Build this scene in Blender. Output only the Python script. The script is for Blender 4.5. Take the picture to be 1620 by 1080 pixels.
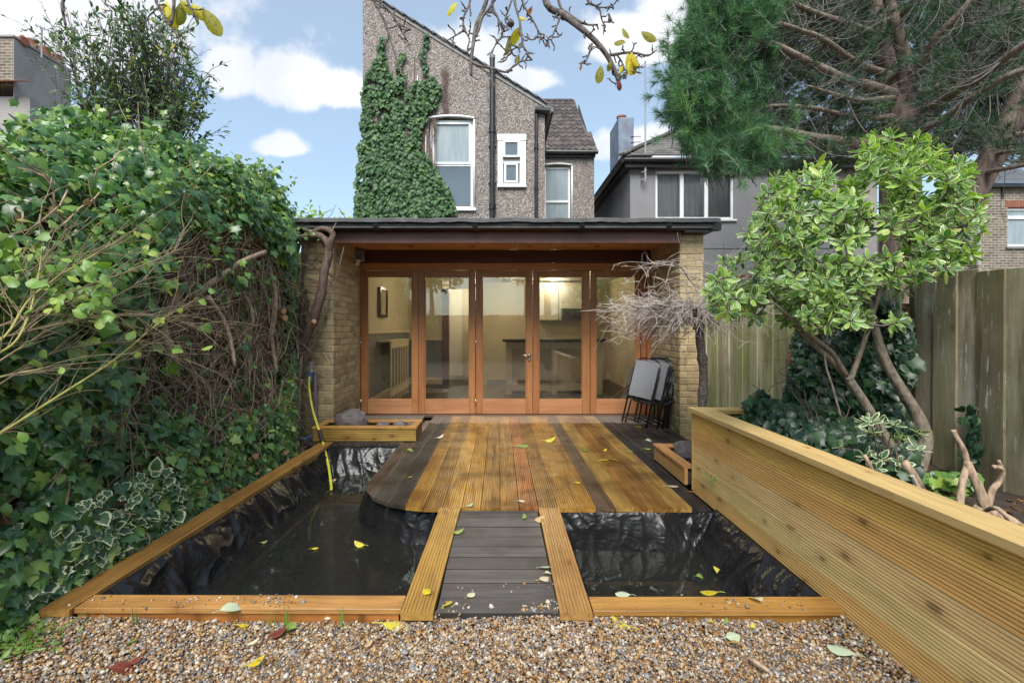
import bpy, math, random
import numpy as np
from mathutils import Vector, Matrix, noise as mnoise
random.seed(7); RNG = np.random.default_rng(11)
for o in list(bpy.data.objects): bpy.data.objects.remove(o)
SC = bpy.context.scene; COL = SC.collection
R = math.radians
# ------------------------------------------------------------------ camera
F, CX, CY, HC = 765.0, 790.0, 520.0, 1.22          # focal length and principal point in photo pixels, eye height
cam_d = bpy.data.cameras.new('camera'); cam = bpy.data.objects.new('camera', cam_d); COL.objects.link(cam)
cam.location = (0, 0, HC); cam.rotation_euler = (R(90), 0, 0)
cam_d.sensor_width = 36; cam_d.lens = 36 * F / 1620
cam_d.shift_x = 20 / 1620; cam_d.shift_y = -20 / 1620
cam_d.clip_start = 0.05; cam_d.clip_end = 2000
SC.camera = cam
# ------------------------------------------------------------------ node helper
class NT:
    def __init__(s, tree): s.t = tree
    def __call__(s, typ, ins=None, **at):
        n = s.t.nodes.new('ShaderNode' + typ)
        for k, v in at.items(): setattr(n, k, v)
        for k, v in (ins or {}).items(): s.put(n.inputs[k], v)
        return n
    def put(s, sock, v):
        if isinstance(v, bpy.types.NodeSocket): s.t.links.new(v, sock)
        elif isinstance(v, (tuple, list)) and sock.type == 'RGBA' and len(v) == 3: sock.default_value = (*v, 1)
        else: sock.default_value = v
    def m(s, op, a, b=0.0, c=0.0, clamp=False):
        n = s('Math', {0: a, 1: b, 2: c}, operation=op); n.use_clamp = clamp; return n.outputs[0]
    def v(s, op, a, b=(0, 0, 0)):
        n = s('VectorMath', {0: a, 1: b}, operation=op); return n.outputs[0]
    def mix(s, f, a, b, bt='MIX'):
        n = s('Mix', None, data_type='RGBA', blend_type=bt)
        s.put(n.inputs[0], f); s.put(n.inputs[6], a); s.put(n.inputs[7], b); return n.outputs[2]
    def ramp(s, f, st, interp='LINEAR'):
        n = s('ValToRGB', {0: f}); cr = n.color_ramp; cr.interpolation = interp
        while len(cr.elements) < len(st): cr.elements.new(0.5)
        for e, (p, c) in zip(cr.elements, st):
            e.position = p; e.color = (*c, 1) if isinstance(c, (tuple, list)) else (c, c, c, 1)
        return n.outputs[0]
    def sm(s, x, lo, hi):
        n = s('MapRange', {0: x, 1: lo, 2: hi, 3: 0.0, 4: 1.0}, interpolation_type='SMOOTHSTEP'); return n.outputs[0]
    def noise(s, vec, scale, det=4, rough=.55, dist=0.0):
        return s('TexNoise', {'Vector': vec, 'Scale': scale, 'Detail': det, 'Roughness': rough, 'Distortion': dist}).outputs[0]
    def vor(s, vec, scale, feat='F1', out='Distance', rnd=1.0):
        return s('TexVoronoi', {'Vector': vec, 'Scale': scale, 'Randomness': rnd}, feature=feat).outputs[out]
    def bump(s, h, strength=.3, dist=.01, nrm=None):
        d = {'Height': h, 'Strength': strength, 'Distance': dist}
        if nrm is not None: d['Normal'] = nrm
        return s('Bump', d).outputs[0]
    def obj(s): return s('TexCoord').outputs['Object']
    def pos(s): return s('NewGeometry').outputs['Position']
    def rnd(s):
        a = s('ObjectInfo').outputs['Random']; b = s('NewGeometry').outputs['Random Per Island']
        return s.m('FRACT', s.m('ADD', a, b))
    def sc(s, vec, x, y, z): return s.v('MULTIPLY', vec, (x, y, z))
    def rvec(s, vec, k=37.0):
        a = s('ObjectInfo').outputs['Random']
        return s.v('ADD', vec, s('CombineXYZ', {0: s.m('MULTIPLY', a, k), 1: s.m('MULTIPLY', a, k * 3.1), 2: s.m('MULTIPLY', a, k * 7.7)}).outputs[0])
def new_mat(name, f):
    m = bpy.data.materials.new(name); m.use_nodes = True; m.node_tree.nodes.clear()
    n = NT(m.node_tree); out = n('OutputMaterial'); sh = f(n); n.put(out.inputs[0], sh); return m
def pbr(n, col, rough=.6, nrm=None, spec=.5, **kw):
    d = {'Base Color': col, 'Roughness': rough, 'Specular IOR Level': spec}
    if nrm is not None: d['Normal'] = nrm
    d.update(kw); return n('BsdfPrincipled', d).outputs[0]
# ------------------------------------------------------------------ sky, sun, exposure
SUN_EL, SUN_AZ = 50, 187        # azimuth clockwise from +Y (the view direction): from behind the camera, a little to the left
W = bpy.data.worlds.new('World'); SC.world = W; W.use_nodes = True
wt = W.node_tree; wt.nodes.clear(); n = NT(wt)
sky = n('TexSky', None, sky_type='NISHITA'); sky.sun_disc = False
sky.sun_elevation = R(SUN_EL); sky.sun_rotation = R(SUN_AZ); sky.altitude = 50; sky.air_density = 1.0; sky.dust_density = 1.4; sky.ozone_density = 1.2
g = n('TexCoord').outputs['Generated']
def cloud_at(px, py, w, h):
    """one cloud round a viewing direction: soft ellipse in direction space, broken up by noise"""
    d = Vector(((px - CX) / F, 1, (CY - py) / F)).normalized()
    r = Vector((1, 0, 0)); r = (r - d * r.dot(d)).normalized(); u = r.cross(d)
    dv = n.v('SUBTRACT', g, tuple(d))
    a = n('VectorMath', {0: dv, 1: tuple(r / (w / F))}, operation='DOT_PRODUCT').outputs['Value']
    b = n('VectorMath', {0: dv, 1: tuple(u / (h / F))}, operation='DOT_PRODUCT').outputs['Value']
    # flat below, heaped above
    b = n.m('MULTIPLY', b, n.m('ADD', 1.0, n.m('MULTIPLY', n.m('LESS_THAN', b, 0.0), .7)))
    fr = n('VectorMath', {0: n.v('SUBTRACT', g, tuple(d))}, operation='LENGTH').outputs['Value']
    rr = n.m('SQRT', n.m('ADD', n.m('MULTIPLY', a, a), n.m('MULTIPLY', b, b)))
    return n.m('SUBTRACT', 1.0, rr)
gz = n('SeparateXYZ', {0: g}).outputs
proj = n.v('DIVIDE', g, n('CombineXYZ', {0: n.m('ADD', n.m('ABSOLUTE', gz[2]), .25), 1: n.m('ADD', n.m('ABSOLUTE', gz[2]), .25), 2: 1.0}).outputs[0])
lown = n.noise(n.v('ADD', proj, (3.3, 1.7, 0.4)), 1.6, 5, .55)
fine = n.noise(g, 9, 9, .62)
field = n.m('ADD', n.m('MULTIPLY', n.m('SUBTRACT', lown, .52), 1.9), -.24)
for (px, py, w, h) in [(470, 140, 74, 56), (362, 125, 44, 55), (445, 235, 50, 26), (110, 50, 200, 115), (1010, 235, 95, 40), (700, 105, 120, 60), (1010, 70, 110, 50), (545, 150, 60, 40), (830, 130, 60, 30), (1120, 20, 120, 60)]:
    field = n.m('MAXIMUM', field, n.m('MULTIPLY', cloud_at(px, py, w, h), 1.0))
field = n.m('ADD', field, n.m('MULTIPLY', n.m('SUBTRACT', fine, .5), 1.35))
cov = n.sm(field, 0.05, .42)
shade = n.sm(n.noise(n.v('ADD', g, (0, 0, .03)), 6, 4, .5), .3, .7)
ccol = n.mix(shade, (3.3, 3.5, 3.85), (4.3, 4.35, 4.4))
skyc = n.mix(1.0, sky.outputs[0], (.66, .80, .80), 'MULTIPLY')
skyc = n.mix(.34, skyc, (3.5, 3.9, 4.4))
full = n.mix(n.m('MULTIPLY', cov, .93), skyc, ccol)
bg = n('Background', {0: full, 1: 0.10}); wo = n('OutputWorld', {0: bg.outputs[0]})
sl = bpy.data.lights.new('sun', 'SUN'); sun = bpy.data.objects.new('sun', sl); COL.objects.link(sun)
sl.energy = 2.2; sl.angle = R(36); sl.color = (1, .955, .90)
az, el = R(SUN_AZ), R(SUN_EL)
sdir = Vector((math.sin(az) * math.cos(el), math.cos(az) * math.cos(el), math.sin(el)))
sun.rotation_euler = sdir.to_track_quat('Z', 'Y').to_euler()
SC.view_settings.view_transform = 'Standard'; SC.view_settings.look = 'None'; SC.view_settings.gamma = 1
SC.view_settings.use_curve_mapping = False; SC.view_settings.exposure = 1.42
SC.render.engine = 'CYCLES'; SC.cycles.max_bounces = 8; SC.cycles.transparent_max_bounces = 16
SC.cycles.use_denoising = True
# ------------------------------------------------------------------ geometry helpers
def P(px, py, Y): return Vector(((px - CX) * Y / F, Y, HC - (py - CY) * Y / F))      # photo pixel at depth Y
def G(px, py, z=0.0):
    Y = F * (HC - z) / (py - CY); return Vector(((px - CX) * Y / F, Y, z))            # photo pixel on a level plane
class MB:
    def __init__(s): s.v = []; s.f = []; s.uv = {}
    def add(s, v, f):
        b = len(s.v); s.v += [tuple(p) for p in v]; s.f += [tuple(i + b for i in q) for q in f]; return s
    def box(s, x0, x1, y0, y1, z0, z1):
        return s.add([(x, y, z) for z in (z0, z1) for y in (y0, y1) for x in (x0, x1)],
                     [(0, 2, 3, 1), (4, 5, 7, 6), (0, 1, 5, 4), (2, 6, 7, 3), (0, 4, 6, 2), (1, 3, 7, 5)])
    def cbox(s, x0, x1, y0, y1, z0, z1, c=.004, jit=0.0):
        lo, hi = (x0, y0, z0), (x1, y1, z1); vs = []; idx = {}
        for sx in (0, 1):
            for sy in (0, 1):
                for sz in (0, 1):
                    q = [hi[i] if (sx, sy, sz)[i] else lo[i] for i in range(3)]
                    j = [random.uniform(-jit, jit) for _ in range(3)] if jit else (0, 0, 0)
                    for a in range(3):
                        p = list(q)
                        for b in range(3):
                            if b != a: p[b] += (-c if (sx, sy, sz)[b] else c)
                            p[b] += j[b]
                        idx[(sx, sy, sz, a)] = len(vs); vs.append(tuple(p))
        fs = []
        def quad(k): fs.append(tuple(idx[i] for i in k))
        for a in range(3):
            b, d = (a + 1) % 3, (a + 2) % 3
            for s1 in (0, 1):
                ks = []
                for sb, sd in ((0, 0), (1, 0), (1, 1), (0, 1)):
                    t = [0, 0, 0]; t[a] = s1; t[b] = sb; t[d] = sd; ks.append((*t, a))
                quad(ks if s1 else ks[::-1])
                for s2 in (0, 1):
                    t0 = [0, 0, 0]; t0[b] = s1; t0[d] = s2; t1 = list(t0); t1[a] = 1
                    ks = [(*t0, b), (*t1, b), (*t1, d), (*t0, d)]
                    quad(ks if s1 == s2 else ks[::-1])
        for sx in (0, 1):
            for sy in (0, 1):
                for sz in (0, 1):
                    ks = [(sx, sy, sz, 0), (sx, sy, sz, 1), (sx, sy, sz, 2)]
                    quad(ks if (sx + sy + sz) % 2 else ks[::-1])
        return s.add(vs, fs)
    def tube(s, pts, rad, n=6, cap=True):
        pts = [Vector(p) for p in pts]; k = len(pts)
        rad = list(rad) if hasattr(rad, '__len__') else [rad] * k
        vs = []; fs = []; ref = None
        for i in range(k):
            t = (pts[min(i + 1, k - 1)] - pts[max(i - 1, 0)])
            if t.length < 1e-9: t = Vector((0, 0, 1))
            t.normalize()
            if ref is None:
                ref = t.orthogonal().normalized()
            else:
                ref = ref - t * ref.dot(t)
                ref = ref.normalized() if ref.length > 1e-6 else t.orthogonal().normalized()
            bi = t.cross(ref)
            for j in range(n):
                a = 2 * math.pi * j / n
                vs.append(pts[i] + (ref * math.cos(a) + bi * math.sin(a)) * rad[i])
        for i in range(k - 1):
            for j in range(n):
                a, b = i * n + j, i * n + (j + 1) % n; fs.append((a, b, b + n, a + n))
        if cap: fs.append(tuple(range(n))[::-1]); fs.append(tuple(range((k - 1) * n, k * n)))
        return s.add(vs, fs)
    def lathe(s, c, prof, n=16):
        vs = [(c[0] + r * math.cos(2 * math.pi * j / n), c[1] + r * math.sin(2 * math.pi * j / n), c[2] + z) for r, z in prof for j in range(n)]
        fs = [(i * n + j, i * n + (j + 1) % n, (i + 1) * n + (j + 1) % n, (i + 1) * n + j) for i in range(len(prof) - 1) for j in range(n)]
        fs += [tuple(range(n))[::-1], tuple(range((len(prof) - 1) * n, len(prof) * n))]
        return s.add(vs, fs)
    def prism(s, poly, y0, y1):
        """polygon in XZ (counter-clockwise seen from -Y) extruded along Y"""
        k = len(poly); vs = [(x, y0, z) for x, z in poly] + [(x, y1, z) for x, z in poly]
        fs = [tuple(range(k)), tuple(range(k, 2 * k))[::-1]] + [(i, i + k, (i + 1) % k + k, (i + 1) % k) for i in range(k)]
        return s.add(vs, fs)
    def mesh(s, name, smooth=False):
        me = bpy.data.meshes.new(name); me.from_pydata(s.v, [], s.f); me.update()
        if smooth: me.polygons.foreach_set('use_smooth', [True] * len(me.polygons))
        return me
    def build(s, name, mat, parent=None, smooth=False, **kw): return link(name, s.mesh(name, smooth), mat, parent, **kw)
def fix_normals(me):
    import bmesh
    bm = bmesh.new(); bm.from_mesh(me); bmesh.ops.recalc_face_normals(bm, faces=bm.faces); bm.to_mesh(me); bm.free()
def link(name, me, mat=None, parent=None, mw=None, color=None, kind=None):
    o = bpy.data.objects.new(name, me); COL.objects.link(o)
    if mat is not None and me is not None and len(me.materials) == 0: me.materials.append(mat)
    if parent is not None: o.parent = parent
    if mw is not None: o.matrix_basis = mw
    if color is not None: o.color = (*color[:3], 1)
    if kind: o['kind'] = kind
    return o
def tag(o, label, cat, group=None):
    o['label'] = label; o['category'] = cat
    if group: o['group'] = group
    return o
def thing(name, label, cat, group=None, loc=(0, 0, 0), rz=0.0):
    o = bpy.data.objects.new(name, None); COL.objects.link(o); o.location = loc; o.rotation_euler = (0, 0, rz)
    o.empty_display_size = .1
    bpy.context.view_layer.update() if False else None
    return tag(o, label, cat, group)
def struct(o): o['kind'] = 'structure'; return o
def frame(x, y, origin):
    """matrix from local x axis direction, y hint and origin"""
    x = Vector(x).normalized(); y = Vector(y); y = (y - x * y.dot(x)).normalized(); z = x.cross(y)
    return Matrix(((x.x, y.x, z.x, origin[0]), (x.y, y.y, z.y, origin[1]), (x.z, y.z, z.z, origin[2]), (0, 0, 0, 1)))
_bc = {}
def grooved(L, Wd, T, ng=8, dep=.004, e0=None, e1=None, both=False, key=None):
    """a grooved decking board: local x 0..L along it, y -W/2..W/2 across, z -T..0 (top grooved). e0/e1: end positions as functions of y"""
    if key is not None and key in _bc: return _bc[key]
    top = []; y0 = -Wd / 2; ch = .0015
    m = .008; pw = (Wd - 2 * m) / ng
    top.append((y0, -ch)); top.append((y0 + ch, 0))
    for i in range(ng):
        a = y0 + m + i * pw
        top += [(a + pw * .30, 0), (a + pw * .37, -dep), (a + pw * .69, -dep), (a + pw * .76, 0)]
    top += [(-y0 - ch, 0), (-y0, -ch)]
    prof = top + [(-y0, -T), (y0, -T)]
    k = len(prof); vs = []
    for y, z in prof: vs.append((e0(y) if e0 else 0.0, y, z))
    for y, z in prof: vs.append((e1(y) if e1 else L, y, z))
    fs = [(i, (i + 1) % k, (i + 1) % k + k, i + k) for i in range(k)]
    nt = len(top)
    for b, flip in ((0, False), (k, True)):      # end caps as a strip of quads
        for i in range(nt - 1):
            pass
        cap = tuple(range(b, b + k)); fs.append(cap[::-1] if not flip else cap)
    me = bpy.data.meshes.new('board'); me.from_pydata(vs, [], fs); me.update(); fix_normals(me)
    if key is not None: _bc[key] = me
    return me
def smooth_path(pts, sub=4):
    """Catmull-Rom through points (Vectors or (Vector,r) pairs)"""
    pts = [Vector(p) for p in pts]; out = []
    for i in range(len(pts) - 1):
        p0, p1, p2, p3 = pts[max(i - 1, 0)], pts[i], pts[i + 1], pts[min(i + 2, len(pts) - 1)]
        for k in range(sub):
            t = k / sub
            out.append(.5 * ((2 * p1) + (p2 - p0) * t + (2 * p0 - 5 * p1 + 4 * p2 - p3) * t * t + (3 * p1 - p0 - 3 * p2 + p3) * t ** 3))
    out.append(pts[-1]); return out
def lerp(a, b, t): return a + (b - a) * t
def in_poly(x, y, poly):
    c = False; j = len(poly) - 1
    for i in range(len(poly)):
        xi, yi = poly[i]; xj, yj = poly[j]
        if (yi > y) != (yj > y) and x < (xj - xi) * (y - yi) / (yj - yi) + xi: c = not c
        j = i
    return c
# ---- leaves: a unit leaf is (verts, faces, edge) with base at origin, tip along +y, upper side +z
def leaf_ivy(k=0):
    shapes = [[(.0, .06), (.26, -.12), (.50, .02), (.36, .26), (.54, .46), (.27, .56), (.12, .80), (0, 1.0)],
              [(.0, .04), (.30, -.08), (.44, .14), (.40, .34), (.44, .52), (.24, .64), (.10, .86), (0, 1.05)],
              [(.0, .05), (.22, -.14), (.46, -.06), (.34, .20), (.60, .36), (.28, .50), (.14, .74), (0, .95)],
              [(.0, .02), (.28, -.04), (.42, .14), (.44, .34), (.36, .54), (.24, .70), (.10, .86), (0, 1.0)]]
    return _leaf(shapes[k], fold=.22, droop=.22, inner=.0)
def _leaf(r, fold=.2, droop=.2, inner=0.0, cup=0.0):
    rim = r + [(-x, y) for x, y in r[-2:0:-1]]
    L = max(y for x, y in rim)
    def z(x, y): return -fold * abs(x) - droop * (y / L) ** 2 + cup * x * x
    vs = [(x, y, z(x, y)) for x, y in rim]; ed = [1.0] * len(vs)
    mids = [L * .3, L * .65]
    m0 = len(vs); vs += [(0, m, z(0, m) + .015) for m in mids]; ed += [0.0, 0.0]
    fs = []; k = len(rim); h = k // 2
    for i in range(k):
        a, b = i, (i + 1) % k
        ya = (rim[a][1] + rim[b][1]) / 2
        fs.append((a, b, m0 if ya < L * .47 else m0 + 1))
    # join the two hubs: triangles along the boundary where the hub changes
    ch = [i for i in range(k) if (((rim[i][1] + rim[(i + 1) % k][1]) / 2 < L * .47) != ((rim[i - 1][1] + rim[i][1]) / 2 < L * .47))]
    for i in ch:
        lo_first = (rim[i - 1][1] + rim[i][1]) / 2 < L * .47
        fs.append((i, m0 + 1, m0) if lo_first else (i, m0, m0 + 1))
    return np.array(vs, float), fs, np.array(ed, float)
def leaf_oval(w=.2, tip=.9, fold=.25, droop=.25, cup=0.0):
    r = [(0, 0), (w * .45, .14), (w * .85, .34), (w, .56), (w * .8, .78), (w * .38, .93), (0, 1.0)]
    return _leaf(r, fold, droop, cup=cup)
def frames(pos, tip, nrm, size):
    """n x 4 x 4 leaf matrices from arrays"""
    t = tip / (np.linalg.norm(tip, axis=1, keepdims=True) + 1e-9)
    nn = nrm - (nrm * t).sum(1, keepdims=True) * t
    nn /= (np.linalg.norm(nn, axis=1, keepdims=True) + 1e-9)
    x = np.cross(t, nn)
    M = np.zeros((len(pos), 4, 4)); s = size[:, None]
    M[:, :3, 0] = x * s; M[:, :3, 1] = t * s; M[:, :3, 2] = nn * s; M[:, :3, 3] = pos; M[:, 3, 3] = 1
    return M
def leaf_mesh(name, V, Fc, E, mat):
    me = bpy.data.meshes.new(name); me.from_pydata([tuple(p) for p in V], [], Fc); me.update()
    a = me.attributes.new('edge', 'FLOAT', 'POINT'); a.data.foreach_set('value', np.asarray(E, np.float32))
    u = me.uv_layers.new(name='UVMap'); li = np.empty(len(me.loops), np.int32); me.loops.foreach_get('vertex_index', li)
    u.data.foreach_set('uv', np.ascontiguousarray(np.asarray(V)[li, :2], np.float32).ravel())
    me.polygons.foreach_set('use_smooth', [True] * len(me.polygons)); me.materials.append(mat); return me
def bulk_mesh(name, items, mat):
    """items: list of (V,F,E,M[n,4,4]) -> one mesh"""
    vs = []; tri = []; ed = []; uv = []; base = 0
    for V, Fc, E, M in items:
        if len(M) == 0: continue
        k = len(V); Vh = np.c_[V, np.ones(k)]
        W_ = np.einsum('nij,kj->nki', M, Vh)[:, :, :3].reshape(-1, 3)
        f = np.array([t for q in Fc for t in ([q] if len(q) == 3 else [(q[0], q[i], q[i + 1]) for i in range(1, len(q) - 1)])])
        off = base + np.arange(len(M))[:, None, None] * k
        tri.append((f[None] + off).reshape(-1, 3)); vs.append(W_); ed.append(np.tile(E, len(M))); uv.append(np.tile(V[:, :2], (len(M), 1)))
        base += k * len(M)
    vs = np.concatenate(vs); tri = np.concatenate(tri); ed = np.concatenate(ed); uv = np.concatenate(uv)
    me = bpy.data.meshes.new(name); me.vertices.add(len(vs)); me.vertices.foreach_set('co', vs.astype(np.float32).ravel())
    me.loops.add(len(tri) * 3); me.loops.foreach_set('vertex_index', tri.astype(np.int32).ravel())
    me.polygons.add(len(tri)); me.polygons.foreach_set('loop_start', np.arange(0, len(tri) * 3, 3, dtype=np.int32))
    me.update(calc_edges=True); me.validate()
    a = me.attributes.new('edge', 'FLOAT', 'POINT'); a.data.foreach_set('value', ed.astype(np.float32))
    u = me.uv_layers.new(name='UVMap'); u.data.foreach_set('uv', uv[tri.ravel()].astype(np.float32).ravel())
    me.polygons.foreach_set('use_smooth', np.ones(len(tri), bool)); me.materials.append(mat); return me
def leaves(parent, name, kinds, M, mat, top=300, stuff_name='foliage'):
    """the `top` leaves that show largest become parts, the rest one stuff part. kinds: list of unit leaves"""
    n = len(M); kid = RNG.integers(0, len(kinds), n)
    pos = M[:, :3, 3] + M[:, :3, 1] * .5; nr = M[:, :3, 2]; size = np.linalg.norm(M[:, :3, 1], axis=1)
    d = pos - np.array([0, 0, HC]); dist = np.linalg.norm(d, axis=1)
    face = np.abs((nr / size[:, None] * d / dist[:, None]).sum(1)) + .15
    px = CX + F * d[:, 0] / np.maximum(d[:, 1], .05); py = CY - F * d[:, 2] / np.maximum(d[:, 1], .05)
    vis = (d[:, 1] > .2) & (px > -10) & (px < 1630) & (py > -10) & (py < 1090)
    score = np.where(vis, (size / dist) ** 2 * face, 0)
    order = np.argsort(-score); pick = order[:top]; rest = order[top:]
    mes = [leaf_mesh(name, *k, mat) for k in kinds] if top else []
    for i in pick:
        o = bpy.data.objects.new(name, mes[kid[i]]); COL.objects.link(o); o.parent = parent
        o.matrix_basis = Matrix(M[i].tolist())
    if len(rest):
        me = bulk_mesh(stuff_name, [(*kinds[k], M[rest][kid[rest] == k]) for k in range(len(kinds))], mat)
        link(stuff_name, me, None, parent, kind='stuff')
def jitter(n, s): return RNG.normal(0, s, (n, 3))
# ------------------------------------------------------------------ materials
MAT = {}
def wood(name, rough=(.35, .6), grain=.5, knots=.5, bump=.25, moss=None, flakes=0.0, stain=.35, dry_y=None, spec=.5, scale=1.0, streak=.2):
    """timber whose own colour is the object colour; local x runs along the grain"""
    def f(n):
        o = n.rvec(n.obj()); w = n.pos()
        base = n('ObjectInfo').outputs['Color']
        warp = n.noise(n.sc(o, 1.6, 6, 6), 1.0, 3)
        st = n.sc(o, 1.2 * scale, 34 * scale, 34 * scale)
        st = n.v('ADD', st, n('CombineXYZ', {1: n.m('MULTIPLY', warp, 5.0)}).outputs[0])
        g1 = n.noise(st, 1.0, 6, .62); g2 = n.noise(n.sc(o, 4 * scale, 160 * scale, 160 * scale), 1.0, 3, .6)
        gr = n.m('ADD', n.m('MULTIPLY', g1, .65), n.m('MULTIPLY', g2, .35))
        col = n.mix(1.0, base, n.ramp(gr, [(.25, 1 - grain), (.5, 1.0 - grain * .25), (.72, 1.0 + grain * .35)]), 'MULTIPLY')
        sk = n.noise(n.v('ADD', n.sc(o, 1.1, 15, 15), n('CombineXYZ', {1: warp}).outputs[0]), 1.0, 4, .6)
        col = n.mix(n.m('MULTIPLY', n.sm(sk, .52, .70), streak), col, n.mix(1.0, base, (.26, .20, .15), 'MULTIPLY'))
        if knots:
            kv = n('TexVoronoi', {'Vector': n.sc(o, 4.2, 8.5, 0), 'Scale': 1.0}, feature='F1', voronoi_dimensions='2D').outputs
            has = n.m('GREATER_THAN', n('SeparateColor', {0: kv['Color']}).outputs[0], .70)
            kd = kv['Distance']
            kd = n.m('DIVIDE', kd, n.m('ADD', .45, n('SeparateColor', {0: kv['Color']}).outputs[1]))
            kd = n.m('ADD', kd, n.m('MULTIPLY', n.m('SUBTRACT', n.noise(o, 45, 2), .5), .08))
            kn = n.m('MULTIPLY', n.m('SUBTRACT', 1.0, n.sm(kd, .04, .15)), has)
            ring = n.m('MULTIPLY', n.m('SUBTRACT', 1.0, n.sm(kd, .10, .45)), has)
            col = n.mix(n.m('MULTIPLY', ring, .35 * knots), col, n.mix(1.0, base, (.55, .42, .32), 'MULTIPLY'))
            col = n.mix(n.m('MULTIPLY', kn, .70 * knots), col, (.060, .032, .016))
        big = n.noise(n.sc(w, 1, 1, 1), 2.3, 5, .6)
        col = n.mix(n.m('MULTIPLY', n.sm(big, .42, .66), stain), col, n.mix(1.0, base, (.27, .21, .16), 'MULTIPLY'))
        rg = n.m('ADD', rough[0], n.m('MULTIPLY', n.sm(n.noise(w, 5, 4), .35, .7), rough[1] - rough[0]))
        if moss:
            z = n('SeparateXYZ', {0: w}).outputs[2]
            mm = n.m('MULTIPLY', n.sm(n.noise(n.sc(w, 3, 3, .8), 2.2, 5, .6), .36, .66), moss[0])
            col = n.mix(mm, col, moss[1])
        if flakes:
            fl = n.sm(n.noise(n.sc(o, 7, 40, 40), 1.0, 5, .65), .58, .66)
            ar = n.sm(n.noise(w, 1.7, 2), .44, .62)
            col = n.mix(n.m('MULTIPLY', n.m('MULTIPLY', fl, ar), flakes), col, (.62, .60, .55))
        if dry_y is not None:      # rain reaches in under the roof only so far
            yy = n.m('ADD', n('SeparateXYZ', {0: w}).outputs[1], n.m('MULTIPLY', n.m('SUBTRACT', n.noise(n.sc(w, 1, .25, 1), 3.2, 4), .5), .55))
            dry = n.sm(yy, dry_y - .05, dry_y + .06)
            col = n.mix(dry, col, n.mix(.55, n.mix(1.0, col, (1.7, 1.6, 1.55), 'MULTIPLY'), (.30, .25, .20)))
            rg = n.m('ADD', rg, n.m('MULTIPLY', dry, .4))
            # bird lime and pale grit trodden in
            sp = n.m('MULTIPLY', n.sm(n.noise(w, 55, 2), .70, .75), n.sm(n.noise(w, 6, 3), .5, .62))
            col = n.mix(n.m('MULTIPLY', sp, .75), col, (.45, .43, .38))
        nr = n.bump(n.m('ADD', gr, n.m('MULTIPLY', n.noise(w, 60, 3), .3)), bump, .004)
        return pbr(n, col, rg, nr, spec)
    MAT[name] = new_mat(name, f); return MAT[name]
wood('deck_wood', (.30, .50), .9, .9, .4, stain=.72, dry_y=6.28, spec=.33, streak=.8)
wood('new_wood', (.45, .65), .42, .85, .25, stain=.08, streak=.12, spec=.35)
wood('wet_new_wood', (.32, .50), .6, .9, .3, stain=.3, streak=.45)
wood('old_bridge_wood', (.40, .62), .6, .3, .35, stain=.35, streak=.4, spec=.22)
wood('green_fence_wood', (.7, .9), .55, .45, .5, moss=(.62, (.25, .30, .075)), stain=.28, streak=.75)
wood('grey_fence_wood', (.7, .9), .55, .7, .5, moss=(.42, (.12, .13, .035)), flakes=1.0, stain=.45, streak=.8)
wood('door_wood', (.32, .46), .42, .25, .12, stain=.12, scale=.7)
def simple(name, col, rough=.5, var=.15, vs=6, bump=0, bs=40, spec=.5, metal=0.0, dirt=None):
    def f(n):
        p = n.rvec(n.obj()); c = n.mix(1.0, col, n.ramp(n.noise(p, vs, 5, .6), [(.25, 1 - var * 1.6), (.75, 1 + var)]), 'MULTIPLY')
        if dirt:
            c = n.mix(n.m('MULTIPLY', n.sm(n.noise(n.sc(n.pos(), 1, 1, .35), dirt[1], 6, .65), .5, .72), dirt[0]), c, dirt[2])
        nr = n.bump(n.noise(p, bs, 4), bump, .01) if bump else None
        return pbr(n, c, n.m('ADD', rough - .08, n.m('MULTIPLY', n.noise(p, vs * 2, 3), .16)), nr, spec, Metallic=metal)
    MAT[name] = new_mat(name, f); return MAT[name]
simple('brown_paint', (.125, .042, .024), .4, .25, 4, dirt=(.35, 9, (.13, .08, .05)))
simple('dark_beam', (.085, .026, .022), .45, .2)
simple('soffit_ply', (.70, .31, .095), .4, .2, 3)
simple('black_plastic', (.016, .015, .016), .35, .3, 5, dirt=(.45, 8, (.06, .055, .05)))
simple('roof_felt', (.09, .088, .09), .85, .35, 5, .5, 60, dirt=(.5, 6, (.05, .055, .03)))
simple('white_upvc', (.74, .75, .76), .35, .06, 4, dirt=(.35, 5, (.34, .33, .30)))
simple('cream_paint', (.62, .52, .36), .6, .05)
simple('cream_wall', (.56, .49, .35), .8, .05, 3, .3, 26)
simple('grey_wall', (.16, .165, .16), .7, .06)
simple('white_ceiling', (.68, .66, .60), .8, .04)
simple('dark_floor', (.045, .030, .022), .35, .35, 3)
simple('dark_cupboard', (.024, .027, .028), .4, .1)
simple('pale_unit', (.50, .46, .38), .4, .04)
simple('worktop', (.035, .022, .016), .25, .2)
simple('chrome', (.55, .55, .54), .25, .1, metal=1.0)
simple('galvanised', (.30, .30, .31), .5, .2)
simple('white_metal', (.60, .60, .60), .5, .1)
simple('black_frame', (.012, .012, .013), .32, .2)
simple('grey_mesh', (.20, .21, .23), .6, .08, 30, .2, 300)
simple('hose_yellow', (.50, .50, .05), .4, .08)
simple('hose_black', (.02, .02, .02), .4, .1)
simple('hose_blue', (.05, .13, .30), .4, .1)
simple('grey_render', (.225, .225, .235), .9, .10, 1.5, .8, 130, dirt=(.45, 1.2, (.14, .14, .145)))
simple('pale_render', (.30, .285, .27), .9, .1, 2, .6, 90, dirt=(.5, 1.5, (.18, .17, .16)))
simple('blue_render', (.19, .225, .29), .85, .3, 3, .6, 60, dirt=(.8, 3, (.09, .10, .12)))
simple('terracotta', (.24, .085, .05), .8, .25, 6, .3)
simple('slate', (.10, .105, .115), .6, .25, 4, .3, 30)
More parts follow.
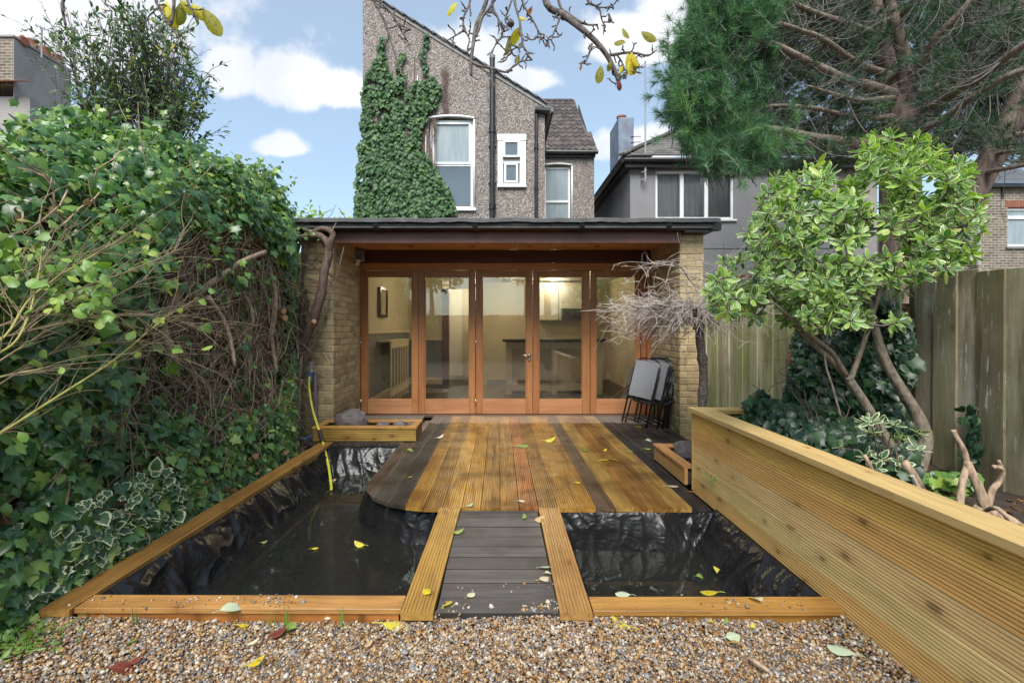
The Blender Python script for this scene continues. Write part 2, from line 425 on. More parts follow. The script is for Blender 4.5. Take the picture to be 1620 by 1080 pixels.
simple('lead', (.16, .165, .18), .6, .2, 5)
simple('soil', (.045, .030, .020), .95, .4, 20, 1.0, 60)
simple('earth', (.16, .115, .075), .95, .4, 6, 1.0, 30)
simple('rock', (.10, .085, .085), .75, .4, 9, .8, 25)
simple('tarp', (.13, .13, .135), .5, .3, 8, .4, 30)
simple('orange_rag', (.70, .33, .03), .7, .2)
simple('net_curtain', (.72, .73, .74), .9, .05)
simple('cut_wood', (.42, .24, .11), .8, .25, 12)
simple('joint_mortar', (.33, .28, .19), .9, .2, 8, .6, 70, dirt=(.5, 3, (.19, .16, .11)))
simple('pot_black', (.02, .02, .022), .5, .2)
simple('gap_shade_wood', (.022, .019, .016), .85, .3)  # darkness between the bridge boards, given as a colour
simple('picture_art', (.42, .36, .20), .6, .25, 3)
simple('mastic', (.40, .36, .30), .8, .2)
def brick(name, stops, moss=True):
    def f(n):
        p = n.rvec(n.obj()); r = n.rnd()
        c = n.ramp(r, stops)
        c = n.mix(1.0, c, n.ramp(n.noise(p, 14, 6, .7), [(.25, .62), (.55, 1.0), (.8, 1.25)]), 'MULTIPLY')
        w = n.pos()
        c = n.mix(n.m('MULTIPLY', n.sm(n.noise(w, 2.5, 5, .6), .52, .75), .5), c, (.085, .07, .045))
        if moss:
            z = n('SeparateXYZ', {0: w}).outputs[2]
            k = n.m('MULTIPLY', n.sm(n.m('ADD', z, n.m('MULTIPLY', n.m('SUBTRACT', n.noise(w, 4, 4), .5), .5)), .42, .05), .6)
            c = n.mix(k, c, (.10, .10, .035))
        return pbr(n, c, .85, n.bump(n.noise(p, 70, 5, .65), .55, .006), .3)
    MAT[name] = new_mat(name, f)
brick('stock_brick', [(0, (.30, .215, .115)), (.3, (.40, .30, .155)), (.6, (.46, .36, .20)), (.85, (.36, .27, .145)), (1, (.27, .20, .12))])
def far_brick(n):
    o = n.pos(); v = n('CombineXYZ', {0: n.m('ADD', n('SeparateXYZ', {0: o}).outputs[0], n('SeparateXYZ', {0: o}).outputs[1]), 1: n('SeparateXYZ', {0: o}).outputs[2]}).outputs[0]
    b = n('TexBrick', {'Vector': v, 'Scale': 1.0, 'Color1': (.20, .165, .125, 1), 'Color2': (.12, .09, .07, 1), 'Mortar': (.33, .31, .27, 1), 'Mortar Size': .009, 'Brick Width': .225, 'Row Height': .075, 'Bias': 0.0})
    c = n.mix(1.0, b.outputs[0], n.ramp(n.noise(o, 3, 5), [(.3, .7), (.7, 1.2)]), 'MULTIPLY')
    return pbr(n, c, .9, n.bump(b.outputs[1], -.4, .01), .3)
MAT['far_brick'] = new_mat('far_brick', far_brick)
def pebbledash(n):
    w = n.pos(); v1 = n('TexVoronoi', {'Vector': w, 'Scale': 55.0}, feature='F1'); v2 = n('TexVoronoi', {'Vector': w, 'Scale': 110.0}, feature='F1')
    r1 = n('SeparateColor', {0: v1.outputs['Color']}).outputs[0]; r2 = n('SeparateColor', {0: v2.outputs['Color']}).outputs[1]
    c = n.ramp(n.m('ADD', n.m('MULTIPLY', r1, .6), n.m('MULTIPLY', r2, .4)), [(.05, (.065, .050, .043)), (.35, (.15, .123, .108)), (.6, (.235, .205, .182)), (.8, (.39, .36, .335)), (1, (.60, .58, .56))])
    big = n.noise(n.sc(w, 1, 1, .5), 1.1, 5, .6)
    c = n.mix(n.m('MULTIPLY', n.sm(big, .5, .75), .35), c, (.10, .085, .075))
    streak = n.m('MULTIPLY', n.sm(n.noise(n.sc(w, 5, 5, .25), 1.0, 4, .6), .60, .74), .45)
    c = n.mix(streak, c, (.06, .045, .035))
    # the rust run below the verge
    xs = n('SeparateXYZ', {0: w}).outputs
    dx = n.m('ABSOLUTE', n.m('SUBTRACT', n.m('ADD', xs[0], n.m('MULTIPLY', n.m('SUBTRACT', n.noise(w, 5, 3), .5), .12)), -1.17))
    run = n.m('MULTIPLY', n.m('SUBTRACT', 1.0, n.sm(dx, .03, .13)), n.m('MULTIPLY', n.sm(xs[2], 5.3, 5.9), n.m('SUBTRACT', 1.0, n.sm(xs[2], 6.7, 7.0))))
    c = n.mix(n.m('MULTIPLY', run, .75), c, (.045, .022, .014))
    return pbr(n, c, .9, n.bump(n.m('SUBTRACT', 1.0, v1.outputs['Distance']), .6, .012), .25)
MAT['pebbledash'] = new_mat('pebbledash', pebbledash)
def rooftile(cols):
    def f(n):
        p = n.rvec(n.obj()); c = n.ramp(n.rnd(), cols)
        c = n.mix(1.0, c, n.ramp(n.noise(p, 9, 5, .65), [(.3, .7), (.75, 1.25)]), 'MULTIPLY')
        c = n.mix(n.m('MULTIPLY', n.sm(n.noise(n.pos(), 3.5, 5), .56, .7), .5), c, (.16, .15, .11))
        return pbr(n, c, .8, n.bump(n.noise(p, 60, 3), .3, .005), .3)
    return f
MAT['pantile'] = new_mat('pantile', rooftile([(0, (.055, .045, .043)), (.5, (.075, .062, .058)), (1, (.105, .088, .082))]))
MAT['plain_tile'] = new_mat('plain_tile', rooftile([(0, (.085, .08, .078)), (.5, (.12, .11, .105)), (1, (.17, .16, .15))]))
def glassy(name, tint=(.93, .95, .93), rough=.0, dirt=.05, veil=(.5, .5, .5), ior=1.5):
    def f(n):
        w = n.pos(); t = n('BsdfTransparent', {0: tint}).outputs[0]
        nr = n.bump(n.noise(w, 2.2, 2), .02, .01)
        gl = n('BsdfGlossy', {0: (1, 1, 1, 1), 'Roughness': rough, 'Normal': nr}).outputs[0]
        fr = n('Fresnel', {'IOR': ior, 'Normal': nr}).outputs[0]
        fr = n.m('MULTIPLY', fr, 2.5, clamp=True)
        s = n('MixShader', {0: fr, 1: t, 2: gl}).outputs[0]
        df = n('BsdfDiffuse', {0: veil}).outputs[0]
        dm = n.m('MULTIPLY', n.sm(n.noise(n.sc(w, 1, 1, .5), 4, 5, .65), .3, .9), dirt)
        return n('MixShader', {0: dm, 1: s, 2: df}).outputs[0]
    MAT[name] = new_mat(name, f)
glassy('door_glass', dirt=.05); glassy('window_glass', (.95, .97, .97), dirt=.06)
def frosted(n):
    w = n.pos(); c = n.mix(n.sm(n.noise(n.sc(w, 6, 6, .6), 2, 5), .3, .75), (.21, .26, .285), (.29, .335, .35))
    return pbr(n, c, .28, n.bump(n.noise(w, 60, 2), .15, .004), .5)
MAT['frosted_glass'] = new_mat('frosted_glass', frosted)
def water(n):
    w = n.pos(); nr = n.bump(n.noise(n.sc(w, 1, 1, 1), 3.5, 2), .035, .01)
    t = n('BsdfTransparent', {0: (.60, .64, .60, 1)}).outputs[0]; gl = n('BsdfGlossy', {0: (1, 1, 1, 1), 'Roughness': .012, 'Normal': nr}).outputs[0]
    fr = n('Fresnel', {'IOR': 1.33, 'Normal': nr}).outputs[0]
    s = n('MixShader', {0: fr, 1: t, 2: gl}).outputs[0]
    # a film of dust and pollen
    df = n('BsdfDiffuse', {0: (.20, .20, .18, 1)}).outputs[0]
    k = n.m('ADD', n.m('MULTIPLY', n.sm(n.noise(w, 150, 2), .70, .74), .35), .055)
    return n('MixShader', {0: k, 1: s, 2: df}).outputs[0]
MAT['pond_water'] = new_mat('pond_water', water)
def liner(n):
    w = n.pos(); r = n.noise(w, 7, 5, .6)
    h = n.m('ADD', n.m('MULTIPLY', n.m('ABSOLUTE', n.m('SUBTRACT', n.noise(w, 3.2, 1, .4, 1.6), .5)), -1.0), n.m('MULTIPLY', n.m('ABSOLUTE', n.m('SUBTRACT', n.noise(w, 8, 1, .4, 2.0), .5)), -.18))
    c = n.mix(n.m('MULTIPLY', n.sm(n.noise(w, 25, 5, .7), .62, .72), .5), (.010, .010, .011), (.075, .072, .065))
    return pbr(n, c, n.m('ADD', .16, n.m('MULTIPLY', r, .22)), n.bump(h, .75, .055), .36)
MAT['liner'] = new_mat('liner', liner)
def pebble(n):
    r = n.rnd(); o = n.rvec(n.obj())
    c = n.ramp(r, [(0, (.15, .075, .030)), (.16, (.27, .145, .052)), (.33, (.35, .225, .10)), (.47, (.38, .30, .205)), (.60, (.22, .18, .145)), (.72, (.46, .41, .345)), (.82, (.11, .095, .09)), (.91, (.20, .195, .20)), (1, (.56, .53, .49))], 'CONSTANT')
    c = n.mix(1.0, c, n.ramp(n.noise(o, 1.5, 4), [(.3, .72), (.7, 1.15)]), 'MULTIPLY')
    return pbr(n, c, n.m('ADD', .32, n.m('MULTIPLY', r, .25)), n.bump(n.noise(o, 6, 3), .2, .002), .5)
MAT['pebble'] = new_mat('pebble', pebble)
def bark(name, a, b, sc=18, st=.25, bump=.8, lich=None):
    def f(n):
        w = n.pos(); v = n.sc(w, 1, 1, st)
        h = n.m('ADD', n.m('MULTIPLY', n.vor(v, sc), .6), n.m('MULTIPLY', n.noise(v, sc * 1.6, 5, .65), .6))
        c = n.ramp(h, [(.25, a), (.75, b)])
        if lich: c = n.mix(n.m('MULTIPLY', n.sm(n.noise(w, 7, 5), .5, .66), lich[0]), c, lich[1])
        return pbr(n, c, .85, n.bump(h, bump, .02), .3)
    MAT[name] = new_mat(name, f)
bark('pine_bark', (.060, .042, .034), (.215, .155, .13), 14, .3, 1.0)
bark('pine_limb', (.085, .070, .056), (.25, .20, .16), 22, .5, .6, (.45, (.13, .12, .07)))
bark('pine_twig', (.060, .056, .048), (.17, .16, .14), 40, .5, .3)
bark('ivy_bark', (.050, .034, .027), (.15, .105, .085), 30, .3, .7)
bark('pale_wood', (.20, .15, .11), (.42, .37, .31), 24, .25, .6)
bark('dead_stem', (.16, .105, .070), (.44, .32, .22), 40, .4, .4)
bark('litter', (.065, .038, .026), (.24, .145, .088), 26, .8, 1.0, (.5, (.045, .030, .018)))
bark('smooth_bark', (.095, .076, .058), (.22, .18, .14), 40, .5, .6, (.35, (.15, .16, .11)))
bark('dark_bark', (.040, .032, .030), (.13, .105, .095), 30, 1.4, .5)
bark('grey_twig', (.21, .17, .15), (.44, .375, .335), 50, .5, .3)
bark('pear_bark', (.045, .038, .038), (.17, .145, .135), 45, .6, .6, (.4, (.12, .12, .09)))
bark('green_stem', (.17, .17, .035), (.34, .33, .10), 20, .3, .2)
bark('thin_stem', (.095, .072, .048), (.25, .19, .12), 30, .3, .2)
def leafmat(name, stops, rough=.4, vein=None, rim=None, spec=.5, back=1.25, spots=0.0, trans=.25, patch=0.0):
    def f(n):
        r = n.rnd(); uv = n('SeparateXYZ', {0: n('UVMap').outputs[0]}).outputs
        c = n.ramp(r, stops)
        e = n('Attribute', None, attribute_name='edge').outputs['Fac']
        w = n.pos()
        if vein is not None:
            ax = n.m('ABSOLUTE', uv[0]); mid = n.m('SUBTRACT', 1.0, n.sm(ax, .012, .05))
            a = n.m('ARCTAN2', uv[0], n.m('SUBTRACT', uv[1], .08)); sp = n.m('ABSOLUTE', n.m('SINE', n.m('MULTIPLY', a, 3.2)))
            ray = n.m('SUBTRACT', 1.0, n.sm(sp, .03, .14))
            c = n.mix(n.m('MULTIPLY', n.m('MAXIMUM', mid, n.m('MULTIPLY', ray, .6)), vein[1]), c, vein[0])
        if rim is not None:
            k = n.sm(n.m('ADD', e, n.m('MULTIPLY', n.m('SUBTRACT', n.noise(w, 90, 2), .5), .35)), rim[1], rim[1] + .12)
            c = n.mix(n.m('MULTIPLY', k, rim[2]), c, rim[0])
        if spots:
            c = n.mix(n.m('MULTIPLY', n.sm(n.noise(w, 70, 3, .6), .56, .66), spots), c, (.06, .028, .012))
        if patch:
            c = n.mix(n.m('MULTIPLY', n.sm(n.noise(w, 2.4, 3), .5, .68), patch), c, n.mix(1.0, c, (1.9, 1.7, .8), 'MULTIPLY'))
        bf = n('NewGeometry').outputs['Backfacing']
        c = n.mix(bf, c, n.mix(1.0, c, (back, back, back * .95), 'MULTIPLY'))
        ps = pbr(n, c, n.m('ADD', rough, n.m('MULTIPLY', r, .12)), None, spec)
        tr = n('BsdfTranslucent', {0: n.mix(1.0, c, (1.5, 1.7, .7), 'MULTIPLY')}).outputs[0]
        return n('MixShader', {0: trans, 1: ps, 2: tr}).outputs[0]
    MAT[name] = new_mat(name, f)
leafmat('ivy_leaf', [(0, (.034, .088, .034)), (.32, (.052, .130, .042)), (.58, (.080, .178, .048)), (.78, (.125, .24, .055)), (.92, (.19, .31, .062)), (1, (.28, .34, .075))], .27, ((.17, .25, .13), .5), spec=.55, patch=.35)
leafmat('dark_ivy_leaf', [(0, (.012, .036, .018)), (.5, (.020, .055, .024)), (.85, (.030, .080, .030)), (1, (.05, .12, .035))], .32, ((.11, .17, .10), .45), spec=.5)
leafmat('wall_ivy_leaf', [(0, (.028, .070, .028)), (.5, (.045, .105, .038)), (.85, (.070, .15, .048)), (1, (.12, .22, .055))], .36, ((.15, .21, .11), .35), spec=.3)
leafmat('edged_ivy_leaf', [(0, (.035, .085, .035)), (.6, (.06, .13, .05)), (1, (.10, .17, .08))], .36, None, ((.62, .64, .42), .62, .95))
leafmat('variegated_leaf', [(0, (.035, .095, .032)), (.3, (.065, .155, .036)), (.6, (.125, .25, .040)), (.88, (.21, .36, .05)), (1, (.32, .38, .07))], .30, ((.22, .30, .12), .4), ((.58, .62, .30), .80, .9), spec=.5, back=1.3)
leafmat('brown_leaf', [(0, (.09, .045, .02)), (.5, (.17, .085, .035)), (1, (.30, .17, .075))], .6, ((.3, .2, .1), .3))
leafmat('small_leaf', [(0, (.030, .065, .030)), (.5, (.05, .105, .038)), (.85, (.085, .15, .042)), (.96, (.16, .21, .04)), (1, (.40, .33, .03))], .4)
leafmat('bright_leaf', [(0, (.09, .19, .03)), (.6, (.16, .28, .045)), (1, (.28, .36, .06))], .42, ((.25, .33, .12), .3))
leafmat('yellow_leaf', [(0, (.55, .42, .02)), (.5, (.66, .55, .03)), (1, (.60, .58, .09))], .45, ((.75, .68, .20), .5), spots=.55, trans=.35)
leafmat('olive_leaf', [(0, (.17, .18, .02)), (.5, (.25, .25, .03)), (1, (.36, .31, .03))], .45, ((.4, .38, .15), .4), spots=.7, trans=.4)
leafmat('cream_leaf', [(0, (.55, .46, .29)), (1, (.66, .60, .44))], .6, ((.42, .33, .18), .5))
leafmat('mint_leaf', [(0, (.36, .46, .29)), (1, (.46, .54, .38))], .55, ((.58, .64, .48), .5))
leafmat('green_leaf', [(0, (.16, .26, .05)), (1, (.25, .32, .07))], .5, ((.4, .45, .2), .5), spots=.3)
leafmat('red_leaf', [(0, (.12, .022, .015)), (1, (.17, .035, .02))], .5, ((.25, .09, .05), .4))
leafmat('rust_leaf', [(0, (.48, .14, .03)), (1, (.55, .22, .05))], .5, ((.6, .35, .12), .4))
leafmat('tan_leaf', [(0, (.46, .29, .13)), (1, (.55, .38, .2))], .6, ((.35, .2, .09), .4))
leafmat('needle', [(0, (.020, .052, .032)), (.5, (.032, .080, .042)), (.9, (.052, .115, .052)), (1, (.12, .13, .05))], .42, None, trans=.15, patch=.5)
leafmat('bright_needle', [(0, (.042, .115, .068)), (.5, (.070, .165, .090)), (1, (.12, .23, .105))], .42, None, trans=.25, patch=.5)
leafmat('grass_blade', [(0, (.10, .22, .03)), (1, (.18, .32, .05))], .45, None)
# ================================================================== GROUND
GZ = -0.075
hx0, hx1, hy0, hy1 = -1.97, 1.50, 2.14, 5.30
m = MB(); BIG = 300
for x0, x1, y0, y1 in [(-BIG, hx0, -BIG, BIG), (hx1, BIG, -BIG, BIG), (hx0, hx1, -BIG, hy0), (hx0, hx1, hy1, BIG)]:
    b = len(m.v); m.v += [(x0, y0, GZ), (x1, y0, GZ), (x1, y1, GZ), (x0, y1, GZ)]; m.f.append((b, b + 1, b + 2, b + 3))
struct(m.build('ground', MAT['earth']))
# gravel: tens of thousands of pebbles on a bed, instanced by geometry nodes
def gravel():
    vars_ = []
    import bmesh
    hid = bpy.data.collections.new('pebble_shapes')
    for k in range(7):
        bm = bmesh.new(); bmesh.ops.create_icosphere(bm, subdivisions=2, radius=1)
        s = (random.uniform(.8, 1.15), random.uniform(.6, .9), random.uniform(.42, .65))
        for v in bm.verts:
            d = 1 + .22 * mnoise.noise(v.co * 1.3 + Vector((k * 9.1, 0, 0)))
            v.co = Vector((v.co.x * s[0] * d, v.co.y * s[1] * d, v.co.z * s[2] * d))
        me = bpy.data.meshes.new('pebble'); bm.to_mesh(me); bm.free()
        me.polygons.foreach_set('use_smooth', [True] * len(me.polygons)); me.materials.append(MAT['pebble']); vars_.append(me)
    n = 95000
    x = RNG.uniform(-2.9, 1.60, n); y = 2.16 - (RNG.uniform(0, 1, n) ** 1.25) * 1.15
    keep = ~((x > 1.515))
    # pebbles kicked up on to the edging and the end of the bridge
    ex = []
    for (cx, cy, z, s, q) in [(-1.03, 2.165, .004, .10, 60), (.22, 2.15, -.012, .05, 70), (-.2, 2.14, -.012, .06, 26), (-1.42, 2.155, .004, .14, 26), (-1.7, 2.16, .004, .1, 10), (1.0, 2.16, .004, .12, 16), (1.28, 2.15, .004, .04, 8), (.0, 2.30, -.012, .2, 14), (.2, 2.35, -.012, .05, 8)]:
        ex.append(np.c_[RNG.normal(cx, s, q), RNG.normal(cy, .025, q), np.full(q, z)])
    x, y = x[keep], y[keep]
    z = GZ + .004 + RNG.uniform(0, .016, len(x)) + .012 * np.sin(x * 3.1 + 1) * np.sin(y * 4.3)
    # banked up against the boards
    z += .030 * np.exp(-((2.14 - y) / .10) ** 2) * (.55 + .45 * np.sin(x * 2.3 + .6))
    z += .030 * np.exp(-((1.50 - x) / .08) ** 2)
    inb = (y > 2.112) & (x > -2.0) & ~((x > -.28) & (x < .26))
    pts = np.c_[x, y, z][~inb]; ex = np.concatenate(ex); pts = np.concatenate([pts, ex])
    me = bpy.data.meshes.new('gravel'); me.vertices.add(len(pts)); me.vertices.foreach_set('co', pts.astype(np.float32).ravel())
    o = link('gravel', me, None, kind='stuff')
    sizes = np.clip(RNG.lognormal(math.log(.0061), .34, len(pts)), .003, .015)
    a = me.attributes.new('size', 'FLOAT', 'POINT'); a.data.foreach_set('value', sizes.astype(np.float32))
    rt = np.c_[RNG.normal(0, .45, len(pts)), RNG.normal(0, .45, len(pts)), RNG.uniform(0, 6.283, len(pts))]
    a = me.attributes.new('turn', 'FLOAT_VECTOR', 'POINT'); a.data.foreach_set('vector', rt.astype(np.float32).ravel())
    a = me.attributes.new('pick', 'INT', 'POINT'); a.data.foreach_set('value', RNG.integers(0, 7, len(pts)).astype(np.int32))
    ng = bpy.data.node_groups.new('gravel', 'GeometryNodeTree')
    ng.interface.new_socket('Geometry', in_out='INPUT', socket_type='NodeSocketGeometry'); ng.interface.new_socket('Geometry', in_out='OUTPUT', socket_type='NodeSocketGeometry')
    N = ng.nodes; L = ng.links; gi = N.new('NodeGroupInput'); go = N.new('NodeGroupOutput')
    join = N.new('GeometryNodeGeometryToInstance')
    for me_ in vars_:
        oo = bpy.data.objects.new('pebble', me_); hid.objects.link(oo)
        oi = N.new('GeometryNodeObjectInfo'); oi.inputs['Object'].default_value = oo; oi.inputs['As Instance'].default_value = True
        L.new(oi.outputs['Geometry'], join.inputs[0])
    iop = N.new('GeometryNodeInstanceOnPoints'); iop.inputs['Pick Instance'].default_value = True
    def attr(nm, typ):
        q = N.new('GeometryNodeInputNamedAttribute'); q.data_type = typ; q.inputs[0].default_value = nm; return q.outputs[0]
    L.new(gi.outputs[0], iop.inputs['Points']); L.new(join.outputs[0], iop.inputs['Instance'])
    L.new(attr('pick', 'INT'), iop.inputs['Instance Index'])
    e2r = N.new('FunctionNodeEulerToRotation'); L.new(attr('turn', 'FLOAT_VECTOR'), e2r.inputs[0]); L.new(e2r.outputs[0], iop.inputs['Rotation'])
    L.new(attr('size', 'FLOAT'), iop.inputs['Scale']); L.new(iop.outputs[0], go.inputs[0])
    md = o.modifiers.new('gravel', 'NODES'); md.node_group = ng
gravel()
# ================================================================== GARDEN ROOM (flat roofed extension)
room = thing('garden_room', 'flat roofed yellow brick garden room with five glazed timber folding doors', 'garden room')
DY, PY = 6.90, 5.75
Z_ROOF = 2.48
# --- brick piers
def piers():
    bricks = []      # (matrix, kind, score)
    CH = .0775
    kinds = {}
    def bmesh_for(l):
        l = round(l, 3)
        if l not in kinds:
            kinds[l] = []
            for k in range(3):
                q = MB().cbox(0, l, 0, .05, 0, CH - .010, .004, .0018); kinds[l].append(q.mesh('brick'))
        return random.choice(kinds[l])
    def face(origin, xdir, ydir, L, rows, quoin):
        """lay a face of brickwork: xdir along the course, ydir into the wall"""
        out = []
        for r in range(rows):
            x = 0.0; off = (r + quoin) % 2; first = True
            while x < L - .02:
                l = .190
                if first and off: l = .092
                l = min(l, L - x)
                if l > .022:
                    jit = random.uniform(-.0022, .0022)
                    p = origin + xdir * (x + .0) + ydir * (jit - .002) + Vector((0, 0, r * CH + random.uniform(-.001, .001)))
                    out.append((p, xdir, ydir, l - .010))
                x += l; first = False
        return out
    rows = 31; lay = []
    lay_l = face(Vector((-2.36, PY, -.06)), Vector((1, 0, 0)), Vector((0, 1, 0)), .385, rows, 0) + \
            face(Vector((-1.975, PY + .004, -.06)), Vector((0, 1, 0)), Vector((-1, 0, 0)), DY - PY - .07, rows, 1)
    lay_r = face(Vector((2.145, PY, -.06)), Vector((1, 0, 0)), Vector((0, 1, 0)), .285, rows, 0) + \
            face(Vector((2.145, DY - .07, -.06)), Vector((0, -1, 0)), Vector((1, 0, 0)), DY - PY - .075, rows, 1)
    parts = {}
    for key, x0, x1 in (('l', -2.357, -1.980), ('r', 2.150, 2.427)):
        w = MB().box(x0, x1, PY + .004, DY + .2, -.08, rows * CH - .062)
        parts[key] = w.build('brick_pier', MAT['joint_mortar'], room)
    alll = [('l', *b) for b in lay_l] + [('r', *b) for b in lay_r]
    def score(b):
        k, p, xd, yd, l = b
        c = p + xd * l / 2; d = c - Vector((0, 0, HC)); fc = abs(yd.dot(d.normalized()))
        hid = (k == 'r' and c.z < .45 and c.y < PY + .1) or (k == 'l' and c.x < -2.28)
        return -l * fc / d.length_squared * (.2 if hid else 1)
    alll.sort(key=score)
    rest = {'l': MB(), 'r': MB()}
    for i, (k, p, xd, yd, l) in enumerate(alll):
        z = xd.cross(yd)
        M = Matrix(((xd.x, yd.x, 0, p.x), (xd.y, yd.y, 0, p.y), (0, 0, 1, p.z), (0, 0, 0, 1)))
        if z.z < 0:     # keep it right-handed: run the brick the other way
            p2 = p + xd * l; xd2 = -xd
            M = Matrix(((xd2.x, yd.x, 0, p2.x), (xd2.y, yd.y, 0, p2.y), (0, 0, 1, p2.z), (0, 0, 0, 1)))
        me = bmesh_for(l)
        if i < 300:
            link('brick', me, MAT['stock_brick'], parts[k], mw=M)
        else:
            if len(me.materials) == 0: me.materials.append(MAT['stock_brick'])
            rest[k].add([M @ v.co for v in me.vertices], [tuple(f.vertices) for f in me.polygons])
    for k in rest:
        if rest[k].v: rest[k].build('brickwork', MAT['stock_brick'], parts[k], kind='stuff')
piers()
# --- roof, fascia, gutter, soffit
m = MB(); m.box(-2.35, 2.50, 5.56, 10.42, Z_ROOF - .10, Z_ROOF); rf = m.build('roof', MAT['roof_felt'], room)
m = MB()           # felt lip, lapped and ragged
xs = np.linspace(-2.36, 2.53, 90); pr = []
for i, x in enumerate(xs):
    h = Z_ROOF + .012 + .010 * mnoise.noise(Vector((x * 3, 0, 0))) + .006 * mnoise.noise(Vector((x * 14, 3, 0)))
    pr.append([(x, 5.70, Z_ROOF + .004), (x, 5.55, h), (x, 5.525, h - .012), (x, 5.522, h - .05 - .012 * abs(mnoise.noise(Vector((x * 6, 7, 0)))))])
for i in range(len(pr) - 1):
    b = len(m.v); m.v += pr[i] + pr[i + 1]; m.f += [(b + j, b + 4 + j, b + 5 + j, b + 1 + j) for j in range(3)]
m.build('felt_edge', MAT['roof_felt'], rf)
fa = MB().cbox(-2.10, 2.140, 5.70, 5.735, 2.228, 2.385, .003).build('fascia', MAT['brown_paint'], room)
m = MB()           # half-round gutter
gx = np.linspace(-2.17, 2.50, 40)
for x in gx:
    sag = .008 * mnoise.noise(Vector((x * 1.2, 1, 1)))
    for j in range(9):
        a = math.pi * (1 + j / 8); m.v.append((x, 5.615 + .062 * math.cos(a), 2.435 + sag + .075 * math.sin(a)))
for i in range(len(gx) - 1):
    for j in range(8): a = i * 9 + j; m.f.append((a, a + 1, a + 10, a + 9))
gut = m.build('gutter', MAT['black_plastic'], room, smooth=True)
sd = gut.modifiers.new('thick', 'SOLIDIFY'); sd.thickness = .005
for x in (-1.42, -.28, .95, 1.95):
    q = MB(); pts = [(x, 5.615 + .068 * math.cos(math.pi * (1 + j / 8)), 2.437 + .082 * math.sin(math.pi * (1 + j / 8))) for j in range(9)]
    for p in pts: q.v += [(x - .03, p[1], p[2]), (x + .03, p[1], p[2])]
    q.f = [(2 * j, 2 * j + 1, 2 * j + 3, 2 * j + 2) for j in range(8)]
    ob = q.build('gutter_union', MAT['black_plastic'], gut); s2 = ob.modifiers.new('t', 'SOLIDIFY'); s2.thickness = .006
MB().lathe((2.50, 5.615, 2.36), [(.001, 0), (.07, .0), (.075, .075), (.001, .075)], 12).build('gutter_end', MAT['black_plastic'], gut)
# roof timbers between gutter and pier tops, right-hand eaves return
MB().box(2.146, 2.47, 5.60, DY, 2.342, 2.378).build('eaves_board', MAT['black_plastic'], room)
MB().box(-2.42, -1.98, 5.60, DY, 2.342, 2.378).build('eaves_board', MAT['black_plastic'], room)
MB().box(-1.975, 2.143, 5.737, DY - .02, 2.335, 2.36).build('soffit', MAT['soffit_ply'], room)
MB().cbox(-1.97, 2.14, DY - .06, DY + .06, 2.155, 2.332, .004).build('beam', MAT['dark_beam'], room)
for px in (652, 748, 836, 943):
    x = (px - CX) * 6.55 / F; q = MB().lathe((x, 6.5, 2.323), [(.028, .0), (.042, .004), (.042, .012), (.028, .012)], 14)
    q.build('downlight', MAT['chrome'], room)
for px in (817, 872):
    x = (px - CX) * 6.35 / F
    pts = [(x + .0, 6.35 + .0, 2.335), (x, 6.35, 2.29), (x - .005, 6.34, 2.262), (x - .01, 6.325, 2.25), (x - .012, 6.31, 2.262)]
    q = MB().tube(smooth_path(pts, 3), .011, 8); q.build('ceiling_hook', MAT['white_metal'], room, smooth=True)
